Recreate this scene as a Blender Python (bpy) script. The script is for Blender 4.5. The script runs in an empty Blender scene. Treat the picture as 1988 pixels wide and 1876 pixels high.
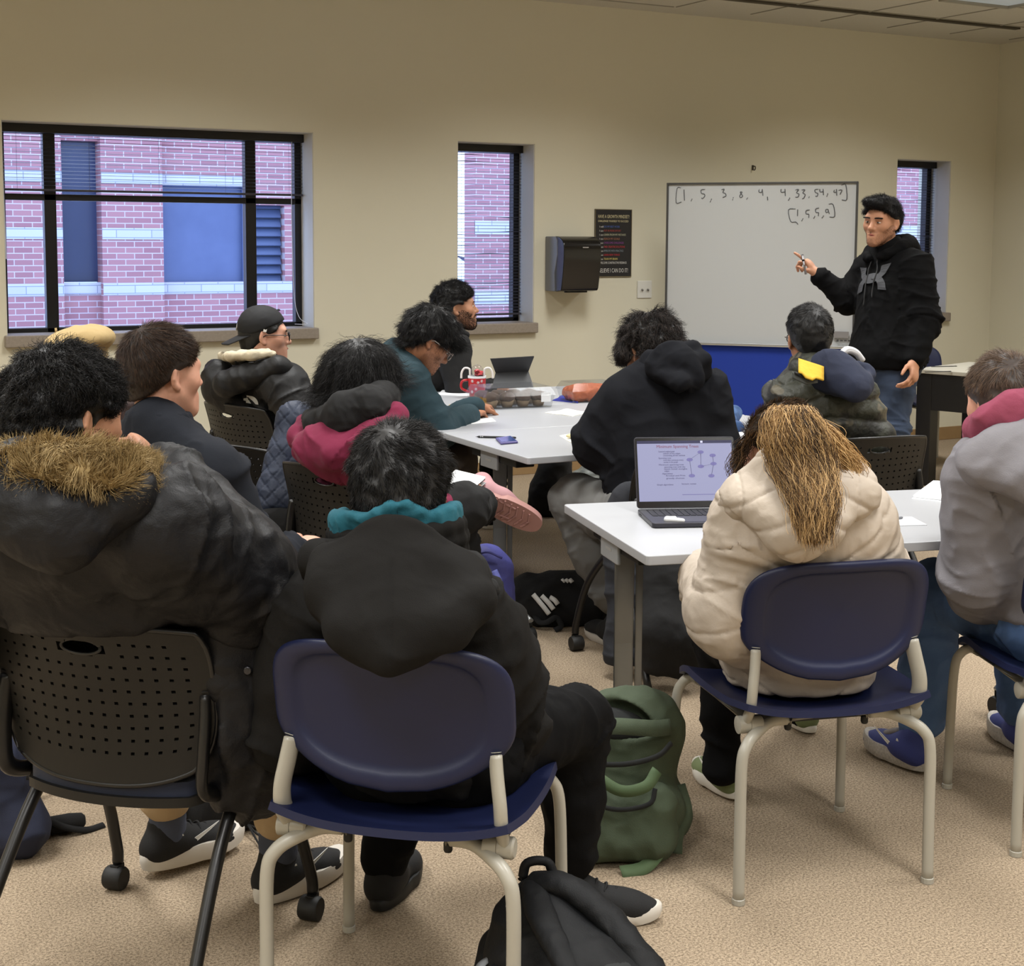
import bpy, math, random
import numpy as np
from mathutils import Vector, Matrix
SC = bpy.context.scene
COL = SC.collection
rng = np.random.default_rng(7)
random.seed(7)
PI = math.pi
A_ = np.array

# ------------------------------------------------------------------ camera
FPX, PPX, PPY = 2829.7, 994.0, 736.4
YAW, PITCH, ROLL, CAMH = 0.499515, 0.0962761, 0.00528396, 1.545
_fw = A_([math.sin(YAW)*math.cos(PITCH), math.cos(YAW)*math.cos(PITCH), -math.sin(PITCH)])
_r = A_([math.cos(YAW), -math.sin(YAW), 0.0]); _u = np.cross(_r, _fw)
_c, _s = math.cos(ROLL), math.sin(ROLL)
CR, CU, CF = _c*_r+_s*_u, -_s*_r+_c*_u, _fw
CAM = A_([0, 0, CAMH])
def ray(x, y): return CR*((x-PPX)/FPX) - CU*((y-PPY)/FPX) + CF
def W(x, y, d): return CAM + d*ray(x, y)                      # point seen at pixel x, y at depth d
def WZ(x, y, z):
    r = ray(x, y); return CAM + r*((z-CAMH)/r[2])             # ... on the level plane at height z
def WY(x, y, Y):
    r = ray(x, y); return CAM + r*(Y/r[1])                    # ... on a plane parallel to the long wall
cd = bpy.data.cameras.new('camera'); co = bpy.data.objects.new('camera', cd); COL.objects.link(co)
cd.sensor_fit = 'HORIZONTAL'; cd.sensor_width = 36.0; cd.lens = FPX/1988*36
cd.shift_x = (994.0-PPX)/1988; cd.shift_y = -(938-PPY)/1988
cd.clip_start = 0.05; cd.clip_end = 200
m = Matrix.Identity(4)
for i in range(3):
    m[i][0], m[i][1], m[i][2], m[i][3] = CR[i], CU[i], -CF[i], CAM[i]
co.matrix_world = m
SC.camera = co
SC.view_settings.view_transform = 'Standard'
SC.view_settings.look = 'None'
SC.view_settings.gamma = 1.0
SC.view_settings.use_curve_mapping = False

# ------------------------------------------------------------------ helpers
def nrm(v): v = np.asarray(v, float); return v/max(np.linalg.norm(v), 1e-9)
def lin(c):
    c = A_(c, float)/255.0
    return tuple(np.where(c <= .04045, c/12.92, ((c+.055)/1.055)**2.4)) + (1.0,)

class Nodes:
    def __init__(s, m):
        m.use_nodes = True; s.t = m.node_tree; s.b = s.t.nodes.get('Principled BSDF'); s.o = s.t.nodes.get('Material Output')
    def n(s, typ, **kw):
        x = s.t.nodes.new('ShaderNode'+typ)
        for k, v in kw.items():
            if k[0] == '_': setattr(x, k[1:], v)
            else: x.inputs[k.replace('__', ' ')].default_value = v
        return x
    def l(s, a, b): s.t.links.new(a, b)
    def mix(s, fac, c1, c2, mode='MIX'):
        x = s.t.nodes.new('ShaderNodeMix'); x.data_type = 'RGBA'; x.blend_type = mode
        for soc, v in ((x.inputs[0], fac), (x.inputs[6], c1), (x.inputs[7], c2)):
            if hasattr(v, 'is_output'): s.l(v, soc)
            else: soc.default_value = v
        return x.outputs[2]
    def ramp(s, fac, p0, p1, c0=(0, 0, 0, 1), c1=(1, 1, 1, 1)):
        x = s.t.nodes.new('ShaderNodeValToRGB'); e = x.color_ramp.elements
        e[0].position, e[1].position, e[0].color, e[1].color = p0, p1, c0, c1
        s.l(fac, x.inputs[0]); return x.outputs[0]
    def coord(s, kind='Object'):
        return s.t.nodes.new('ShaderNodeTexCoord').outputs[kind]
    def bump(s, h, strength, dist=.002):
        x = s.n('Bump', Strength=strength, Distance=dist); s.l(h, x.inputs['Height']); s.l(x.outputs[0], s.b.inputs['Normal'])

MATS = {}
def mat(name, c=(128, 128, 128), rough=.6, metal=0, spec=.5, noise=None, bump=None, sheen=0, coat=0, emit=None, trans=0, c2=None, sss=0, isl=None, wr=None):
    """procedural material: c sRGB 0-255; noise=(scale, amount) mottles it towards c2; bump=(scale, strength)"""
    if name in MATS: return MATS[name]
    m = bpy.data.materials.new(name); N = Nodes(m); b = N.b
    b.inputs['Base Color'].default_value = lin(c); b.inputs['Roughness'].default_value = rough
    b.inputs['Metallic'].default_value = metal; b.inputs['Specular IOR Level'].default_value = spec
    if sheen: b.inputs['Sheen Weight'].default_value = sheen; b.inputs['Sheen Roughness'].default_value = .5
    if coat: b.inputs['Coat Weight'].default_value = coat; b.inputs['Coat Roughness'].default_value = .15
    if trans: b.inputs['Transmission Weight'].default_value = trans
    if sss:
        b.inputs['Subsurface Weight'].default_value = sss; b.inputs['Subsurface Radius'].default_value = (.012, .004, .002); b.inputs['Subsurface Scale'].default_value = .6
    if emit: b.inputs['Emission Color'].default_value = lin(emit[0]); b.inputs['Emission Strength'].default_value = emit[1]
    co = N.coord()
    cc2 = lin(c2) if c2 else tuple(min(1, v*.72) for v in lin(c)[:3])+(1,)
    if noise:
        t = N.n('TexNoise', Scale=noise[0], Detail=4.0, Roughness=.6); N.l(co, t.inputs['Vector'])
        f = N.ramp(t.outputs['Fac'], .5-.5*noise[1] if len(noise) < 3 else noise[2], .5+.5*noise[1] if len(noise) < 3 else noise[3])
        N.l(N.mix(f, lin(c), cc2), b.inputs['Base Color'])
    if isl:
        g = N.n('NewGeometry'); f = N.ramp(g.outputs['Random Per Island'], isl[0], isl[1])
        N.l(N.mix(f, lin(c), cc2), b.inputs['Base Color'])
    if bump:
        t = N.n('TexNoise', Scale=bump[0], Detail=5.0, Roughness=.65); N.l(co, t.inputs['Vector']); N.bump(t.outputs['Fac'], bump[1])
    if wr:
        t = N.n('TexNoise', Scale=wr[0], Detail=2.5, Roughness=.5, Distortion=.35); N.l(co, t.inputs['Vector'])
        f_ = N.n('TexNoise', Scale=bump[0] if bump else 500.0, Detail=2.0); N.l(co, f_.inputs['Vector'])
        ad = N.n('Math', _operation='MULTIPLY_ADD'); ad.inputs[1].default_value = .05; N.l(f_.outputs['Fac'], ad.inputs[0]); N.l(t.outputs['Fac'], ad.inputs[2])
        N.bump(ad.outputs[0], wr[1], .025)
    MATS[name] = m; return m

def tag(o, label=None, cat=None, group=None, kind=None):
    if label: o['label'] = label
    if cat: o['category'] = cat
    if group: o['group'] = group
    if kind: o['kind'] = kind
    return o

def link(name, me, m=None, parent=None, smooth=False, world=False):
    o = bpy.data.objects.new(name, me); COL.objects.link(o)
    if m is not None:
        for x in (m if isinstance(m, (list, tuple)) else [m]): me.materials.append(x)
    if parent is not None:
        o.parent = parent
        if world: o.matrix_parent_inverse = parent.matrix_basis.inverted()
    if smooth and len(me.polygons):
        me.polygons.foreach_set('use_smooth', np.ones(len(me.polygons), bool))
    return o

def mk(name, V, F, m=None, parent=None, smooth=True, world=False, mi=None):
    me = bpy.data.meshes.new(name)
    V = np.asarray(V, np.float32)
    if isinstance(F, np.ndarray):
        n, k = F.shape
        me.vertices.add(len(V)); me.vertices.foreach_set('co', V.ravel())
        me.loops.add(n*k); me.loops.foreach_set('vertex_index', F.astype(np.int32).ravel())
        me.polygons.add(n); me.polygons.foreach_set('loop_start', np.arange(0, n*k, k, dtype=np.int32))
        try: me.polygons.foreach_set('loop_total', np.full(n, k, np.int32))
        except Exception: pass
        me.update(calc_edges=True)
    else:
        me.from_pydata(V.tolist(), [], [list(f) for f in F]); me.update()
    o = link(name, me, m, parent, smooth, world)
    if mi is not None: me.polygons.foreach_set('material_index', np.asarray(mi, np.int32))
    return o

def empty(name, loc=(0, 0, 0), rz=0.0, label=None, cat=None, group=None):
    o = bpy.data.objects.new(name, None); COL.objects.link(o)
    o.location = [float(v) for v in loc]; o.rotation_euler = (0, 0, rz); o.empty_display_size = .05
    bpy.context.view_layer.update() if False else None
    o.matrix_basis = Matrix.Translation(Vector([float(v) for v in loc])) @ Matrix.Rotation(rz, 4, 'Z')
    return tag(o, label, cat, group)

def copy_tree(o, parent=None):
    c = o.copy(); COL.objects.link(c)
    if parent is not None: c.parent = parent
    for ch in list(o.children): copy_tree(ch, c)
    return c

def catmull(P, n=8, closed=False):
    P = [A_(p, float) for p in P]
    if len(P) < 3 and not closed: return A_(P)
    out = []; L = len(P)
    for i in range(L if closed else L-1):
        p1, p2 = P[i], P[(i+1) % L]
        p0 = P[i-1] if (closed or i > 0) else 2*p1-p2
        p3 = P[(i+2) % L] if (closed or i+2 < L) else 2*p2-p1
        for t in np.linspace(0, 1, n, endpoint=False):
            out.append(.5*((2*p1)+(-p0+p2)*t+(2*p0-5*p1+4*p2-p3)*t*t+(-p0+3*p1-3*p2+p3)*t**3))
    if not closed: out.append(P[-1])
    return A_(out)

def frame_of(d, up=(0, 0, 1)):
    d = nrm(d); up = A_(up, float)
    if abs(d@up) > .98: up = A_([0., 1, 0])
    r = nrm(np.cross(d, up)); return r, nrm(np.cross(r, d)), d

class MB:
    """collects shapes into one mesh"""
    def __init__(s): s.v = []; s.f = []; s.n = 0; s.M = None; s.mi = []; s.cm = 0
    def add(s, V, F):
        V = np.asarray(V, float).reshape(-1, 3)
        if s.M is not None: V = V@s.M[0].T + s.M[1]
        s.v.append(V); s.f += [[i+s.n for i in f] for f in F]; s.mi += [s.cm]*len(F); s.n += len(V); return s
    def at(s, loc=(0, 0, 0), R=None):
        s.M = (np.eye(3) if R is None else np.asarray(R, float), A_(loc, float)); return s
    def box(s, c, d, R=None):
        c = A_(c, float); h = A_(d, float)/2
        V = A_([[x, y, z] for x in (-1, 1) for y in (-1, 1) for z in (-1, 1)])*h
        if R is not None: V = V@np.asarray(R).T
        return s.add(V+c, [(0, 1, 3, 2), (4, 6, 7, 5), (0, 4, 5, 1), (2, 3, 7, 6), (0, 2, 6, 4), (1, 5, 7, 3)])
    def tube(s, P, r, n=10, closed=False, flat=None, caps=True):
        P = A_([A_(p, float) for p in P]); L = len(P)
        rr = np.broadcast_to(A_(r, float), (L,)) if np.ndim(r) < 2 else None
        V = []; prev = None
        for i in range(L):
            d = P[(i+1) % L]-P[i-1] if closed else P[min(i+1, L-1)]-P[max(i-1, 0)]
            d = nrm(d)
            if prev is None: a, b, _ = frame_of(d)
            else: a = nrm(prev-d*(prev@d)); b = np.cross(d, a)
            prev = a
            th = np.arange(n)*2*PI/n
            fx, fy = (1, 1) if flat is None else flat
            V.append(P[i]+rr[i]*(np.outer(np.cos(th), a)*fx+np.outer(np.sin(th), b)*fy))
        V = np.concatenate(V); F = []
        for i in range(L if closed else L-1):
            j = (i+1) % L
            for k in range(n):
                F.append((i*n+k, i*n+(k+1) % n, j*n+(k+1) % n, j*n+k))
        if caps and not closed:
            F.append(tuple(range(n))[::-1]); F.append(tuple((L-1)*n+k for k in range(n)))
        return s.add(V, F)
    def prism(s, poly, z0, z1):
        n = len(poly); V = [(x, y, z0) for x, y in poly]+[(x, y, z1) for x, y in poly]
        F = [tuple(range(n))[::-1], tuple(range(n, 2*n))]+[(i, (i+1) % n, n+(i+1) % n, n+i) for i in range(n)]
        return s.add(V, F)
    def lathe(s, prof, n=20, c=(0, 0, 0), R=None):
        V = []; c = A_(c, float); m_ = len(prof)
        for r, z in prof:
            th = np.arange(n)*2*PI/n; V.append(np.c_[r*np.cos(th), r*np.sin(th), np.full(n, z)])
        V = np.concatenate(V)
        if R is not None: V = V@np.asarray(R).T
        F = [(i*n+k, i*n+(k+1) % n, (i+1)*n+(k+1) % n, (i+1)*n+k) for i in range(m_-1) for k in range(n)]
        F += [tuple(range(n))[::-1], tuple((m_-1)*n+k for k in range(n))]
        return s.add(V+c, F)
    def grid(s, G):
        G = np.asarray(G, float); a, b = G.shape[:2]
        return s.add(G.reshape(-1, 3), [(i*b+j, (i+1)*b+j, (i+1)*b+j+1, i*b+j+1) for i in range(a-1) for j in range(b-1)])
    def slab(s, G, t):
        """thick sheet: grid G offset by t along its normals"""
        G = np.asarray(G, float); a, b = G.shape[:2]
        du = np.gradient(G, axis=0); dv = np.gradient(G, axis=1); N = np.cross(du, dv); N /= np.maximum(np.linalg.norm(N, axis=2, keepdims=True), 1e-9)
        H = G-N*t; n = a*b; V = np.concatenate([G.reshape(-1, 3), H.reshape(-1, 3)])
        F = [(i*b+j, (i+1)*b+j, (i+1)*b+j+1, i*b+j+1) for i in range(a-1) for j in range(b-1)]
        F += [(n+i*b+j, n+i*b+j+1, n+(i+1)*b+j+1, n+(i+1)*b+j) for i in range(a-1) for j in range(b-1)]
        rim = [i*b for i in range(a)]+[(a-1)*b+j for j in range(1, b)]+[i*b+b-1 for i in range(a-2, -1, -1)]+[j for j in range(b-2, 0, -1)]
        L = len(rim)
        F += [(rim[k], n+rim[k], n+rim[(k+1) % L], rim[(k+1) % L]) for k in range(L)]
        return s.add(V, F)
    def build(s, name, m=None, parent=None, smooth=False, bevel=0, seg=2, world=False, auto=None):
        V = np.concatenate(s.v)
        o = mk(name, V, s.f, m, parent, smooth, world, s.mi if any(s.mi) else None)
        if bevel:
            b = o.modifiers.new('bevel', 'BEVEL'); b.width = bevel; b.segments = seg; b.limit_method = 'ANGLE'; b.angle_limit = math.radians(40)
            o.data.polygons.foreach_set('use_smooth', np.ones(len(o.data.polygons), bool))
            w = o.modifiers.new('wn', 'WEIGHTED_NORMAL'); w.keep_sharp = True
        elif auto:
            try: o.data.set_sharp_from_angle(angle=math.radians(auto))
            except Exception: pass
        return o

def rz(a): c, s = math.cos(a), math.sin(a); return A_([[c, -s, 0], [s, c, 0], [0, 0, 1.]])
def rx(a): c, s = math.cos(a), math.sin(a); return A_([[1., 0, 0], [0, c, -s], [0, s, c]])
def ry(a): c, s = math.cos(a), math.sin(a); return A_([[c, 0, s], [0, 1., 0], [-s, 0, c]])
def rrect(w, h, r, n=5):
    out = []
    for cx, cy, a0 in ((w/2-r, h/2-r, 0), (-w/2+r, h/2-r, 90), (-w/2+r, -h/2+r, 180), (w/2-r, -h/2+r, 270)):
        for k in range(n+1):
            a = math.radians(a0+90*k/n); out.append((cx+r*math.cos(a), cy+r*math.sin(a)))
    return out
def text(name, body, size, m, M4, parent=None, ax='LEFT', sx=1.0, ext=.0003):
    """flat lettering in the xy plane of the 4x4 matrix M4, converted to a mesh"""
    c = bpy.data.curves.new(name, 'FONT'); c.body = body; c.size = size; c.align_x = ax; c.extrude = ext; c.resolution_u = 2
    o = bpy.data.objects.new(name+'_tmp', c); COL.objects.link(o)
    me = bpy.data.meshes.new_from_object(o.evaluated_get(bpy.context.evaluated_depsgraph_get()))
    bpy.data.objects.remove(o); bpy.data.curves.remove(c)
    V = np.empty(len(me.vertices)*3); me.vertices.foreach_get('co', V); V = V.reshape(-1, 3); V[:, 0] *= sx
    M = A_(M4); V = V@M[:3, :3].T+M[:3, 3]
    me.vertices.foreach_set('co', V.ravel()); me.update(); me.name = name
    return link(name, me, m, parent)
def M4(x, y, z, o):
    M = np.eye(4); M[:3, 0], M[:3, 1], M[:3, 2], M[:3, 3] = x, y, z, o; return M
# ------------------------------------------------------------------ implicit surfaces (for bodies, cloth, bags)
class P_:
    pass
def cone(a, b, ra, rb=None, n=None, s=1.0, k=.03, op=0):
    p = P_(); p.a, p.b = A_(a, float), A_(b, float); p.ra, p.rb = ra, (ra if rb is None else rb); p.k, p.op = k, op
    p.n = None if n is None else nrm(n); p.s = s
    p.c = (p.a+p.b)/2; p.R = np.linalg.norm(p.b-p.a)/2+max(p.ra, p.rb)
    ba = p.b-p.a
    if p.n is not None: ba = ba+(s-1)*(ba@p.n)*p.n
    L2 = max(ba@ba, 1e-12)
    def f(X):
        q = X-p.a
        if p.n is not None: q = q+(s-1)*(q@p.n)[..., None]*p.n
        t = np.clip((q@ba)/L2, 0, 1)
        q = q-t[..., None]*ba
        return np.sqrt(np.einsum('...i,...i', q, q))-(p.ra+(p.rb-p.ra)*t)
    p.f = f; return p
def ell(c, r, R=None, k=.03, op=0):
    p = P_(); p.el = 1; p.c = A_(c, float); r = A_(r, float); p.R = max(r); p.k, p.op = k, op; R = None if R is None else A_(R, float)
    def f(X):
        q = X-p.c
        if R is not None: q = q@R
        a = q/r; k0 = np.sqrt(np.einsum('...i,...i', a, a)); b = a/r; k1 = np.sqrt(np.einsum('...i,...i', b, b))
        return k0*(k0-1)/np.maximum(k1, 1e-6)
    p.f = f; return p
def bx(c, h, R=None, rad=.01, k=.03, op=0):
    p = P_(); p.c = A_(c, float); h = A_(h, float); p.R = np.linalg.norm(h); p.k, p.op = k, op; R = None if R is None else A_(R, float)
    def f(X):
        q = X-p.c
        if R is not None: q = q@R
        q = np.abs(q)-(h-rad); m_ = np.maximum(q, 0)
        return np.sqrt(np.einsum('...i,...i', m_, m_))+np.minimum(q.max(-1), 0)-rad
    p.f = f; return p
def plane(c, n, k=.01):
    """cuts away everything on the side n points to"""
    p = P_(); p.c = A_(c, float); p.n = nrm(n); p.R = 1e9; p.k, p.op = k, 2
    p.f = lambda X: (X-p.c)@p.n
    return p
def chain(P, r, k=.02, n=None, s=1.0):
    P = [A_(q, float) for q in P]; r = np.broadcast_to(A_(r, float), (len(P),))
    return [cone(P[i], P[i+1], r[i], r[i+1], n, s, k) for i in range(len(P)-1)]
def comb(d, e, p):
    k = max(p.k, 1e-6)
    if p.op == 0:
        h = np.maximum(k-np.abs(d-e), 0)/k; return np.minimum(d, e)-h*h*k*.25
    if p.op == 1: e = -e
    h = np.maximum(k-np.abs(d-e), 0)/k; return np.maximum(d, e)+h*h*k*.25

def sdf_mesh(prims, h, smooth=1):
    pos = [p for p in prims if p.op == 0]
    lo = np.min([p.c-p.R for p in pos], axis=0)-3*h; hi = np.max([p.c+p.R for p in pos], axis=0)+3*h
    B = 8; bs = B*h
    nb = np.ceil((hi-lo)/bs).astype(int)
    g = np.stack(np.meshgrid(*[np.arange(n) for n in nb], indexing='ij'), -1).reshape(-1, 3)
    C = lo+(g+.5)*bs
    d = np.full(len(C), 9.0)
    for p in prims: d = comb(d, p.f(C), p)
    keep = np.abs(d) < bs*.87*1.7+.01
    g, C = g[keep], C[keep]
    n = len(g)
    off = np.stack(np.meshgrid(*[np.arange(B+1)*h]*3, indexing='ij'), -1)
    D = np.full((n, B+1, B+1, B+1), 9.0, np.float32)
    br = bs*.87; km = max(p.k for p in prims)
    for p in prims:
        if p.op == 2: sel = np.arange(n)
        else: sel = np.nonzero(np.linalg.norm(C-p.c, axis=1) < p.R*(1.35 if getattr(p, 'el', 0) else 1)+br+km+.02)[0]
        for c0 in range(0, len(sel), 600):
            ss = sel[c0:c0+600]
            X = (lo+g[ss]*bs)[:, None, None, None, :]+off
            D[ss] = comb(D[ss], p.f(X).astype(np.float32), p)
    N = nb*B+2
    S = D < 0
    cnt = np.zeros((n, B, B, B), np.int8)
    for i in (0, 1):
        for j in (0, 1):
            for k in (0, 1): cnt += S[:, i:B+i, j:B+j, k:B+k]
    m_ = (cnt > 0) & (cnt < 8)
    bi, ci, cj, ck = np.nonzero(m_)
    acc = np.zeros((len(bi), 3)); w = np.zeros(len(bi))
    cor = {}
    for i in (0, 1):
        for j in (0, 1):
            for k in (0, 1): cor[i, j, k] = D[bi, ci+i, cj+j, ck+k].astype(float)
    for a in cor:
        for ax in range(3):
            if a[ax] == 0:
                b = list(a); b[ax] = 1; b = tuple(b)
                x, y = cor[a], cor[b]; cr = (x < 0) != (y < 0)
                t = np.where(cr, x/np.where(cr, x-y, 1), 0)
                pt = np.repeat(A_(a, float)[None], len(t), 0); pt[:, ax] += t
                acc += pt*cr[:, None]; w += cr
    gc = g[bi]*B+np.stack([ci, cj, ck], -1)
    V = lo+(gc+acc/w[:, None])*h
    key = (gc[:, 0]*N[1]+gc[:, 1])*N[2]+gc[:, 2]
    o = np.argsort(key); ks = key[o]
    F = []
    for ax in range(3):
        e1, e2 = (ax+1) % 3, (ax+2) % 3
        sl = [slice(0, B)]*3; s2 = list(sl); s2[ax] = slice(1, B+1)
        x, y = S[(slice(None), *sl)], S[(slice(None), *s2)]
        b_, i_, j_, k_ = np.nonzero(x != y)
        G = g[b_]*B+np.stack([i_, j_, k_], -1)
        ins = x[b_, i_, j_, k_]
        q = []
        for s1, s2_ in ((1, 1), (0, 1), (0, 0), (1, 0)):
            H = G.copy(); H[:, e1] -= s1; H[:, e2] -= s2_
            kk = (H[:, 0]*N[1]+H[:, 1])*N[2]+H[:, 2]
            ix = np.minimum(np.searchsorted(ks, kk), len(ks)-1)
            q.append(np.where(ks[ix] == kk, o[ix], -1))
        q = np.stack(q, -1); ok = (q >= 0).all(1)
        q[~ins] = q[~ins][:, ::-1]
        F.append(q[ok])
    F = np.concatenate(F)
    for _ in range(smooth): V = relax(V, F)
    return V, F
def relax(V, F, lam=.5):
    n = len(V); a = F.ravel(); b = np.roll(F, -1, 1).ravel()
    c = np.bincount(a, minlength=n)+np.bincount(b, minlength=n)
    out = np.empty_like(V)
    for i in range(3):
        out[:, i] = (np.bincount(a, V[b, i], n)+np.bincount(b, V[a, i], n))/np.maximum(c, 1)
    return V*(1-lam)+out*lam
def normals(V, F):
    fn = np.cross(V[F[:, 2]]-V[F[:, 0]], V[F[:, 3]]-V[F[:, 1]])
    N = np.zeros_like(V)
    for i in range(3):
        N[:, i] = sum(np.bincount(F[:, k], fn[:, i], len(V)) for k in range(4))
    return N/np.maximum(np.linalg.norm(N, axis=1, keepdims=True), 1e-12)
def _h(i, j, k, s):
    x = (i*374761393+j*668265263+k*2147483647+s*1274126177) & 0xffffffff
    x = ((x ^ (x >> 13))*1274126177) & 0xffffffff
    return ((x ^ (x >> 16)) & 0xffff)/65535.0
def vnoise(X, f, s=0):
    X = X*f; i = np.floor(X).astype(np.int64); t = X-i; t = t*t*(3-2*t); r = 0
    for a in (0, 1):
        for b in (0, 1):
            for c in (0, 1):
                w = (t[:, 0] if a else 1-t[:, 0])*(t[:, 1] if b else 1-t[:, 1])*(t[:, 2] if c else 1-t[:, 2])
                r = r+w*_h(i[:, 0]+a, i[:, 1]+b, i[:, 2]+c, s)
    return r*2-1
def ridg(X, f, s=0, st=None):
    """fold-like ridges; st squeezes the pattern along a direction"""
    Y = X if st is None else X-np.outer(X@nrm(st[0]), nrm(st[0]))*(1-st[1])
    Y = Y+.25/f*np.stack([vnoise(X, f*.7, s+11), vnoise(X, f*.7, s+12), vnoise(X, f*.7, s+13)], -1)
    return 1-np.abs(vnoise(Y, f, s))*2
def folds(X, N, amp=.006, f=9, s=0, st=None):
    return X+N*((ridg(X, f, s, st)*.6+.4*ridg(X, f*2.1, s+5, st))*amp)[:, None]

CUR = [None]
def creases(X, N, amp, b, s=0):
    """sharp cloth folds: rings along limbs, slanting pulls over the trunk"""
    if b is None: segs = []
    else:
        j = b.J; segs = [(j[a], j[c], j[c]-j[a]) for a, c in (('shL', 'elL'), ('elL', 'wrL'), ('shR', 'elR'), ('elR', 'wrR'), ('hpL', 'knL'), ('knL', 'anL'), ('hpR', 'knR'), ('knR', 'anR')) if a in j and c in j]
        segs = [(p, q, nrm(d)) for p, q, d in segs]+[(j['pel'], j['nb'], None)]
    best = np.full(len(X), 9.0); A = np.tile(A_([.3, .2, 1.]), (len(X), 1)); joint = np.full(len(X), .45)
    for p, q, d in segs:
        L = np.linalg.norm(q-p); e = (q-p)/L; t = np.clip((X-p)@e, 0, L); dist = np.linalg.norm(X-p-t[:, None]*e, axis=1)-(.06 if d is None else 0)
        m_ = dist < best; best = np.where(m_, dist, best)
        if d is None:
            sg = np.where((X-p)@b.rt > 0, 1, -1)[:, None]; ax = b.up*.8+b.rt*sg*.75; jt = .55+0*t
        else: ax = np.tile(d, (len(X), 1)); jt = .35+.9*np.maximum(np.exp(-((L-t)/.11)**2), .8*np.exp(-(t/.09)**2))
        A = np.where(m_[:, None], ax, A); joint = np.where(m_, jt, joint)
    A = A/np.linalg.norm(A, axis=1, keepdims=True)
    W_ = .045*np.stack([vnoise(X, 7, s+31), vnoise(X, 7, s+32), vnoise(X, 7, s+33)], -1)
    Y = X+W_; ta = np.einsum('ij,ij->i', Y, A); Y = .30*Y+A*(.70*ta)[:, None]
    r = 1-np.abs(vnoise(Y, 15, s+41)); r2 = 1-np.abs(vnoise(Y, 27, s+42))
    mask = np.clip(.5+1.3*vnoise(X, 5, s+43), 0, 1.2)
    return X+N*(((r**4-.35)*1.0+(r2**4-.35)*.35)*amp*joint*mask*2)[:, None]
def cloth(name, prims, m, parent, h=.007, amp=.005, f=9, s=0, extra=None, smooth=1, st=None, cr=None):
    V, F = sdf_mesh(prims, h, smooth)
    N = normals(V, F)
    if amp: V = folds(V, N, amp, f, s, st)
    if extra is not None: V = extra(V, N)
    if cr is None: cr = .0075 if amp >= .003 else 0
    if cr: V = creases(V, normals(V, F), cr, CUR[0], s)
    return mk(name, V, F, m, parent, True, True)

# ------------------------------------------------------------------ fibres (hair, fur) as thin three-sided tubes
def fibres(R, T, N, L, seg=5, r=.0006, lift=.3, curl=0, cturn=2.0, grav=0, jit=.3, seed=0, taper=.25):
    """R roots, T flow direction, N outward normal, L lengths -> V, F"""
    g = np.random.default_rng(seed); n = len(R)
    L = np.broadcast_to(A_(L, float), (n,))*g.uniform(.75, 1.2, n)
    D = T*(1-lift)+N*lift+g.normal(0, jit, (n, 3)); D /= np.linalg.norm(D, axis=1, keepdims=True)
    up = A_([0, 0, -1.])
    P = [R]; d = D
    for i in range(seg):
        d = d+T*.25*(1-lift)+up*grav; d = d/np.linalg.norm(d, axis=1, keepdims=True)
        P.append(P[-1]+d*(L/seg)[:, None])
    P = np.stack(P, 1)
    A = np.cross(D, g.normal(0, 1, (n, 3))); A /= np.linalg.norm(A, axis=1, keepdims=True); Bv = np.cross(D, A)
    if curl:
        ph = g.uniform(0, 6.28, n); t = np.linspace(0, 1, seg+1)
        an = ph[:, None]+t[None]*cturn*6.28; rad = curl*t[None]**.6
        P = P+(np.cos(an)*rad-np.cos(ph)[:, None]*0)[..., None]*A[:, None]+(np.sin(an)*rad)[..., None]*Bv[:, None]
    return tubes(P, r, A, Bv, taper)
def tubes(P, r, A, Bv, taper=.25):
    n, m_, _ = P.shape
    w = r*np.linspace(1, taper, m_)**1.0
    V = np.empty((n, m_, 3, 3))
    for k in range(3):
        a = k*2*PI/3; V[:, :, k] = P+(math.cos(a)*A+math.sin(a)*Bv)[:, None]*w[None, :, None]
    base = (np.arange(n)*m_*3)[:, None, None]+(np.arange(m_-1)*3)[None, :, None]
    k = np.arange(3)[None, None]; k2 = (k+1) % 3
    F = np.stack([base+k, base+k2, base+3+k2, base+3+k], -1).reshape(-1, 4)
    return V.reshape(-1, 3), F
def sample(V, F, n, seed=0, mask=None):
    g = np.random.default_rng(seed)
    c = V[F].mean(1); a = np.linalg.norm(np.cross(V[F[:, 2]]-V[F[:, 0]], V[F[:, 3]]-V[F[:, 1]]), axis=1)
    if mask is not None: a = a*mask(c)
    i = g.choice(len(F), n, p=a/a.sum()); w = g.dirichlet((1, 1, 1, 1), n)
    P = np.einsum('nk,nkj->nj', w, V[F[i]]); Nn = normals(V, F)
    return P, np.einsum('nk,nkj->nj', w, Nn[F[i]])
def join(*vf):
    V = []; F = []; o = 0
    for v, f in vf: V.append(v); F.append(f+o); o += len(v)
    return np.concatenate(V), np.concatenate(F)
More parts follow.
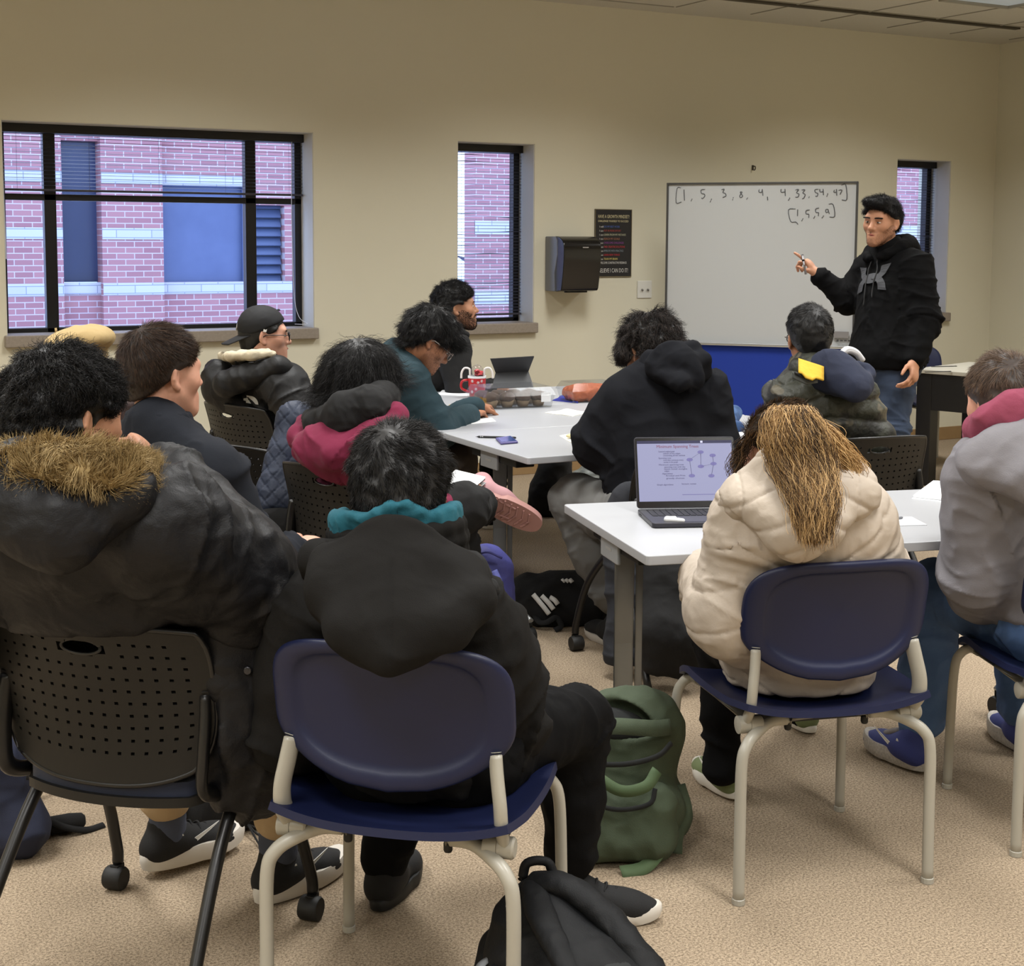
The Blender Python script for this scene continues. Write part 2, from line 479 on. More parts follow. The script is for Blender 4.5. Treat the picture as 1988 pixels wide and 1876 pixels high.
# ------------------------------------------------------------------ room
YW, XE, ZC = 8.289, 8.816, 3.052
X0, Y0 = -3.3, -3.6
def brickmat(name, c1, c2, cm, bw, rh, mort=.012, bias=0.0):
    m = bpy.data.materials.new(name); N = Nodes(m)
    sp = N.n('SeparateXYZ'); cb = N.n('CombineXYZ'); N.l(N.coord(), sp.inputs[0]); N.l(sp.outputs[0], cb.inputs[0]); N.l(sp.outputs[2], cb.inputs[1])
    t = N.n('TexBrick', Scale=1.0); t.inputs['Brick Width'].default_value = bw; t.inputs['Row Height'].default_value = rh
    t.inputs['Mortar Size'].default_value = mort/2; t.inputs['Bias'].default_value = bias; t.inputs['Mortar Smooth'].default_value = .1
    t.inputs['Color1'].default_value = lin(c1); t.inputs['Color2'].default_value = lin(c2); t.inputs['Mortar'].default_value = lin(cm)
    N.l(cb.outputs[0], t.inputs['Vector']); N.l(t.outputs['Color'], N.b.inputs['Base Color']); N.b.inputs['Roughness'].default_value = .9
    return m
m_wall = mat('wall_paint', (213, 208, 188), .75, spec=.3, bump=(220, .06), noise=(1.3, .9), c2=(209, 204, 183))
m_reveal = mat('reveal_paint', (205, 203, 196), .75, spec=.3)
m_tile = mat('ceiling_tile', (205, 202, 192), .95, spec=.1, noise=(160, .5), c2=(188, 184, 172), bump=(300, .25))
m_grid = mat('ceiling_grid', (150, 146, 134), .6)
m_slot = mat('slot_dark', (70, 64, 52), .7)
m_base = mat('vinyl_base', (150, 122, 84), .55, noise=(8, .6), c2=(138, 110, 74))
m_black = mat('black_metal', (14, 14, 16), .38, spec=.5)
m_sill = mat('sill_stone', (150, 140, 128), .6, noise=(60, .6), c2=(128, 118, 106))

def carpet():
    m = bpy.data.materials.new('carpet'); N = Nodes(m); co = N.coord()
    a = N.n('TexNoise', Scale=165.0, Detail=2.0, Roughness=.7); N.l(co, a.inputs['Vector'])
    b = N.n('TexNoise', Scale=380.0, Detail=2.0); N.l(co, b.inputs['Vector'])
    c = N.n('TexNoise', Scale=1.1, Detail=3.0); N.l(co, c.inputs['Vector'])
    col = N.mix(N.ramp(a.outputs['Fac'], .36, .64), lin((102, 88, 72)), lin((180, 161, 136)))
    col = N.mix(N.ramp(b.outputs['Fac'], .45, .6), col, N.mix(.45, col, lin((192, 176, 154))))
    col = N.mix(N.ramp(c.outputs['Fac'], .35, .7), col, N.mix(.30, col, lin((104, 89, 70))))
    w = N.n('TexNoise', Scale=5.0, Detail=6.0, Roughness=.8); N.l(co, w.inputs['Vector'])
    col = N.mix(N.ramp(w.outputs['Fac'], .70, .76), col, N.mix(.4, col, lin((70, 58, 44))))
    N.l(col, N.b.inputs['Base Color']); N.b.inputs['Roughness'].default_value = .97; N.b.inputs['Specular IOR Level'].default_value = .1
    N.bump(a.outputs['Fac'], .35, .004)
    return m
def struct(o, **k): return tag(o, kind='structure', **k)

b = MB(); b.box(((X0+XE)/2, (Y0+YW)/2, -.05), (XE-X0+.6, YW-Y0+.6, .1)); struct(b.build('floor', carpet()))
# ceiling: lay-in tiles, tee grid, slot diffuser
b = MB(); b.box(((X0+XE)/2, (Y0+YW)/2, ZC+.06), (XE-X0+.6, YW-Y0+.6, .1)); ceil = struct(b.build('ceiling', m_tile))
g = MB(); gx = np.arange(6.82-.61*16, XE, .61); gy = [y for y in np.arange(6.92-.61*16, 8.0, .61)]
for x in gx: g.box((x, (Y0+8.04)/2, ZC+.008), (.011, 8.04-Y0, .006))
for y in gy: g.box(((X0+XE)/2, y, ZC+.008), (XE-X0, .011, .006))
g.box(((X0+5.58)/2, 8.045, ZC+.008), (5.58-X0, .014, .006))
g.build('ceiling_grid', m_grid, ceil)
s_ = MB(); s_.box(((X0+8.24)/2+1.5, 7.585, ZC+.004), (8.24-X0-3.0, .05, .014)); s_.build('slot_diffuser', m_slot, ceil)
WINS = [(1.383, 3.163, 1.0, 2.168), (4.127, 4.682, .997, 2.153), (7.80, 8.346, .99, 2.154)]
b = MB(); xs = [X0-.3]; 
for w in WINS: xs += [w[0], w[1]]
xs.append(XE+.3)
T = .34
for i in range(len(xs)-1):
    a, c = xs[i], xs[i+1]
    if i % 2 == 0: b.box(((a+c)/2, YW+T/2, ZC/2+.02), (c-a, T, ZC+.2))
    else:
        w = WINS[i//2]
        b.box(((a+c)/2, YW+T/2, w[2]/2-.04), (c-a, T, w[2]+.08)); b.box(((a+c)/2, YW+T/2, (w[3]+ZC+.1)/2), (c-a, T, ZC+.1-w[3]))
struct(b.build('wall_back', m_wall))
b = MB(); b.box((XE+.1, (Y0+YW)/2, ZC/2), (.2, YW-Y0+.4, ZC+.2)); struct(b.build('wall_right', m_wall))
b = MB(); b.box((X0-.1, (Y0+YW)/2, ZC/2), (.2, YW-Y0+.4, ZC+.2)); struct(b.build('wall_left', m_wall))
b = MB(); b.box(((X0+XE)/2, Y0-.1, ZC/2), (XE-X0+.4, .2, ZC+.2)); struct(b.build('wall_front', m_wall))
b = MB(); b.box(((X0+XE)/2, YW-.005, .05), (XE-X0, .012, .1)); struct(b.build('baseboard_back', m_base, bevel=.003))
b = MB(); b.box((XE-.005, (Y0+YW)/2, .05), (.012, YW-Y0, .1)); struct(b.build('baseboard_right', m_base, bevel=.003))

# windows
def glassmat():
    m = bpy.data.materials.new('window_glass'); N = Nodes(m)
    tr = N.n('BsdfTransparent'); tr.inputs[0].default_value = (.93, .95, .97, 1); gl = N.n('BsdfGlossy', Roughness=.02)
    lw = N.n('LayerWeight', Blend=.08); mx = N.n('MixShader'); mu = N.n('Math', _operation='MULTIPLY'); mu.inputs[1].default_value = .5
    N.l(lw.outputs['Fresnel'], mu.inputs[0]); N.l(mu.outputs[0], mx.inputs[0]); N.l(tr.outputs[0], mx.inputs[1]); N.l(gl.outputs[0], mx.inputs[2]); N.l(mx.outputs[0], N.o.inputs[0])
    return m
m_glass = glassmat()
YF = 8.50
m_slat = mat('blind_slat', (52, 50, 58), .4)
m_cord = mat('blind_cord', (215, 215, 222), .5)
def window(n, w, mull=(), trans=None, blind_to=None, lab=''):
    x0, x1, z0, z1 = w
    root = struct(empty('window_%d' % n, ((x0+x1)/2, YF, z0)))
    ox, oz = (x0+x1)/2, z0
    f = MB(); fw = .045
    def bar(a, b_, c, d): f.box(((a+b_)/2-ox, .02, (c+d)/2-oz), (b_-a, .06, d-c))
    bar(x0, x1, z1-.055, z1); bar(x0, x1, z0, z0+.028); bar(x0, x0+fw, z0, z1); bar(x1-fw, x1, z0, z1)
    for q in mull: bar(q-.033, q+.033, z0, z1)
    if trans: bar(x0, x1, trans-.018, trans+.018)
    f.build('window_frame', m_black, root, bevel=.003)
    p = MB(); p.box((0, .03, (z1-z0)/2), (x1-x0-.02, .006, z1-z0-.02)); p.build('window_pane', m_glass, root)
    r = MB()                                                             # white painted reveals
    r.box((x1-ox-.002, -.105, (z1-z0)/2), (.004, .2, z1-z0)); r.box((x0-ox+.002, -.105, (z1-z0)/2), (.004, .2, z1-z0)); r.box((0, -.105, z1-z0-.002), (x1-x0, .2, .004))
    r.build('reveal', m_reveal, root)
    s = MB(); s.box((0, -.12, -.03), (x1-x0+.03, .26, .066)); s.build('window_sill', m_sill, root, bevel=.006)
    # venetian blind hanging inside the frame
    bl = empty('window_blind', (ox, YF-.05, z1), 0, lab, 'blind', 'black mini blinds in the windows')
    h = MB(); h.box((0, 0, -.028), (x1-x0-.015, .04, .05)); h.build('headrail', m_black, bl, bevel=.003)
    g = np.random.default_rng(n); sl = MB(); z = z1-.075; k = 0
    while z > blind_to:
        hw = (x1-x0)/2-.012; N_ = 13; X = np.linspace(-hw, hw, N_); b_ = g.random() < .30 and n > 1
        c0 = g.uniform(-hw, hw); sag = (g.uniform(-.009, .009) if b_ else 0)*np.exp(-((X-c0)/.10)**2)
        tl = math.radians(9+g.normal(0, 2))+(np.abs(sag)*35 if b_ else 0*X)
        G = np.zeros((N_, 3, 3))
        for j, t in enumerate((-.0115, 0, .0115)):
            G[:, j, 0] = X; G[:, j, 1] = t*np.cos(tl); G[:, j, 2] = z-z1+sag+t*np.sin(tl)+(.0012 if j == 1 else 0)
        sl.slab(G, .0005); z -= .0205
    sl.build('slats', m_slat, bl)
    for q in np.linspace(-(x1-x0)/2+.1, (x1-x0)/2-.1, 2 if n > 1 else 5):
        c = MB(); c.tube([(q, -.013, -.05), (q, -.013, blind_to-z1)], .0008, 5); c.build('ladder_cord', m_slat, bl)
    rr = MB(); rr.box((0, 0, blind_to-z1), (x1-x0-.02, .024, .012)); rr.build('bottom_rail', m_slat, bl, bevel=.002)
    return root, bl
w1, b1 = window(1, WINS[0], (1.669, 2.84), 1.762, 1.80, 'dark mini blind half lowered in the wide three-part window')
b = MB(); b.tube([(1.405-2.273, -.02, -.06), (1.412-2.273, -.022, -.75)], .004, 6); b.build('tilt_wand', m_cord, b1)
b = MB(); b.tube(catmull([(3.08-2.273, -.02, -.05), (3.075-2.273, -.02, -.5), (3.085-2.273, -.022, -.95), (3.10-2.273, -.06, -1.1), (3.13-2.273, -.12, -1.14), (3.10-2.273, -.14, -1.145), (3.06-2.273, -.10, -1.145)]), .0018, 5); b.build('pull_cord', m_cord, b1)
window(2, WINS[1], (), None, 1.05, 'dark mini blind fully lowered in the narrow window left of the towel dispenser')
window(3, WINS[2], (), None, 1.05, 'dark mini blind fully lowered in the narrow window behind the standing man')

# outside: brick buildings, snow, a bare tree
YB = 16.7
m_brick = brickmat('red_brick', (166, 118, 120), (146, 100, 106), (186, 174, 178), .2032, .0677, .011, -.2)
m_white = brickmat('white_brick', (190, 190, 192), (178, 178, 182), (136, 140, 152), .40, .0677*1.33, .010)
m_pane = mat('tinted_panel', (54, 64, 92), .25, spec=.6)
m_bluepanel = mat('blue_panel_brick', (88, 100, 134), .5, noise=(3, .5), c2=(78, 90, 124))  # blue-grey of the recessed facade panels, slightly mottled
def bxz(x0, x1, z0, z1, y, t=.3): return ((x0+x1)/2, y+t/2, (z0+z1)/2), (x1-x0, t, z1-z0)
def px(x, Y=YB): return WY(x, 450, Y)[0]
def pz(y, x, Y=YB): return WY(x, y, Y)[2]
bd = empty('building', (4, YB, 0), 0, 'red brick building with white brick bands seen through the wide window', 'building'); bo = A_([4, YB, 0])
def bpart(name, boxes, m_, par=bd, o=bo, **k):
    q = MB()
    for c, d in boxes: q.box(A_(c)-o, d)
    return q.build(name, m_, par, **k)
ztop, zbot = 6.0, -.4
xa, xb, xc, xd, xe, xf = px(122), px(198), px(317), px(497), px(558), px(600)+.5
bpart('wall', [bxz(-1, xa, zbot, ztop, YB), bxz(xb, xc, zbot, ztop, YB), bxz(xa, xb, zbot, pz(560, 160), YB+.12), bxz(xa, xb, pz(272, 160), ztop, YB+.12),
               bxz(xc, xf, zbot, pz(548, 400), YB+.10), bxz(xc, xd, pz(357, 400), ztop, YB+.10), bxz(xd, xf, pz(398, 520), ztop, YB+.10), bxz(xe, xf, pz(553, 560), pz(398, 560), YB+.1)], m_brick)
bz = [(pz(352, 10), pz(330, 10)), (pz(465, 260), pz(443, 260)), (pz(572, 260), pz(550, 260))]
bpart('white_band', [bxz(-1, xa-.002, *q, YB-.012, .02) for q in bz]+[bxz(xb+.002, xc-.002, *q, YB-.012, .02) for q in bz]+[bxz(xa, xb, pz(562, 160)-.06, pz(549, 160), YB+.1, .03), bxz(xc, xf, bz[2][0], bz[2][1], YB+.085, .02), bxz(xc, xd, bz[0][0], bz[0][1], YB+.085, .02)], m_white)
bpart('window_panel', [bxz(xa, xb, pz(549, 160), pz(272, 160), YB+.25, .05)], m_pane)
bpart('wide_panel', [bxz(xc, xd-.12, pz(549, 400), pz(357, 400), YB+.2, .05)], m_bluepanel)
bpart('mullion', [bxz(xd-.12, xd, pz(555, 480), pz(357, 480), YB+.14, .1)], m_bluepanel)
lv = MB(); z = pz(551, 520)
while z < pz(400, 520):
    lv.box(A_([(xd+xe)/2, YB+.2, z+.05])-bo, (xe-xd-.04, .012, .11), rx(math.radians(-35))); z += .112
lv.box(A_([(xd+xe)/2, YB+.26, (pz(551, 520)+pz(400, 520))/2])-bo, (xe-xd, .02, pz(400, 520)-pz(551, 520)))
lv.build('louver', mat('louver_blue', (74, 86, 116), .45), bd)
xg = px(922)
b2 = empty('building', (10, YB, 0), 0, 'brick building wing behind the blinds of the two narrow windows', 'building')
bpart('wall', [bxz(xg, 24, zbot, ztop, YB, .3)], m_brick, b2, A_([10, YB, 0]))
bpart('white_band', [bxz(xg, 24, pz(455, 960)-.3*k, pz(447, 960)-.3*k+.12, YB-.01, .02) for k in (-4, 0, 3)], m_white, b2, A_([10, YB, 0]))
b = MB(); b.box((6, 40, -.45), (140, 62, .1)); struct(b.build('ground', mat('snow', (225, 230, 236), .9, noise=(.4, .7), c2=(190, 200, 215))))
# bare tree in the gap between the buildings
tr = empty('tree', (*WY(906, 500, 20)[:2], -.4), 0, 'bare snowy tree in the gap beside the brick wing', 'tree')
t = MB(); g = np.random.default_rng(3)
def branch(p, d, L, r, lv_):
    q = p+d*L; t.tube([p, (p+q)/2+g.normal(0, .04*L, 3), q], [r, r*.85, r*.7], 6, caps=False)
    if lv_:
        for _ in range(3 if lv_ > 1 else 4):
            branch(q if g.random() < .6 else p+d*L*.7, nrm(d+g.normal(0, .55, 3)+A_([0, 0, .1])), L*.68, r*.6, lv_-1)
branch(A_([0, 0, 0.]), A_([0.03, 0, 1.]), 1.6, .09, 4)
t.build('trunk', mat('bark', (96, 100, 120), .9), tr)
# daylight
wd = bpy.data.worlds.new('sky'); SC.world = wd; wd.use_nodes = True
bg = wd.node_tree.nodes['Background']; bg.inputs[0].default_value = (.50, .64, 1.0, 1); bg.inputs[1].default_value = 4.4

# ceiling lights
m_lens = mat('light_lens', (200, 212, 222), .35, emit=((214, 228, 240), .12))
LW = 43.0
k = 0
for i, x in enumerate((7.11, 4.67, 2.23, -.21, -2.65)):
    for j, y in enumerate((6.31, 3.87, 1.43, -1.01)):
        if x < -2 and y > 3: pass
        l = bpy.data.lights.new('troffer_lamp', 'AREA'); l.shape = 'RECTANGLE'; l.size, l.size_y = .52, 1.12; l.energy = LW; l.color = (1.0, .995, .975); l.spread = math.radians(138)
        if (i, j) == (0, 0):
            r = empty('ceiling_light', (x, y, ZC), 0, 'recessed ceiling light panel in the top corner near the right wall', 'ceiling light')
            f = MB()
            for c, d in (((-.29, 0, -.004), (.03, 1.21, .02)), ((.29, 0, -.004), (.03, 1.21, .02)), ((0, .59, -.004), (.55, .03, .02)), ((0, -.59, -.004), (.55, .03, .02))): f.box(c, d)
            f.build('frame', m_grid, r, bevel=.002)
            f = MB(); f.box((0, 0, .004), (.55, 1.15, .004)); f.build('lens', m_lens, r)
        lo_ = bpy.data.objects.new('troffer_lamp', l); COL.objects.link(lo_); lo_.location = (x, y, ZC-.006)
SC.view_settings.exposure = 0.0

SC.cycles.max_bounces = 8; SC.cycles.diffuse_bounces = 4; SC.cycles.transparent_max_bounces = 16
SC.cycles.caustics_reflective = False; SC.cycles.caustics_refractive = False
SC.cycles.use_adaptive_sampling = True; SC.cycles.adaptive_threshold = .02
# ------------------------------------------------------------------ furniture
m_navy = mat('navy_plastic', (21, 28, 60), .42, spec=.4, bump=(900, .12))
m_frame = mat('grey_enamel', (166, 162, 150), .35, spec=.5)
m_blk = mat('black_plastic', (24, 23, 21), .5, spec=.35, bump=(700, .1))
m_tubeb = mat('black_tube', (16, 16, 17), .35, spec=.5)
m_cush = mat('navy_cushion', (24, 34, 58), .8, bump=(400, .2), sheen=.2)
m_rubber = mat('black_rubber', (14, 14, 14), .6)
def sup(a, n): return np.sign(a)*np.abs(a)**(2/n)
def navy_back(w=.474, h=.292, parts=True):
    """curved back shell: rounded outline, raised border, inset rear panel. x right, z up, rear is -y"""
    NT, rad = 64, [0, .3, .55, .70, .76, .79, .82, .90, .96, .99, 1.0]
    dep = [.010, .010, .010, .010, .009, .004, 0, -.001, .001, .004, .009]
    th = np.arange(NT)*2*PI/NT
    def layer(sgn):
        V = []
        for r, d in zip(rad, dep):
            x = sup(np.cos(th), 4.2)*w/2*r; up_ = np.sin(th) > 0
            z = np.where(up_, sup(np.sin(th), 2.7), sup(np.sin(th), 6.0))*(h-.058)/2*r
            z = z-.058*(1-(2*x/w)**2)*np.where(up_, 0, -np.sin(th))*r+.010*(1-(2*x/w)**2)*np.where(up_, np.sin(th), 0)*r+.02
            y = .045*(2*x/w)**2-.012*(2*z/h)**2
            y = y+(d if sgn < 0 else .018-.0*d) if sgn < 0 else y+.019-(.006 if r > .985 else 0)
            V.append(np.c_[x, y, z])
        return V
    A = layer(-1); B = layer(1); V = np.concatenate(A+B); nr = len(rad); F = []
    for i in range(nr-1):
        for k in range(NT):
            a, b_ = i*NT+k, i*NT+(k+1) % NT; c, d = (i+1)*NT+(k+1) % NT, (i+1)*NT+k
            F.append((a, b_, c, d)); o = nr*NT; F.append((o+a, o+d, o+c, o+b_))
    for k in range(NT):
        a, b_ = (nr-1)*NT+k, (nr-1)*NT+(k+1) % NT; o = nr*NT; F.append((a, b_, o+b_, o+a))
    return V, F
def navy_chair(label, x, y, fx, fy, group='navy stacking chairs'):
    """x, y: middle of the four feet; (fx, fy): the way it faces"""
    a = math.atan2(-fx, fy)
    r = empty('stacking_chair', (x, y, 0), a, label, 'chair', group)
    V, F = navy_back(); q = MB(); q.at((0, -.252, .668), rx(math.radians(11))).add(V, F); q.build('backrest', m_navy, r, True)
    # seat shell
    n = 25; U = np.linspace(-1, 1, n); G = np.zeros((n, n, 3))
    for i, u in enumerate(U):
        for j, v in enumerate(U):
            uu = u*math.sqrt(1-v*v*.16); vv = v*math.sqrt(1-u*u*.16)
            X, Y = uu*.252, vv*.245-.015
            z = .447+.022*abs(u)**3-.014*(1-u*u)*(1-v*v)-.05*max(0, v-.45)**2*2.2+.012*max(0, -v-.6)*2
            G[i, j] = (X, Y, z)
    q = MB(); q.slab(G, .016); q.build('seat', m_navy, r, True, auto=50)
    q = MB(); q.box((0, -.02, .415), (.30, .30, .02)); q.box((0, -.02, .400), (.26, .26, .012))
    for sx in (-.1, .1): q.lathe([(.009, -.012), (.009, .012)], 10, (sx, -.17, .396))
    q.build('under_tray', m_rubber, r, bevel=.006)
    fr = MB()
    fr.tube([(-.175, -.175, .418), (.175, -.175, .418)], .0135, 12); fr.tube([(-.195, .16, .418), (.195, .16, .418)], .0125, 12)
    for s in (-1, 1):
        fr.tube([(s*.20, -.175, .418), (s*.20, .20, .418)], .0125, 12)
    fr.build('seat_frame', m_frame, r, True)
    for s in (-1, 1):
        q = MB(); q.tube(catmull([(s*.10, -.178, .415), (s*.150, -.182, .413), (s*.195, -.205, .398), (s*.228, -.225, .375), (s*.2425, -.232, .33), (s*.244, -.233, .18), (s*.245, -.235, .004)], 6), .0138, 14)
        lg = q.build('leg', m_frame, r, True); q = MB(); q.lathe([(.0155, 0), (.0155, .012), (.013, .014)], 12, (s*.245, -.235, .001)); q.build('glide', m_frame, lg)
        q = MB(); q.tube(catmull([(s*.200, .14, .418), (s*.204, .185, .415), (s*.222, .208, .395), (s*.236, .215, .35), (s*.241, .219, .2), (s*.243, .222, .004)], 6), .0128, 14)
        lg = q.build('leg', m_frame, r, True); q = MB(); q.lathe([(.0145, 0), (.0145, .012), (.012, .014)], 12, (s*.243, .222, .001)); q.build('glide', m_frame, lg)
        # flat upright that carries the back
        q = MB(); q.tube(catmull([(s*.199, -.200, .600), (s*.206, -.212, .555), (s*.214, -.221, .505), (s*.215, -.215, .463), (s*.212, -.190, .43), (s*.212, -.184, .405)], 7), [.017]*36, 14, flat=(.72, 1.15)); q.build('upright', m_frame, r, True)
        q = MB(); q.lathe([(.012, -.032), (.021, -.03), (.021, -.004), (.0195, -.003), (.021, -.002), (.021, .026), (.017, .03)], 18, (s*.205, -.186, .413), ry(PI/2)); q.build('pivot', m_frame, r, True, auto=40)
    return r

def black_back(w=.495, h=.345):
    """perforated shell with a grip slot; holes are real"""
    nx_, nz_ = 17, 13
    def ticks(n, a, b_, hole):
        p = (b_-a)/n; t = []
        for i in range(n): t += [a+p*i+p*.5-hole/2, a+p*i+p*.5+hole/2]
        return [a]+t+[b_]
    X = ticks(nx_, -1, 1, .033); Z = ticks(nz_, -1, 1, .038)
    P = np.zeros((len(X), len(Z), 3))
    for i, u in enumerate(X):
        for j, v in enumerate(Z):
            uu = u*math.sqrt(1-.34*v*v*abs(v)) if v < 0 else u*math.sqrt(1-.14*v**6)
            vv = v*math.sqrt(1-.30*u*u*abs(u)) if v < 0 else v*(1-.13*abs(u)**2.4)
            x = uu*w/2; z = vv*h/2
            P[i, j] = (x, .055*(2*x/w)**2-.02*(2*z/h)**2, z)
    n1, n2 = len(X), len(Z); t = .009
    D = np.cross(np.gradient(P, axis=0), np.gradient(P, axis=1)); D /= np.linalg.norm(D, axis=2, keepdims=True)
    Q = P-D*t
    V = np.concatenate([P.reshape(-1, 3), Q.reshape(-1, 3)]); o = n1*n2; cells = set()
    for i in range(n1-1):
        for j in range(n2-1):
            hole = i % 2 == 1 and j % 2 == 1
            u, v = (X[i]+X[i+1])/2, (Z[j]+Z[j+1])/2
            if hole and (v < -.62 or v > .80 or abs(u) > .86 or (v > .5 and abs(u) < .34) or u*u+v*v*.9 > 1.08): hole = False
            if abs(u) < .19 and .60 < v < .82 and ((u/.19)**2+((v-.71)/.12)**2 < 1.0): hole = True
            if not hole: cells.add((i, j))
    F = []
    for i, j in cells:
        a, b_, c, d = i*n2+j, (i+1)*n2+j, (i+1)*n2+j+1, i*n2+j+1
        F.append((a, b_, c, d)); F.append((o+a, o+d, o+c, o+b_))
        for (di, dj), (p, q) in (((0, -1), (a, b_)), ((1, 0), (b_, c)), ((0, 1), (c, d)), ((-1, 0), (d, a))):
            if (i+di, j+dj) not in cells: F.append((p, o+p, o+q, q))
    edge = [P[i, 0] for i in range(n1)]+[P[n1-1, j] for j in range(1, n2)]+[P[i, n2-1] for i in range(n1-2, -1, -1)]+[P[0, j] for j in range(n2-2, 0, -1)]
    return V, F, A_(edge)-A_([0, -.004, 0])
def black_chair(label, x, y, fx, fy, group='black perforated nesting chairs'):
    a = math.atan2(-fx, fy)
    r = empty('nesting_chair', (x, y, 0), a, label, 'chair', group)
    V, F, E = black_back(); R = rx(math.radians(10)); o = (0, -.235, .628)
    q = MB(); q.at(o, R).add(V, F); bk = q.build('backrest', m_blk, r)
    q = MB(); q.at(o, R).tube(E, .006, 8, closed=True); q.build('rim', m_tubeb, bk, True)
    q = MB(); q.at((0, -.235-.021, .628+.12), R)
    q.tube([(.044*math.cos(t), -.006, .016*math.sin(t)) for t in np.linspace(0, 2*PI, 24, endpoint=False)], .004, 8, closed=True); q.build('grip_ring', m_tubeb, bk, True)
    n = 17; U = np.linspace(-1, 1, n)
    def seat(z0, sx, sy, dome):
        G = np.zeros((n, n, 3))
        for i, u in enumerate(U):
            for j, v in enumerate(U):
                G[i, j] = (u*math.sqrt(1-v*v*.35)*sx, v*math.sqrt(1-u*u*.35)*sy, z0+dome*(1-u*u)*(1-v*v)-.02*max(0, v-.6)**2)
        return G
    q = MB(); q.slab(seat(.462, .225, .215, .012), .035); q.build('seat', m_cush, r, True, auto=50)
    q = MB(); q.slab(seat(.432, .232, .222, 0), .02); q.build('seat_pan', m_blk, r, True, auto=50)
    for s in (-1, 1):
        q = MB(); q.tube(catmull([(s*.226, -.180, .655), (s*.231, -.190, .60), (s*.231, -.200, .53), (s*.226, -.195, .46), (s*.222, -.12, .428), (s*.22, 0, .422)], 6), .0145, 12, flat=(.85, 1.25)); q.build('upright', m_tubeb, r, True)
        q = MB(); q.tube(catmull([(s*.222, .02, .43), (s*.226, -.06, .40), (s*.235, -.17, .28), (s*.255, -.345, .012)], 7), .0135, 12)
        lg = q.build('leg', m_tubeb, r, True); q = MB(); q.lathe([(.017, 0), (.017, .014), (.014, .018)], 12, (s*.256, -.352, .001)); q.build('glide', m_rubber, lg)
        q = MB(); q.tube(catmull([(s*.222, -.06, .43), (s*.226, .04, .40), (s*.24, .17, .27), (s*.252, .235, .11), (s*.254, .243, .062)], 7), .0135, 12)
        lg = q.build('leg', m_tubeb, r, True)
        q = MB()
        q.lathe([(.012, -.023), (.025, -.023), (.028, -.018), (.028, .018), (.025, .023), (.012, .023)], 20, (s*.254, .243-.012, .0285), ry(PI/2))
        q.box((s*.254, .243-.004, .048), (.020, .03, .02)); q.build('caster', m_rubber, lg, True, auto=40)
    return r

m_top = mat('white_laminate', (168, 170, 174), .35, spec=.5)
m_edge = mat('white_edge', (160, 160, 158), .45)
m_silver = mat('silver_column', (150, 152, 152), .38, metal=.75)
m_brk = mat('grey_bracket', (150, 153, 156), .5)
def flip_table(label, c, rot, L=1.52, D=.75, H=.74, group='white training tables', foot=True):
    """c: left-front corner seen from the camera, rot: direction of the long side; x along length, y along depth"""
    r = empty('training_table', (c[0], c[1], 0), rot, label, 'table', group)
    q = MB(); q.at((L/2, D/2, 0)); q.prism(rrect(L, D, .012, 3), H-.026, H); q.build('tabletop', m_top, r, bevel=.003)
    for k, x in enumerate((.07, L-.07)):
        s = 1 if k == 0 else -1
        q = MB(); q.tube([(x, D/2, H-.05), (x, D/2, .12)], .029, 20); q.tube([(x+s*.045, D/2, H-.05), (x+s*.045, D/2, .12)], .011, 12)
        lg = q.build('leg', m_silver, r, True, auto=40)
        q = MB()
        for t in (-1, 1):
            q.tube([(x, D/2, .125), (x, D/2+t*.10, .118), (x, D/2+t*.27, .092)], [.034, .030, .020], 4, flat=(.9, .8))
        q.build('foot', m_silver, lg, bevel=.006)
        for t in (-1, 1):
            q = MB(); q.lathe([(.01, -.019), (.030, -.019), (.033, -.012), (.033, .012), (.030, .019), (.01, .019)], 18, (x, D/2+t*.262, .034), ry(PI/2))
            q.tube([(x, D/2+t*.262, .03), (x, D/2+t*.262, .085)], .012, 8)
            q.build('caster', m_rubber, lg, True, auto=40)
        q = MB(); q.box((x-s*.035, D/2+.02, H-.062), (.012, .15, .07)); bq = q.build('bracket', m_brk, r, bevel=.004)
        q = MB(); q.box((x-s*.0415, D/2+.02, H-.064), (.0012, .05, .008)); q.build('badge', m_edge, bq)
        q = MB(); q.box((x+s*.01, D/2, H-.046), (.08, .40, .04)); q.build('mount', m_rubber, r, bevel=.004)
    q = MB(); q.box((L/2, D/2-.1, H-.045), (L-.3, .03, .036)); q.build('stretcher', m_rubber, r, bevel=.003)
    return r
flip_table('white table with an open laptop on it, nearest the camera', (2.055, 3.045), math.radians(-14.2))
TR = math.radians(-2.0); tx, ty = A_([math.cos(TR), math.sin(TR)]), A_([-math.sin(TR), math.cos(TR)])
t0 = A_([2.60, 4.64])
flip_table('white table with a phone and pen near its corner, front of the joined cluster', t0, TR)
flip_table('white table in the middle of the joined cluster, under the cookie box', t0+ty*.757, TR)
flip_table('white table at the back of the joined cluster, under the tablet stand', t0+ty*1.514+tx*.02, TR)
navy_chair('navy plastic stacking chair under the man with the hanging black hood', 1.215, 2.59, .67, .74)
navy_chair('navy plastic stacking chair under the woman in the cream puffer', 2.333, 2.782, .25, .968)
navy_chair('navy plastic stacking chair under the boy in the grey jacket', 3.14, 2.62, .40, .916)
black_chair('black perforated nesting chair under the man with the fur hood', .785, 3.03, .72, .694)
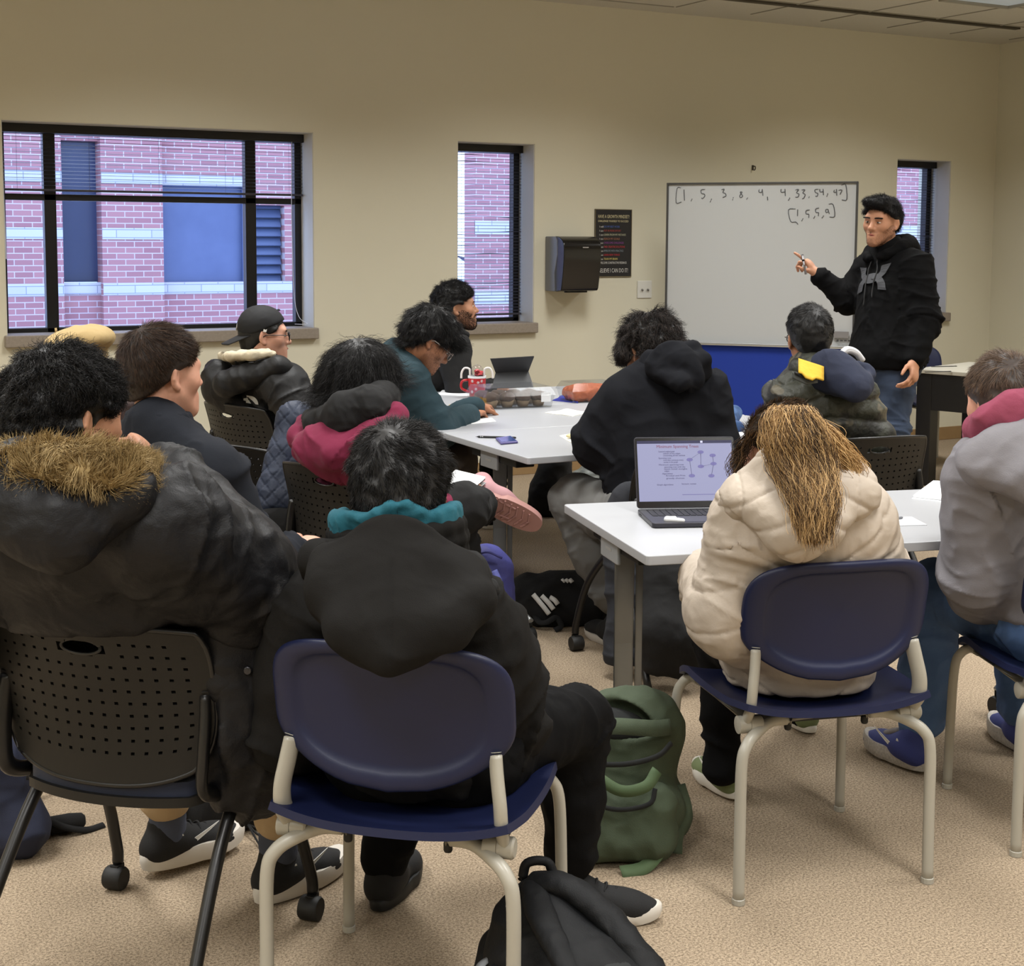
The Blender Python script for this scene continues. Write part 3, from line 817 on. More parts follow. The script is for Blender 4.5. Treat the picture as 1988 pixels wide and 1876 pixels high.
# ------------------------------------------------------------------ people
def skinmat(name, c, c2=None):
    return mat(name, c, .52, spec=.35, noise=(35, .5), c2=c2 or tuple(int(v*.92) for v in c), sss=.08)
def hairmat(name, c, c2, lo=.4, hi=1.0, rough=.5):
    HAIRC[name] = tuple(int(v*.8) for v in c)
    return mat(name, c, rough, spec=.28, isl=(lo, hi), c2=c2)
HAIRC = {}
SK_TAN = skinmat('skin_tan', (190, 138, 108)); SK_FAIR = skinmat('skin_fair', (214, 160, 136)); SK_BRN = skinmat('skin_brown', (168, 116, 86))
HR_BLK = hairmat('hair_black', (12, 11, 11), (30, 27, 27)); HR_BRN = hairmat('hair_brown', (44, 32, 25), (88, 66, 50)); HR_LBR = hairmat('hair_light_brown', (92, 72, 56), (150, 124, 98), .2, 1)
HR_DRK = hairmat('hair_dark_brown', (22, 18, 17), (58, 48, 42))

def rotf(f, up=(0, 0, 1), roll=0):
    """columns right, forward, up for a head looking along f"""
    f = nrm(f); u = A_(up, float); r = nrm(np.cross(f, u)); u = np.cross(r, f)
    c, s = math.cos(roll), math.sin(roll); r2 = c*r+s*u; u2 = -s*r+c*u
    return np.stack([r2, f, u2], 1)

class Head:
    def __init__(s, c, look, roll=0, size=1.0, up=(0, 0, 1)):
        s.c = A_(c, float); s.R = rotf(look, up, roll); s.k = size
    def w(s, *p): return s.c+s.R@(A_(p, float)*s.k)
    def pts(s, X): return s.c+(X*s.k)@s.R.T
    def loc(s, X): return ((X-s.c)@s.R)/s.k
    def dirs(s, X): return X@s.R.T
    def prims(s, ears=True, face=True, jaw=1.0, nose=1.0):
        k = s.k; R = s.R; w = s.w
        E = lambda c, r, kk=.02, op=0, R2=None: ell(w(*c), A_(r)*k, R if R2 is None else R@R2, kk*k, op)
        P = [E((0, -.018, .040), (.076, .098, .086), .02), E((0, .030, -.015), (.064, .066, .088), .03),
             cone(w(-.048*jaw, .0, -.048), w(-.006, .074, -.099), .024*k, .019*k, k=.03*k), cone(w(.048*jaw, .0, -.048), w(.006, .074, -.099), .024*k, .019*k, k=.03*k),
             cone(w(-.010, .080, -.101), w(.010, .080, -.101), .015*k, k=.02*k), E((0, .05, -.085), (.035, .03, .03), .03)]
        if face:
            P += [cone(w(-.036, .078, .026), w(.036, .078, .026), .013*k, k=.03*k),
                  E((-.042, .058, -.018), (.024, .024, .022), .03), E((.042, .058, -.018), (.024, .024, .022), .03),
                  E((-.032, .102, .003), (.019, .020, .013), .014, 1), E((.032, .102, .003), (.019, .020, .013), .014, 1),
                  E((-.032, .0765, .003), (.0145, .0135, .0125), .004), E((.032, .0765, .003), (.0145, .0135, .0125), .004),
                  cone(w(0, .088, .012), w(0, .110*1.0, -.026), .0075*k, .0115*nose*k, k=.012*k), E((0, .110, -.029), (.0125*nose, .012, .010), .008),
                  E((-.013, .098, -.033), (.0085, .010, .0075), .008), E((.013, .098, -.033), (.0085, .010, .0075), .008),
                  E((0, .084, -.066), (.030, .016, .022), .02),
                  cone(w(-.022, .090, -.0605), w(0, .098, -.0585), .0045*k, .0062*k, k=.006*k), cone(w(.022, .090, -.0605), w(0, .098, -.0585), .0045*k, .0062*k, k=.006*k),
                  cone(w(-.012, .092, -.0705), w(.012, .092, -.0705), .0068*k, k=.006*k), E((0, .104, -.065), (.020, .010, .0016), .004, 1)]
        if ears:
            for sx in (-1, 1):
                R2 = rz(sx*.42)@rx(-.18)
                P += [E((sx*.080, -.014, -.003), (.0085, .018, .030), .008, 0, R2), E((sx*.084, -.004, .000), (.006, .0105, .019), .006, 1, R2), E((sx*.079, -.006, -.030), (.008, .011, .010), .008, 0, R2),
                      cone(w(sx*.086, -.020, .022), w(sx*.090, -.026, -.006), .0042*k, k=.006*k)]
        return P

def hand(wr, d, n, left, curl=(.5, .55, .6, .65), k=1.0, thumb=.5, spread=.08, th_out=.7):
    """wr wrist, d towards the fingers, n out of the palm; left hand or right"""
    d = nrm(d); n = nrm(A_(n)-d*(A_(n)@d)); s = np.cross(d, n)*(-1 if left else 1); wr = A_(wr, float)
    P = [cone(wr-d*.02*k, wr+d*.02*k, .026*k, .029*k, n, 1.35, .02), cone(wr+d*.015*k, wr+d*.072*k, .034*k, .040*k, n, 2.5, .02),
         cone(wr+d*.02*k+s*.018*k+n*.006*k, wr+d*.05*k+s*.028*k+n*.008*k, .017*k, .013*k, k=.015)]
    Ls = (.041, .046, .043, .034); of = (.029, .010, -.010, -.028); st = (.086, .090, .086, .078)
    for i in range(4):
        p = wr+d*st[i]*k+s*of[i]*k; a = 0; sp = spread*(1.5-i)
        q = p-d*.02*k; r = (.0092, .0095, .009, .008)[i]*k
        P.append(cone(q, p, r*1.15, r*1.05, k=.010))
        for j, (f, c) in enumerate(zip((1, .65, .52), (.9, 1.1, .7))):
            a += curl[i]*c; dd = nrm(d*math.cos(a)+n*math.sin(a)+s*sp*math.cos(a))
            q = p+dd*Ls[i]*f*k; P.append(cone(p, q, r*(1-.06*j), r*(.92-.07*j), k=.004)); p = q
    p = wr+d*.028*k+s*.026*k+n*.008*k; dd = nrm(d*.65+s*th_out+n*thumb*.6)
    q = p+dd*.040*k; P.append(cone(p, q, .0135*k, .0105*k, k=.012)); dd = nrm(dd+d*.45+n*thumb*.5-s*th_out*.4); r_ = q+dd*.030*k
    P.append(cone(q, r_, .0105*k, .0085*k, k=.004)); P.append(cone(r_, r_+nrm(dd+d*.3)*.02*k, .0085*k, .007*k, k=.004))
    return P

class Body:
    """joints in world coordinates; J: pel, wst, cst, nb, shL, shR, elL, elR, wrL, wrR, hpL ... ; h: Head"""
    def __init__(s, head, **J):
        CUR[0] = s; s.h = head; s.J = {k: A_(v, float) for k, v in J.items()}
        j = s.J; s.rt = nrm(j['shR']-j['shL']); s.up = nrm(j['nb']-j['pel']); s.fw = nrm(np.cross(s.up, s.rt)); s.rt = np.cross(s.fw, s.up)
        mid = (j['shL']+j['shR'])/2
        j.setdefault('cst', j['pel']*.36+mid*.64); j.setdefault('wst', j['pel']*.72+mid*.28-s.fw*.0)
    def core(s, t=0.0, k=1.0, arms=True):
        j, fw, rt, up = s.J, s.fw, s.rt, s.up
        sl, sr = j['shL'], j['shR']; mid = (sl+sr)/2
        P = [cone(j['pel'], j['wst'], .150*k+t, .135*k+t, fw, 1.42, .06), cone(j['wst'], j['cst'], .135*k+t, .152*k+t, fw, 1.40, .06),
             cone(j['cst'], mid-up*.03, .152*k+t, .125*k+t, fw, 1.45, .06),
             cone(sl+rt*.03-up*.01, sr-rt*.03-up*.01, .062*k+t, None, None, 1, .06),
             cone(j['nb']+up*.0, sl*.75+j['nb']*.25, .050*k+t*.7, .050*k+t*.8, k=.05), cone(j['nb']+up*.0, sr*.75+j['nb']*.25, .050*k+t*.7, .050*k+t*.8, k=.05)]
        return P
    def arm(s, sd, t=0.0, k=1.0, cuff=1.0, el=1.0):
        j = s.J; a, b, c = j['sh'+sd], j['el'+sd], j['wr'+sd]
        return [cone(a, b, (.058+t)*k, (.046+t*el)*k, k=.035), cone(b, c*cuff+b*(1-cuff), (.046+t*el)*k, (.030+t*.8)*k, k=.025)]
    def neck(s, k=1.0):
        j = s.J; hb = s.h.w(0, -.022, -.055)
        return [cone(j['nb']-s.up*.03, hb, .062*k*s.h.k, .057*k*s.h.k, k=.025), cone(hb, s.h.w(0, -.01, -.02), .055*s.h.k, .05*s.h.k, k=.02)]
    def bare(s, handL=None, handR=None, **kw):
        P = s.h.prims(**kw)+s.neck()+s.core(-.02)
        for sd, hd in (('L', handL), ('R', handR)):
            if 'el'+sd in s.J: P += s.arm(sd, -.003)
            if hd: P += hd
        return P
    def legs(s, t=.012, k=1.0, which='LR', ankle=1.0, flare=0.0):
        j = s.J; P = []
        for sd in which:
            a, b, c = j['hp'+sd], j['kn'+sd], j['an'+sd]
            P += [cone(a, b, (.085+t)*k, (.060+t)*k, k=.04), cone(b, b*.45+c*.55, (.060+t)*k, (.052+t)*k, k=.03), cone(b*.45+c*.55, c*ankle+b*(1-ankle), (.052+t)*k, (.040+t+flare)*k, k=.03)]
        P.append(cone(j['hpL'], j['hpR'], .10*k+t, None, k=.05))
        return P

def sit(x, y, fx, fy, seat=.47, wid=.09, thigh=.43, fwd=0.0):
    """hips, knees and ankles of someone seated at floor point x, y facing (fx, fy)"""
    u = nrm([fx, fy, 0]); v = A_([u[1], -u[0], 0]); o = A_([x, y, 0])+u*fwd; z = A_([0, 0, 1.])
    return dict(pel=o+z*(seat+.10), hpL=o-v*wid+z*(seat+.075), hpR=o+v*wid+z*(seat+.075)), u, v, o

def person(label, x, y): return empty('person', (x, y, 0), 0, label, 'person', 'people in the study group')

CAPF = .765
def hair_cap(H, t=.012, front=.078, slope=CAPF, h=.004, extra=(), back=-.10, k=.012):
    """close hair volume on the skull, cut along the hairline"""
    P = [ell(H.w(0, -.018, .040), A_([.076+t, .098+t, .086+t*1.1])*H.k, H.R, .01), cone(H.w(0, -.05, -.01), H.w(0, -.048, -.045), (.062+t*.5)*H.k, (.052+t*.3)*H.k, H.R[:, 1], .9, .03)]
    P += [e for e in extra if e.op == 0]
    P.append(plane(H.w(0, .085, front), H.dirs(A_([[0, slope, -1.0]]))[0], k*H.k))
    for sx in (-1, 1): P.append(ell(H.w(sx*.100, .004, -.014), A_([.032, .030, .042])*H.k, H.R, .012, 1))
    P.append(plane(H.w(0, 0, back), H.dirs(A_([[0, 0, -1.0]]))[0], .008*H.k))
    P += [e for e in extra if e.op != 0]
    return sdf_mesh(P, h, 1)
def hair(H, m, parent, n=6000, L=.03, lift=.35, curl=0, cturn=2, grav=.06, r=.0006, jit=.3, seed=0, t=.012, crown=(0, -.055, .125), front=.078, slope=CAPF, extra=(), lump=.004, flow=None, seg=5, name='hair', back=-.10, lf=30, ret=False, Lf=None):
    V, F = hair_cap(H, t, front, slope, extra=extra, back=back)
    N = normals(V, F)
    if lump: V = V+N*((ridg(V, lf, seed)*.7+.3*vnoise(V, lf*2.3, seed+3))*lump)[:, None]
    R, Nn = sample(V, F, n, seed, lambda c_: (np.linalg.norm((np.abs(H.loc(c_))*A_([1, 0, 0])+H.loc(c_)*A_([0, 1, 1])-A_([.088, -.006, -.008]))*A_([.7, 1, .85]), axis=1) > .036)*1.0)
    c = H.w(*crown); T = R-c; T = T-Nn*np.einsum('ij,ij->i', T, Nn)[:, None]; T /= np.maximum(np.linalg.norm(T, axis=1, keepdims=True), 1e-6)
    sw = np.cross(Nn, T); T = T+.35*sw
    if flow is not None: T = flow(H.loc(R), T, Nn, H)
    # clump the flow
    T = T+.6*np.stack([vnoise(R, 55, seed+i) for i in range(3)], -1); T = T-Nn*np.einsum('ij,ij->i', T, Nn)[:, None]; T /= np.maximum(np.linalg.norm(T, axis=1, keepdims=True), 1e-6)
    LL = L if Lf is None else Lf(H.loc(R))*L
    ql = H.loc(R); LL = LL*np.clip((np.linalg.norm((np.stack([np.abs(ql[:, 0]), ql[:, 1], ql[:, 2]], -1)-A_([.088, -.006, .0]))*A_([.7, 1, .8]), axis=1)-.022)/.035, .15, 1) if L < .07 else LL
    f = fibres(R-Nn*.002, T, Nn, LL, seg, r, lift, curl, cturn, grav, jit, seed)
    nb_ = len(F); V, F = join((V, F), f); mi = np.ones(len(F), int); mi[:nb_] = 0
    cb = m.node_tree.nodes['Principled BSDF']
    mb = MATS.get(m.name+'_under') or mat(m.name+'_under', HAIRC[m.name], .55)
    return mk(name, V, F, [mb, m], parent, True, True, mi)

def shoe(name, an, d, parent, m_up, m_sole, L=.285, pitch=0.0, k=1.0, extra=None, high=.0, m_dark=None, wid=1.0, roll=0.0, sole_t=.028):
    """an: ankle joint, d: level direction of the toes. returns the shoe part (sole is its child)"""
    R = rotf(d)@ry(roll)@rx(pitch); o = A_(an, float)-R@A_([0, 0, .085])*k
    w = lambda *p: o+R@(A_(p, float)*k)
    S = lambda y: 1.0
    P = [cone(w(0, -.035, .045), w(0, .02, .055), .036*k*wid, .038*k*wid, k=.03), cone(w(0, .02, .05), w(.004, .135, .032), .040*k*wid, .034*k*wid, R[:, 2], 1.15, .04), cone(w(.004, .12, .030), w(.002, .175, .026), .040*k*wid, .030*k*wid, R[:, 2], 1.35, .04),
         cone(w(0, -.02, .05), w(0, -.012, .095+high), .036*k, .037*k, k=.025), plane(w(0, 0, .012), -R[:, 2], .004)]
    V, F = sdf_mesh(P, .0045, 2); up = mk(name, V, F, m_up, parent, True, True)
    pts = []
    for t in np.linspace(0, 2*PI, 40, endpoint=False):
        y = math.cos(t); x = math.sin(t)
        yy = .068+y*.142; ww = (.041+.008*math.sin((yy+.07)/.28*PI)+(.004 if yy > .09 else -.003))*wid
        pts.append((abs(x)**.75*np.sign(x)*ww+.003, yy))
    q = MB(); q.at(o, R*k)
    for z0, z1, g in ((0.002, sole_t*.45, .96), (sole_t*.45, sole_t, 1.0)):
        pass
    lay = [(.0, .92), (.003, .97), (sole_t*.5, 1.0), (sole_t*.85, .99), (sole_t, .95)]
    V = []; n = len(pts)
    for z, s in lay:
        for x, y in pts: V.append((x*s, .068+(y-.068)*s, z+max(0, y-.15)**2*3.2+(max(0, -.04-y)**2*2.0)))
    F = [tuple(range(n))[::-1], tuple((len(lay)-1)*n+i for i in range(n))]+[(l*n+i, l*n+(i+1) % n, (l+1)*n+(i+1) % n, (l+1)*n+i) for l in range(len(lay)-1) for i in range(n)]
    q.add(V, F); sl = q.build('sole', m_sole, up, True, auto=40, world=True) if False else None
    o2 = mk('sole', np.concatenate(q.v), q.f, m_sole, up, True); o2.matrix_parent_inverse = parent.matrix_basis.inverted()
    try: o2.data.set_sharp_from_angle(angle=.7)
    except Exception: pass
    o2.parent = up; o2.matrix_parent_inverse = Matrix.Identity(4)
    return up, w, R

def world_child(name, V, F, m, part, person_root, smooth=True):
    """a sub-part given in world coordinates under a part whose mesh is also in world coordinates"""
    o = mk(name, V, F, m, None, smooth); o.parent = part; o.matrix_parent_inverse = Matrix.Identity(4)
    return o
def arc(c, R, rx_, ry_, a0, a1, n=12, dz=0.0, lift=None):
    """points on an ellipse round c in the x-y plane of frame R; angle 0 is forward, grows to the right"""
    out = []
    for a in np.linspace(a0, a1, n):
        p = A_([math.sin(a)*rx_, math.cos(a)*ry_, dz*math.cos(a)+(lift(a) if lift else 0)]); out.append(A_(c)+R@p)
    return out

def carve(x, y, fx, fy, zt=.80, back=-.185, lo=.40, w=.30, k=.03):
    """keeps clothing in front of a chair's backrest"""
    u = nrm([fx, fy, 0]); v = A_([u[1], -u[0], 0]); R = np.stack([v, u, A_([0, 0, 1.])], 1)
    R = R@rx(math.radians(10)); c = A_([x, y, 0])+R@A_([0, back-.20, 0])+A_([0, 0, (zt+lo)/2])
    p = bx(c, (w, .20, (zt-lo)/2), R, .02, k, 1); return p
def seatcut(z=.462): return plane((0, 0, z), (0, 0, -1.), .012)
# ------------------------------------------------------------------ the people, back row first seen
def camdir(x, y, z=0.0):
    """level direction given as (right, away) of the camera"""
    f = nrm([CF[0], CF[1], 0]); r = nrm([CR[0], CR[1], 0]); return nrm(f*y+r*x+A_([0, 0, z]))
Z3 = A_([0, 0, 1.])
m_jkblk = mat('jacket_charcoal', (26, 25, 24), .85, spec=.12, bump=(500, .12), wr=(9, .4))
m_tr_blk = mat('trousers_black', (14, 14, 15), .9, spec=.12, bump=(600, .15), wr=(11, .4))
m_parka = mat('parka_black', (17, 17, 20), .55, spec=.30, bump=(350, .10), wr=(14, .5))
m_fleece = mat('fleece_black', (11, 11, 12), .95, bump=(160, .6))
m_teal = mat('teal_jersey', (24, 92, 108), .85, bump=(500, .15), wr=(16, .4))
m_rub_wh = mat('sole_white', (206, 200, 190), .6)
m_rub_bk = mat('sole_black', (18, 18, 18), .6)
m_knit_bk = mat('shoe_black_knit', (12, 12, 13), .8, bump=(420, .5))
m_white = mat('white_print', (225, 225, 222), .6)

def collar(b, m, parent, name='collar', r0=.085, hgt=.05, t=.013, a0=-2.6, a1=2.6, drop=.035, dz=.0, back=0.0):
    """standing collar round the neck"""
    R = np.stack([b.rt, b.fw, b.up], 1); c = b.J['nb']+b.up*dz
    P = []
    for e in np.linspace(0, 1, 3):
        q = arc(c+b.up*hgt*e, R, r0*(1-.06*e), r0*(.95-.05*e), PI+a0 if False else a0+PI-PI, a1, 17, -drop)
        P += chain(q, t, .01)
    return cloth(name, P, m, parent, .006, 0)

def hood_down(b, m, parent, name='hood', w=.17, drop=.26, depth=.05, rim=.026, tip=(0, 0), up0=.03, seed=0, amp=.004, h=.006, thick=.05, point=.05, lean=0.0, spread=.1, f=12, extra=None, more=(), rim_up=.05, front=.09):
    """a hood hanging down the back: pouch from the nape to a low point, with a rolled rim round the neck"""
    j = b.J; up, fw, rt = b.up, b.fw, b.rt
    c = j['nb']+up*up0-fw*.055
    tipp = c-up*drop-fw*(depth+.045)+rt*tip[0]+up*tip[1]
    mid = c*.5+tipp*.5-fw*.02
    P = [cone(c-rt*w*.55+fw*.01, c+rt*w*.55+fw*.01, thick, None, None, 1, .05), cone(c-rt*w*.45-up*.04-fw*.02, tipp, thick*1.1, point, fw, 1.25, .06), cone(c+rt*w*.45-up*.04-fw*.02, tipp, thick*1.1, point, fw, 1.25, .06), cone(c-fw*.02, tipp, w*.46, point*1.05, fw, 2.3, .05)]
    L = j['nb']+fw*front-rt*.085+up*.005; Rr = j['nb']+fw*front+rt*.085+up*.005
    rimp = catmull([L, c-rt*(w*.62)+fw*.05+up*rim_up*.7, c-rt*w*.42-fw*.03+up*rim_up, c-fw*.055+up*rim_up*.9, c+rt*w*.42-fw*.03+up*rim_up, c+rt*(w*.62)+fw*.05+up*rim_up*.7, Rr], 4)
    P += chain(rimp, rim, .025)
    P += list(more)
    return cloth(name, P, m, parent, h, amp, f, seed, extra=extra), rimp, tipp

def swoosh(name, part, w, m, side=1, y0=.03, z0=.05, s=1.0, thick=.0015, surf=.040):
    pts = [(-.045, .022), (-.06, .0), (-.05, -.018), (-.028, -.022), (.0, -.012), (.075, .026), (.0, .002), (-.025, -.006), (-.038, .0)]
    C = catmull([A_([a, c_, 0]) for a, c_ in pts], 4, True)
    V = []; n = len(C)
    for o_ in (0, thick):
        for a, c_, _ in C: V.append(w(side*(surf+o_-max(0, a*s+y0-.08)**2*1.5), y0+a*s, z0+c_*s))
    F = [tuple(range(n)), tuple(range(2*n-1, n-1, -1))]+[(i, (i+1) % n, n+(i+1) % n, n+i) for i in range(n)]
    return world_child(name, V, F, m, part, None, False)

def laces(part, w, m, n=4):
    q = MB()
    for i in range(n):
        y = .055+i*.022; z = .083-i*.0085
        q.tube(catmull([w(-.022, y, z-.006), w(0, y+.006, z+.006), w(.022, y, z-.006)], 4), .0028, 6)
    o = world_child('laces', np.concatenate(q.v), q.f, m, part, None); return o

# ---- man in the middle foreground, black jacket with a long hanging hood
def man_G():
    S, u, v, o = sit(1.215, 2.59, .62, .78, .45)
    H = Head(W(777, 968, 2.86), camdir(.02, 1, -.22), 0, 1.0)
    b = Body(H, nb=W(772, 1085, 2.82), shL=W(618, 1190, 2.86), shR=W(918, 1212, 2.84), elL=W(560, 1420, 2.92), elR=W(985, 1395, 2.95), wrL=W(690, 1440, 3.15), wrR=W(900, 1430, 3.2),
             knL=o+u*.46-v*.12+Z3*.50, knR=W(1118, 1398, 3.26), anL=W(748, 1668, 3.40), anR=W(1108, 1668, 3.33), **S)
    p = person('person from behind in charcoal hooded jacket over a teal collar, seated on a navy chair', *o[:2])
    V, F = sdf_mesh(b.bare(hand(b.J['wrL'], u, -Z3, True), hand(b.J['wrR'], u, -Z3, False)), .0045, 1)
    mk('body', V, F, SK_BRN, p, True, True)
    def taper(q): return 1.0
    hair(H, HR_BLK, p, 15000, .034, .16, curl=.003, cturn=.8, grav=.05, r=.0007, jit=.14, seed=1, t=.022, crown=(-.02, -.075, .10), front=.06, slope=.60, lump=.006, back=-.085,
         extra=(cone(H.w(-.03, -.062, -.05), H.w(-.022, -.058, -.088), .034, .022, k=.03), cone(H.w(.03, -.062, -.05), H.w(.022, -.058, -.088), .034, .022, k=.03), cone(H.w(0, -.07, -.04), H.w(0, -.066, -.09), .04, .03, k=.03)), Lf=lambda q: np.clip(.45+.75*(q[:, 2]+.08)/.2, .4, 1.15))
    P = b.core(.026)+b.arm('L', .030, cuff=.95, el=1.1)+b.arm('R', .030, cuff=.95, el=1.1)+[cone(b.J['pel']-Z3*.04, b.J['wst'], .185, .165, b.fw, 1.3, .05), cone(b.J['shL']-b.up*.05, b.J['elL']*.5+b.J['shL']*.5, .092, .085, k=.05), cone(b.J['shR']-b.up*.05, b.J['elR']*.5+b.J['shR']*.5, .092, .085, k=.05)]
    cloth('jacket', P+[carve(1.215, 2.59, .67, .74, .82, -.19), seatcut()], m_jkblk, p, .007, .008, 8, 3)
    # high collar with teal jersey showing inside
    R = np.stack([b.rt, b.fw, b.up], 1); c = b.J['nb']
    Pc = []
    for e, rr in ((0, .118), (.5, .124), (1, .122)): Pc += chain(arc(c+b.up*(.055*e-.005)+b.fw*.035, R, rr, rr*.88, .9, 2*PI-.9, 16, -.03), .014, .012)
    cloth('collar', Pc, m_jkblk, p, .005, .0025, 16, 5)
    Pt = []
    for e, rr in ((0, .104), (.35, .106), (.7, .108), (1, .110)): Pt += chain(arc(c+b.up*(.035+.045*e)+b.fw*.035, R, rr, rr*.88, 1.0, 2*PI-1.0, 18, -.035, lambda a: .014*math.cos(2*a)+.008*math.sin(5*a)), .0085, .008)
    for e in (0, .4, .8): Pt += chain(arc(c+b.up*(.062+.03*e)+b.fw*.03, R, .112, .10, 4.0, 5.0, 6, -.03), .011, .01)+chain(arc(c+b.up*(.06+.03*e)+b.fw*.03, R, .114, .10, 1.2, 2.15, 6, -.03), .010, .01)
    cloth('teal_collar', Pt, m_teal, p, .0045, .005, 22, 6)
    # hood: triangular pouch with a wide rim
    a, e, t_ = W(640, 1095, 2.71), W(900, 1120, 2.69), W(754, 1278, 2.56)
    l2, r2 = W(634, 1145, 2.66), W(918, 1168, 2.62); lo, ro = W(672, 1222, 2.58), W(868, 1222, 2.57)
    back = -camdir(0, 1)
    P = [cone(a, e, .030, .034, k=.05), cone(l2, t_, .032, .020, back, 1.1, .05), cone(r2, t_, .034, .020, back, 1.1, .05), cone(W(765, 1120, 2.69), W(757, 1215, 2.60), .115, .070, back, 3.0, .05), cone(a, l2, .03, k=.04), cone(e, r2, .034, k=.04), cone(lo, ro, .035, None, back, 1.3, .06),
         cone(W(700, 1160, 2.66), W(735, 1230, 2.59), .075, .04, back, 1.6, .06), cone(W(830, 1160, 2.66), W(780, 1230, 2.59), .075, .04, back, 1.6, .06)]
    P += chain([W(612, 1108, 2.82), W(618, 1085, 2.78), W(690, 1080, 2.735), W(770, 1088, 2.72), W(850, 1112, 2.72), W(920, 1150, 2.75), W(945, 1175, 2.80)], [.022, .026, .026, .026, .027, .026, .02], .03)
    rim_ = catmull([W(612, 1108, 2.82), W(618, 1085, 2.78), W(690, 1080, 2.735), W(770, 1088, 2.72), W(850, 1112, 2.72), W(920, 1150, 2.75), W(945, 1175, 2.80)], 10)
    mid_ = catmull([W(765, 1090, 2.66), W(760, 1180, 2.58), W(754, 1290, 2.5)], 16)
    def seams(X, N):
        d = np.min(np.linalg.norm(X[:, None]-rim_[None], axis=2), axis=1); e = np.min(np.abs((X[:, None]-mid_[None])@CR)+.5*np.abs((X[:, None]-mid_[None])@CU), axis=1)
        X = X+N*(.0045*(d < .050)-.004*np.exp(-((d-.053)/.004)**2)-.0035*np.exp(-(e/.005)**2)*(d > .05))[:, None]
        return X
    cloth('hood', P, m_jkblk, p, .0055, .004, 9, 8, seams, cr=.006)
    P = chain([W(868, 1095, 2.77), W(905, 1112, 2.765), W(940, 1150, 2.79)], [.03, .034, .022], .03)
    cloth('fleece_lining', P, m_fleece, p, .006, .004, 40, 2)
    cloth('trousers', b.legs(.016), m_tr_blk, p, .007, .006, 9, 4, cr=.004)
    d1 = nrm(WZ(1225, 1745, 0)-WZ(1105, 1740, 0)); d2 = nrm(WZ(800, 1660, 0)-WZ(735, 1750, 0))
    s1, w1_, _ = shoe('shoe', b.J['anR']*A_([1, 1, 0])+Z3*.085, d1, p, m_knit_bk, m_rub_wh, sole_t=.032); laces(s1, w1_, m_knit_bk)
    s2, w2_, _ = shoe('shoe', b.J['anL']*A_([1, 1, 0])+Z3*.087+d2*.0, d2, p, m_knit_bk, m_rub_bk, sole_t=.03); 
    P = [cone(w2_(0, -.066, .030), w2_(0, -.068, .05), .014, k=.01)]
    return p

# order: helpers first
# ------------------------------------------------------------------ more helpers for the figures
def garment(b, m, p, name='jacket', t=.025, ta=None, arms='LR', amp=.007, f=7, seed=0, h=.007, cuff=.95, more=(), el=1.0, extra=None, k=1.0, hem=.165, hemdrop=.04, st=None, chair=None):
    ta = t if ta is None else ta
    P = b.core(t, k)
    for sd in arms: P += b.arm(sd, ta, cuff=cuff, el=el)
    if hem: P.append(cone(b.J['pel']-Z3*hemdrop, b.J['wst'], hem, hem*.9, b.fw, 1.3, .05))
    return cloth(name, P+list(more)+([carve(*chair), seatcut()] if chair else []), m, p, h, amp, f, seed, extra, 1, st)
def glasses(H, m, parent, r=.023, lens=True, y=.112):
    q = MB(); rim = []
    for s in (-1, 1):
        ring = [H.w(s*.033+r*1.12*sup(math.cos(a), 2.8), y-abs(math.cos(a)*r*1.1+0)*.10, -.001+r*.78*sup(math.sin(a), 2.8)) for a in np.linspace(0, 2*PI, 24, endpoint=False)]
        q.tube(ring, .0022*H.k, 6, closed=True)
        q.tube([H.w(s*.058, y-.006, .006), H.w(s*.074, y-.03, .008), H.w(s*.083, .0, .008), H.w(s*.082, -.022, -.008)], .0024*H.k, 6)
    q.tube([H.w(-.009, y, .004), H.w(0, y+.004, .007), H.w(.009, y, .004)], .002*H.k, 6)
    o = mk('glasses', np.concatenate(q.v), q.f, m, parent, True, True); return o
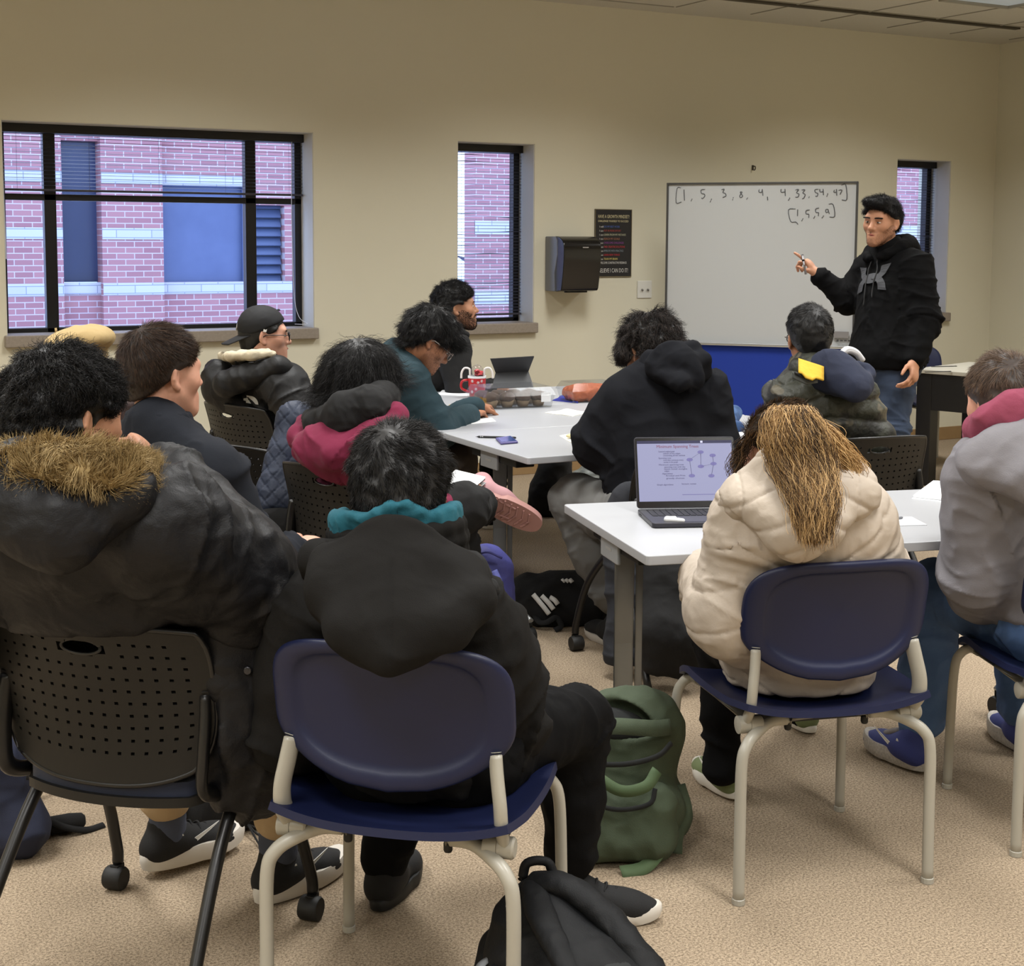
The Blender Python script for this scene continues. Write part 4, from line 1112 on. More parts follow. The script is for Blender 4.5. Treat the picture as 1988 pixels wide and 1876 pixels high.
def face_bits(H, V, F, p, brow, lips, iris=(40, 26, 20), eyes=True, n=260, bl=.009):
    if eyes:
        for s in (-1, 1):
            q = MB(); q.at(H.c, H.R*H.k)
            def eb(c, r, n1=14, n2=8):
                th = np.linspace(0, PI, n2); ph = np.linspace(0, 2*PI, n1)
                G = A_([[[c[0]+r[0]*math.sin(a)*math.cos(b_), c[1]+r[1]*math.sin(a)*math.sin(b_), c[2]+r[2]*math.cos(a)] for b_ in ph] for a in th]); q.grid(G)
            eb((s*.032, .0850, .003), (.0125, .0090, .0046)); e = mk('eye', np.concatenate(q.v), q.f, mat('eye_white', (190, 180, 170), .3), p, True, True)
            q = MB(); q.at(H.c, H.R*H.k); eb((s*.0305, .0912, .0034), (.0056, .0040, .0050)); world_child('iris', np.concatenate(q.v), q.f, mat('iris_%d' % iris[0], iris, .2), e, p)
    if brow:
        g = np.random.default_rng(5); R = []; T = []
        for s in (-1, 1):
            x = g.uniform(.012, .050, n); R.append(np.stack([s*x, .099-.35*np.maximum(x-.03, 0)-.10*(x-.012)*0, .0245+.14*(x-.012)*(1-(x-.012)/.042)+g.uniform(-.0026, .0026, n)], -1)); T.append(np.tile([s*.95, -.2, .15], (n, 1)))
        R = np.concatenate(R); T = np.concatenate(T)
        Vb, Fb = fibres(H.pts(R), H.dirs(T), H.dirs(np.tile([0, 1., 0], (len(R), 1))), bl*H.k, 3, .00042, .1, jit=.15, grav=0)
        mk('eyebrows', Vb, Fb, brow, p, True, True)
    if lips:
        P = [cone(H.w(-.024, .0915, -.0615), H.w(0, .1015, -.0595), .0030*H.k, .0052*H.k, k=.004), cone(H.w(.024, .0915, -.0615), H.w(0, .1015, -.0595), .0030*H.k, .0052*H.k, k=.004), cone(H.w(-.015, .0945, -.0695), H.w(.015, .0945, -.0695), .0058*H.k, k=.004), ell(H.w(0, .107, -.0648), A_([.02, .01, .0012])*H.k, H.R, .002, 1)]
        Vl, Fl = sdf_mesh(P, .0018, 1); mk('lips', Vl, Fl, lips, p, True, True)
def beard(H, V, F, m, p, n=5000, L=.008, mask=None, seed=3, name='beard', r=.0005):
    def mk_(c):
        q = H.loc(c); x, y, z = q.T
        on = (z < -.012-.55*np.maximum(y-.03, 0)+.0) & (z > -.135) & (y > -.004) & (np.abs(x) < .085) & ~((np.abs(x) < .026) & (z > -.080) & (z < -.052)) & ~((z > -.048) & (np.abs(x) < .032)) & ~((y > .05) & (z > -.055) & (np.abs(x) < .05) & ~((np.abs(x) < .03) & (z < -.044)))
        ms = (np.abs(x) < .028) & (z < -.044) & (z > -.054) & (y > .07)
        return (on | ms).astype(float)*(np.linalg.norm(q, axis=1) < .16)
    R, N = sample(V, F, n, seed, mask or mk_)
    T = np.tile(H.R@A_([0, .2, -1.]), (n, 1)); T = T-N*np.einsum('ij,ij->i', T, N)[:, None]; T /= np.linalg.norm(T, axis=1, keepdims=True)
    v, f = fibres(R, T, N, L, 3, r if L > .005 else .00026, .45, jit=.3, seed=seed, grav=.05); mk(name, v, f, m, p, True, True)
def tress(C, wd, n, m, parent, name, e1, e2, wave=.01, wf=2.0, r=.0009, seed=0, t0=0.0, flatn=.5, frizz=.004, tip=.15, k0=8, base=True, clump=60):
    """a long lock: fibres follow the centre line C with half-widths wd"""
    g = np.random.default_rng(seed); C = catmull(C, 8); m_ = len(C); t = np.linspace(0, 1, m_)
    wd = np.interp(t, np.linspace(0, 1, len(wd)), wd); e1, e2 = nrm(e1), nrm(e2)
    rad = np.sqrt(g.uniform(0, 1, n)); an = g.uniform(0, 2*PI, n); a, b_ = rad*np.cos(an), rad*np.sin(an)
    cl = g.integers(0, clump, n); ph = g.uniform(0, 6.28, clump)[cl]+g.normal(0, .25, n); wfv = wf*g.uniform(.7, 1.3, clump)[cl]
    ca, cb = g.uniform(-.8, .8, clump)[cl], g.uniform(-.6, .6, clump)[cl]
    mixc = (t**.8)[None]*.75
    A = a[:, None]*(1-mixc)+ca[:, None]*mixc+a[:, None]*.18; B = b_[:, None]*(1-mixc)+cb[:, None]*mixc+b_[:, None]*.18
    end = g.uniform(.80, 1.0, n); T = t[None]*end[:, None]
    P = np.stack([np.interp(T, t, C[:, i]) for i in range(3)], -1)
    w = np.interp(T, t, wd)
    wv = wave*np.sin(ph[:, None]+T*wfv[:, None]*6.28)*np.minimum(1, T*3); wv2 = wave*np.cos(ph[:, None]*1.7+T*wfv[:, None]*6.28)*np.minimum(1, T*3)
    P = P+e1*(A*w+wv)[..., None]+e2*((B*w*flatn)+wv2*.6)[..., None]+np.cumsum(g.normal(0, frizz/8, P.shape), 1)
    D = np.tile(nrm(C[-1]-C[0]), (n, 1)); Aa = np.cross(D, g.normal(0, 1, (n, 3))); Aa /= np.linalg.norm(Aa, axis=1, keepdims=True)
    V, F = tubes(P, r, Aa, np.cross(D, Aa), .5)
    return mk(name, V, F, m, parent, True, True) if m is not None else (V, F)
def draper(o):
    """puts points on the surface of a garment: ray from outside along -d"""
    from mathutils.bvhtree import BVHTree
    me = o.data; n = len(me.vertices); V = np.empty(n*3); me.vertices.foreach_get('co', V); V = V.reshape(-1, 3)
    t = BVHTree.FromPolygons([tuple(v) for v in V], [tuple(p.vertices) for p in me.polygons])
    def f(p, d, off=.003):
        h = t.ray_cast(Vector(A_(p)+A_(d)*.4), Vector(-A_(d)), 1.0)
        return (A_(h[0])+A_(d)*off) if h[0] is not None else A_(p)
    return f
def patch(name, poly, o, ex, ey, m, parent, t=.0015, bend=0.0, root=None):
    """a small flat applique: 2-d outline poly in the plane (ex, ey) at o"""
    ex, ey = nrm(ex), nrm(ey); n = np.cross(ex, ey); V = []
    for z in (0, t):
        for x, y in poly: V.append(A_(o)+ex*x+ey*y+n*(z-bend*(x*x+y*y)))
    k = len(poly); F = [tuple(range(k))[::-1], tuple(range(k, 2*k))]+[(i, (i+1) % k, k+(i+1) % k, k+i) for i in range(k)]
    return world_child(name, V, F, m, parent, root, False)
man_G()
m_dnavy = mat('sweatshirt_navy', (26, 29, 36), .88, spec=.2, bump=(600, .15), wr=(8, .4))
m_slate = mat('slate_trousers', (42, 45, 52), .85, wr=(9, .45))
m_tan = mat('khaki_trousers', (176, 152, 118), .85, wr=(12, .4))
m_fur = hairmat('fur_tan', (112, 90, 54), (196, 172, 124), .1, .95, .6)
m_sock = mat('grey_sock', (66, 72, 88), .9, bump=(500, .3))

# ---- man with the fur-trimmed hood, foreground
def man_A():
    S, u, v, o = sit(.760, 3.045, .74, .672, .46, fwd=.07)
    H = Head(W(134, 815, 2.84), camdir(.62, .78, -.08), 0, 1.0)
    b = Body(H, nb=W(120, 940, 2.76), shL=W(-75, 1020, 2.80), shR=W(308, 1022, 2.74), elL=W(-120, 1250, 2.9), elR=W(448, 1125, 2.92), wrL=W(10, 1300, 3.15), wrR=W(322, 912, 3.10),
             knL=W(300, 1290, 3.48), knR=W(545, 1340, 3.30), anL=W(325, 1610, 3.56), anR=W(540, 1635, 3.42), **S)
    p = person('person with curly black hair and a fur trimmed black parka hood, seated from behind', *o[:2])
    hd = hand(b.J['wrR'], W(258, 852, 3.06)-b.J['wrR'], W(200, 890, 3.05)-b.J['wrR'], False, (.75, .8, .85, .9))
    V, F = sdf_mesh(b.bare(hand(b.J['wrL'], u, -Z3, True), hd)+[carve(.785, 3.03, .72, .694, 1.02, -.06)], .0045, 1); mk('body', V, F, SK_TAN, p, True, True)
    hair(H, HR_BLK, p, 15000, .026, .30, curl=.006, cturn=1.2, grav=.06, r=.0009, jit=.2, seed=2, t=.015, front=.045, slope=.62, lump=.012, lf=34, back=-.075, extra=(cone(H.w(0, -.06, -.04), H.w(0, -.058, -.075), .055, .045, H.R[:, 1], 1.2, .03),), Lf=lambda q: np.clip(.30+1.3*(q[:, 2]+.06)/.2, .25, 1.2))
    beard(H, V, F, HR_BLK, p, 6000, .004, name='stubble')
    P = b.core(.045)+b.arm('L', .05)+b.arm('R', .052, cuff=.93, el=1.25)+[cone(b.J['pel']-Z3*.03, b.J['wst'], .205, .20, b.fw, 1.5, .06), cone(b.J['cst'], b.J['cst']+b.rt*.01, .20, .20, b.fw, 1.4, .05),
        cone(b.J['shR'], b.J['elR'], .105, .115, k=.05), cone(b.J['elR'], b.J['elR']*.45+b.J['wrR']*.55, .115, .085, k=.05)]
    def seams(X, N):
        q = X-b.J['pel']; h = q@b.up; r_ = q@b.rt
        d = np.minimum(np.abs(h-.20+.02*np.cos(r_*8)), np.abs(h-.34))
        tor = (np.abs(r_) < .2)
        X = X-N*(np.exp(-(d/.006)**2)*.006*tor)[:, None]
        a = np.linalg.norm(X-b.J['elR'], axis=1)
        X = X+N*(np.where(a < .26, ridg(X, 16, 4)*.010*np.clip(1-a/.26, 0, 1), 0))[:, None]
        return X
    cloth('parka', P+[carve(.785, 3.03, .72, .694, .83, -.165)], m_parka, p, .0075, .010, 8, 5, seams)
    # skirt of the coat falling over the right thigh, with a flap pocket
    sk = chain([W(440, 1190, 2.92), W(482, 1330, 3.00), W(500, 1450, 3.02), W(492, 1530, 3.02)], [.09, .125, .12, .075], .05, b.fw, 1.25)+chain([W(400, 1250, 2.92), W(425, 1400, 2.95), W(440, 1490, 2.98)], [.08, .09, .07], .05)
    ck = cloth('coat_skirt', sk+[carve(.785, 3.03, .72, .694, .86, -.15, .2, .262, .015)], m_parka, p, .007, .012, 9, 9)
    fl = chain([W(428, 1318, 2.875), W(500, 1288, 2.93)], .030, .02, -camdir(0, 1), 2.2)+chain([W(436, 1338, 2.87), W(505, 1308, 2.925)], .026, .02, -camdir(0, 1), 2.4)
    fo = cloth('pocket_flap', fl, m_parka, p, .005, .003, 14, 2)
    q = MB(); c0 = W(481, 1302, 2.862); q.lathe([(.009, 0), (.009, .004), (.006, .005)], 16, c0, frame3(-camdir(0, 1))); world_child('snap', np.concatenate(q.v), q.f, mat('dark_metal', (70, 70, 74), .3, metal=.9), fo, p)
    ep = chain([W(300, 975, 2.66), W(335, 962, 2.68), W(365, 985, 2.72)], [.02, .022, .018], .01, -camdir(0, 1), 1.4); cloth('epaulette', ep, m_parka, p, .005, .002, 12, 1)
    # hood pouch and the fur trim
    bk = -camdir(0, 1)
    hp = [cone(W(-60, 960, 2.62), W(245, 960, 2.64), .055, .042, k=.05), cone(W(-40, 985, 2.60), W(120, 1035, 2.58), .06, .055, bk, 1.2, .06), cone(W(120, 1020, 2.58), W(262, 968, 2.64), .05, .032, bk, 1.2, .06), cone(W(60, 960, 2.62), W(90, 1020, 2.59), .10, .07, bk, 1.6, .06)]
    cloth('hood', hp, m_parka, p, .0065, .007, 9, 7)
    path = catmull([W(-90, 925, 2.80), W(-50, 918, 2.68), W(20, 905, 2.61), W(100, 902, 2.58), W(180, 908, 2.585), W(235, 925, 2.63), W(262, 938, 2.70), W(262, 925, 2.80), W(240, 905, 2.90)], 6)
    rr = np.interp(np.linspace(0, 1, len(path)), [0, .3, .6, .8, .92, 1], [.026, .030, .031, .034, .03, .02])
    V, F = sdf_mesh(chain(path, rr, .02), .006, 1)
    R, N = sample(V, F, 15000, 4)
    ctr = W(110, 960, 2.75); T = R-ctr; T = T*A_([1, 1, .2])+Z3*(.16*np.sign(vnoise(R, 30, 2)+.35))[:, None]; T = T-N*np.einsum('ij,ij->i', T, N)[:, None]; T /= np.linalg.norm(T, axis=1, keepdims=True)
    T = T+.9*np.stack([vnoise(R, 28, i) for i in range(3)], -1); T /= np.linalg.norm(T, axis=1, keepdims=True)
    f = fibres(R, T, N, .034, 5, .0009, .50, curl=.002, cturn=.5, grav=.05, jit=.18, seed=9, taper=.1)
    V, F = join((V, F), f); mk('fur_trim', V, F, m_fur, p, True, True)
    cloth('trousers', b.legs(.02, ankle=.80), m_tan, p, .007, .006, 9, 4)
    cloth('sock', chain([b.J['anL']+Z3*.13, b.J['anL']-Z3*.02], [.043, .045]), m_sock, p, .005, .002, 30)
    cloth('sock', chain([b.J['anR']+Z3*.10, b.J['anR']-Z3*.02], [.043, .045]), m_sock, p, .005, .002, 30)
    dL = nrm(WZ(398, 1668, 0)-WZ(278, 1708, 0)); dR = nrm(WZ(632, 1690, 0)-WZ(480, 1760, 0))
    for an, d in ((b.J['anL']*A_([1, 1, 0])+Z3*.105, dL), (b.J['anR']*A_([1, 1, 0])+Z3*.09, dR)):
        s, w, R_ = shoe('shoe', an, d, p, m_knit_bk, m_rub_wh, sole_t=.042, L=.29, k=1.02); laces(s, w, m_knit_bk)
        swoosh('side_mark', s, w, m_white, 1, .055, .062, .85, surf=.041)
    return p
def frame3(d):
    r, u2, d = frame_of(d); return np.stack([r, u2, d], 1)
man_A()

# ---- man in the navy sweatshirt
def man_B():
    S, u, v, o = sit(1.13, 3.98, .86, .50, .46)
    H = Head(W(318, 728, 4.02), camdir(.70, .71, 0), 0, 1.0)
    b = Body(H, nb=W(300, 828, 3.98), shL=W(210, 905, 4.14), shR=W(418, 915, 3.90), elL=W(300, 1100, 4.3), elR=W(498, 1105, 3.98), wrL=W(520, 1060, 4.50), wrR=W(578, 1072, 4.24),
             knL=W(560, 1170, 4.5), knR=W(560, 1205, 4.30), anL=W(560, 1480, 4.55), anR=W(580, 1500, 4.40), **S)
    p = person('person with short brown hair in a dark navy sweatshirt, facing right with hands on lap', *o[:2])
    V, F = sdf_mesh(b.bare(hand(b.J['wrL'], W(572, 1045, 4.5)-b.J['wrL'], -Z3, True, (.5, .6, .6, .6)), hand(b.J['wrR'], W(622, 1045, 4.34)-b.J['wrR'], -Z3+camdir(.1, .5), False, (.8, .9, .9, .9))), .0045, 1); mk('body', V, F, SK_FAIR, p, True, True)
    hair(H, HR_BRN, p, 17000, .030, .24, grav=.04, r=.0006, jit=.18, seed=5, t=.014, crown=(0, -.06, .11), front=.072, slope=.74, lump=.0012, back=-.075, extra=(cone(H.w(0, -.062, -.045), H.w(0, -.056, -.088), .046, .036, H.R[:, 1], 1.2, .03), cone(H.w(.072, .03, .03), H.w(.074, .022, -.012), .010, .007, k=.02)), Lf=lambda q: np.clip(.3+1.0*(q[:, 2]+.05)/.19, .3, 1.15))
    garment(b, m_dnavy, p, 'sweatshirt', .026, .024, amp=.007, f=6, seed=3, cuff=.93, el=1.15, more=[cone(b.J['elR'], b.J['elR']*.4+b.J['wrR']*.6, .066, .055, k=.04)])
    R = np.stack([b.rt, b.fw, b.up], 1); P = []
    for e in (0, 1): P += chain(arc(b.J['nb']+b.fw*.022+b.up*(.012+.014*e), R, .084-.004*e, .076-.003*e, 0, 2*PI, 20, -.022), .009, .01)
    cloth('neckband', P, m_dnavy, p, .005, .001, 20)
    cloth('trousers', b.legs(.02), m_slate, p, .008, .006, 9, 4)
    for an, d in ((b.J['anL'], u), (b.J['anR'], u)): shoe('shoe', an*A_([1, 1, 0])+Z3*.085, d, p, m_knit_bk, m_rub_wh)
    return p
man_B()
black_chair('black nesting chair under the man in the navy sweatshirt', 1.13, 3.98, .86, .50)

m_cjk = mat('shell_jacket_black', (14, 14, 16), .6, spec=.4, bump=(300, .1), wr=(10, .5))
m_sherpa = mat('cream_sherpa', (196, 184, 160), .95, bump=(120, .8))
m_capc = mat('cap_black', (15, 16, 19), .8, bump=(700, .2))
m_specs = mat('spectacles_black', (12, 12, 12), .3)
m_lips = mat('lips', (176, 112, 98), .45)
# ---- man in the backward cap, by the wide window
def man_C():
    S, u, v, o = sit(2.25, 6.42, 1, .12, .47)
    H = Head(W(515, 652, 6.62), camdir(.97, .20, -.02), 0, .97)
    b = Body(H, nb=W(498, 712, 6.62), shL=W(487, 745, 6.85), shR=W(556, 752, 6.46), elL=W(560, 840, 6.85), elR=W(600, 835, 6.42), wrL=W(640, 840, 6.8), wrR=W(655, 830, 6.55), knL=W(650, 870, 6.75), knR=W(650, 880, 6.6), anL=W(655, 1010, 6.75), anR=W(655, 1015, 6.6), **S)
    p = person('person in a black cap worn backwards and glasses, black jacket with cream hood lining', *o[:2])
    V, F = sdf_mesh(b.bare(hand(b.J['wrL'], u, -Z3, True), hand(b.J['wrR'], u, -Z3, False)), .0045, 1); mk('body', V, F, SK_FAIR, p, True, True)
    hair(H, HR_BLK, p, 3500, .014, .15, r=.0006, jit=.2, seed=7, t=.006, front=.06, slope=.85, back=-.085, lump=.001, extra=(cone(H.w(.068, .045, .03), H.w(.072, .04, -.005), .012, .008, k=.02), cone(H.w(0, -.062, -.04), H.w(0, -.056, -.07), .045, .04, k=.03)))
    face_bits(H, V, F, p, HR_BLK, m_lips)
    glasses(H, m_specs, p)
    P = [ell(H.w(0, -.018, .046), A_([.090, .112, .098])*H.k, H.R, .01), plane(H.w(0, -.02, .030), H.R@A_([0, .42, -1.]), .008)]
    cp = cloth('cap', P, m_capc, p, .004, .0015, 20)
    G = np.zeros((15, 7, 3))
    for i, a in enumerate(np.linspace(-1.05, 1.05, 15)):
        for j, t in enumerate(np.linspace(0, 1, 7)):
            r0 = (.086*math.sin(a), -.018-.108*math.cos(a)); r1 = (.076*math.sin(a)*1.02, -.018-.108-.075*max(0, math.cos(a))**.8)
            x = r0[0]*(1-t)+r1[0]*t; y = r0[1]*(1-t)+min(r1[1], r0[1])*t
            G[i, j] = H.w(x, y, -.012+.42*(y+.12)*.6-.020*t+.010*(1-(x/.08)**2))
    q = MB(); q.slab(G, .004); world_child('cap_brim', np.concatenate(q.v), q.f, m_capc, cp, p)
    q = MB(); q.lathe([(.008, 0), (.009, .004), (.004, .008)], 10, H.w(0, .06, .118), H.R); world_child('cap_button', np.concatenate(q.v), q.f, m_capc, cp, p)
    # embroidered marks
    for body, sz, c, ex, ey in (('NY', .042, H.w(-.015, -.134, .026), H.R@A_([.95, -.25, 0]), H.R@A_([0, .2, 1])), ):
        for k_, bd_ in enumerate(body):
            oo = text('cap_emblem', bd_, sz, m_white, M4(nrm(ex), nrm(ey), np.cross(nrm(ex), nrm(ey)), c+nrm(ex)*(-.012+.0*k_)-nrm(ey)*.006*k_), None, 'CENTER', ext=.002); oo.parent = cp; oo.matrix_parent_inverse = Matrix.Identity(4)
    patch('cap_tab', [(-.008, -.006), (.006, -.007), (.009, .006), (.002, .003), (-.006, .007)], H.w(.091, -.005, .03), -H.R[:, 1]*-1, H.R[:, 2], m_white, cp, .002)
    P = [cone(b.J['shR']-b.up*.03, b.J['elR'], .085, .085, k=.05), cone(b.J['cst'], b.J['wst'], .19, .19, b.fw, 1.3, .05)]
    garment(b, m_cjk, p, 'jacket', t=.042, ta=.035, chair=(2.25, 6.42, 1, .30, .79, -.18), amp=.010, f=7, seed=12, more=P, el=1.2)
    bk = -b.fw; c = b.J['nb']
    hp = [cone(W(432, 745, 6.75), W(425, 725, 6.60), .065, .06, k=.05), cone(W(440, 735, 6.85), W(500, 700, 6.85), .055, .045, k=.05), cone(W(440, 745, 6.48), W(540, 712, 6.42), .06, .045, k=.05), cone(W(430, 755, 6.62), W(470, 790, 6.60), .09, .06, k=.06), cone(W(540, 712, 6.42), W(572, 725, 6.45), .04, .03, k=.04)]
    cloth('hood', hp, m_cjk, p, .0065, .007, 9, 3)
    sp = chain([W(440, 702, 6.80), W(432, 694, 6.62), W(450, 692, 6.47), W(490, 690, 6.41), W(530, 688, 6.44)], [.016, .020, .020, .020, .014], .02)+chain([W(455, 700, 6.75), W(470, 690, 6.5), W(520, 684, 6.47)], [.022, .022, .016], .02)
    cloth('hood_lining', sp, m_sherpa, p, .005, .004, 25, 2)
    jk = [c_ for c_ in p.children if c_.name.startswith('jacket')][0]
    ex, ey = -b.fw*-.62+b.rt*.75, b.up*1.0+b.fw*.1
    o_ = W(487, 777, 6.415); ex = camdir(1, .1); ey = Z3-camdir(0, .25)
    pol = [(-.033, .008), (-.018, .010), (-.020, .022), (-.004, .019)]+[(-.004+.038*math.sin(a), -.021+.040*math.cos(a)) for a in np.linspace(0, PI/2, 6)]+[(-.022, -.012), (-.022, -.004), (-.034, -.001)]
    dr = draper(jk); V = []
    for x, y in pol: q_ = W(487+x*428, 777-y*428, 6.42); d_ = nrm(CAM-q_); V.append(dr(q_, d_, .006))
    V += [v-nrm(CAM-v)*.004 for v in V]; k_ = len(pol)
    world_child('chest_mark', V, [tuple(range(k_)), tuple(range(2*k_-1, k_-1, -1))]+[(i, k_+i, k_+(i+1) % k_, (i+1) % k_) for i in range(k_)], m_white, jk, p, False)
    cloth('trousers', b.legs(.02), m_tr_blk, p, .009, .005, 9, 4)
    for s in 'LR': shoe('shoe', b.J['an'+s]*A_([1, 1, 0])+Z3*.085, u, p, m_knit_bk, m_rub_wh)
man_C()
black_chair('black nesting chair under the man in the backward cap', 2.25, 6.42, 1, .30)

# ---- person in the tan beret, mostly hidden
def person_M():
    S, u, v, o = sit(1.10, 5.10, .9, .45, .46)
    H = Head(W(150, 714, 4.95), camdir(.6, .8, -.05), 0, .95)
    b = Body(H, nb=W(140, 770, 4.95), shL=W(60, 815, 5.05), shR=W(225, 815, 4.85), elL=W(-40, 850, 5.05), elR=W(250, 960, 4.85), wrL=W(-28, 752, 4.95), wrR=W(250, 960, 5.2), knL=W(250, 1010, 5.4), knR=W(300, 1030, 5.25), anL=W(250, 1240, 5.4), anR=W(300, 1250, 5.25), **S)
    p = person('person in a tan beret half hidden behind the curly haired man', *o[:2])
    V, F = sdf_mesh(b.bare(hand(b.J['wrL'], W(20, 738, 4.95)-b.J['wrL'], -Z3, True, (.15, .3, .5, .6)), hand(b.J['wrR'], u, -Z3, False)), .0045, 1); mk('body', V, F, SK_FAIR, p, True, True)
    hair(H, HR_BRN, p, 3000, .03, .05, grav=.3, seed=8, t=.004, back=-.11)
    for k_, (a, c) in enumerate(((60, 20), (205, 190))):
        tress([W(a, 700, 4.95), W((a+c)/2, 760, 4.93), W(c+15, 830, 4.90)], [.03, .04, .02], 900, HR_BRN, p, 'hair_lock', CR, CF, seed=k_)
    P = [ell(W(150, 664, 4.93), (.108, .11, .050), rotf(camdir(.3, 1, .05), roll=.10), .03), ell(W(180, 655, 4.90), (.07, .08, .036), None, .03), ell(W(150, 690, 4.95), (.100, .108, .050), None, .03)]
    bt = cloth('beret', P, mat('tan_felt', (186, 162, 116), .95, bump=(400, .25), wr=(10, .5)), p, .005, .006, 11, 3)
    world_child('beret_stem', *MBt([W(110, 648, 4.92), W(108, 637, 4.92)], [.006, .004]), mat('tan_felt'), bt, p)
    garment(b, mat('brown_knit', (58, 44, 42), .9), p, 'sweater', .03)
    cloth('trousers', b.legs(.02), m_tr_blk, p, .009, .005)
    for s in 'LR': shoe('shoe', b.J['an'+s]*A_([1, 1, 0])+Z3*.085, u, p, m_knit_bk, m_rub_wh)
    q = MB(); q.tube([W(-20, 800, 4.90), W(20, 755, 4.90)], .0045, 8); tag(q.build('pen', mat('pen_dark', (30, 34, 30), .4), None, True), 'dark pen held at the left edge by the person in the beret', 'pen')
def MBt(P, r, n=8):
    q = MB(); q.tube(P, r, n); return np.concatenate(q.v), q.f
person_M()
black_chair('black nesting chair under the person in the tan beret', 1.10, 5.10, .9, .45)
m_pink = mat('hoodie_magenta', (112, 38, 62), .9, spec=.15, bump=(500, .15), sheen=.05, wr=(9, .4))
m_blkcl = mat('black_cotton', (12, 12, 13), .92, bump=(500, .15), wr=(9, .5))
m_tealsw = mat('sweater_teal', (44, 62, 69), .92, spec=.2, bump=(450, .25), wr=(9, .4))
m_hood_g = mat('hoodie_charcoal', (26, 27, 31), .92, spec=.1, bump=(500, .15), wr=(8, .4))
m_grey_tr = mat('grey_trousers', (108, 108, 106), .85, wr=(9, .5))
m_rose = mat('rose_shoe', (178, 134, 138), .7, bump=(300, .15)); m_rose2 = mat('rose_sole', (172, 128, 122), .65)
down = lambda q, T, N, H: (lambda D: D/np.maximum(np.linalg.norm(D, axis=1, keepdims=True), 1e-6))((lambda D: D-N*np.einsum('ij,ij->i', D, N)[:, None])(np.tile([0, 0, -1.], (len(N), 1))+T*.5))

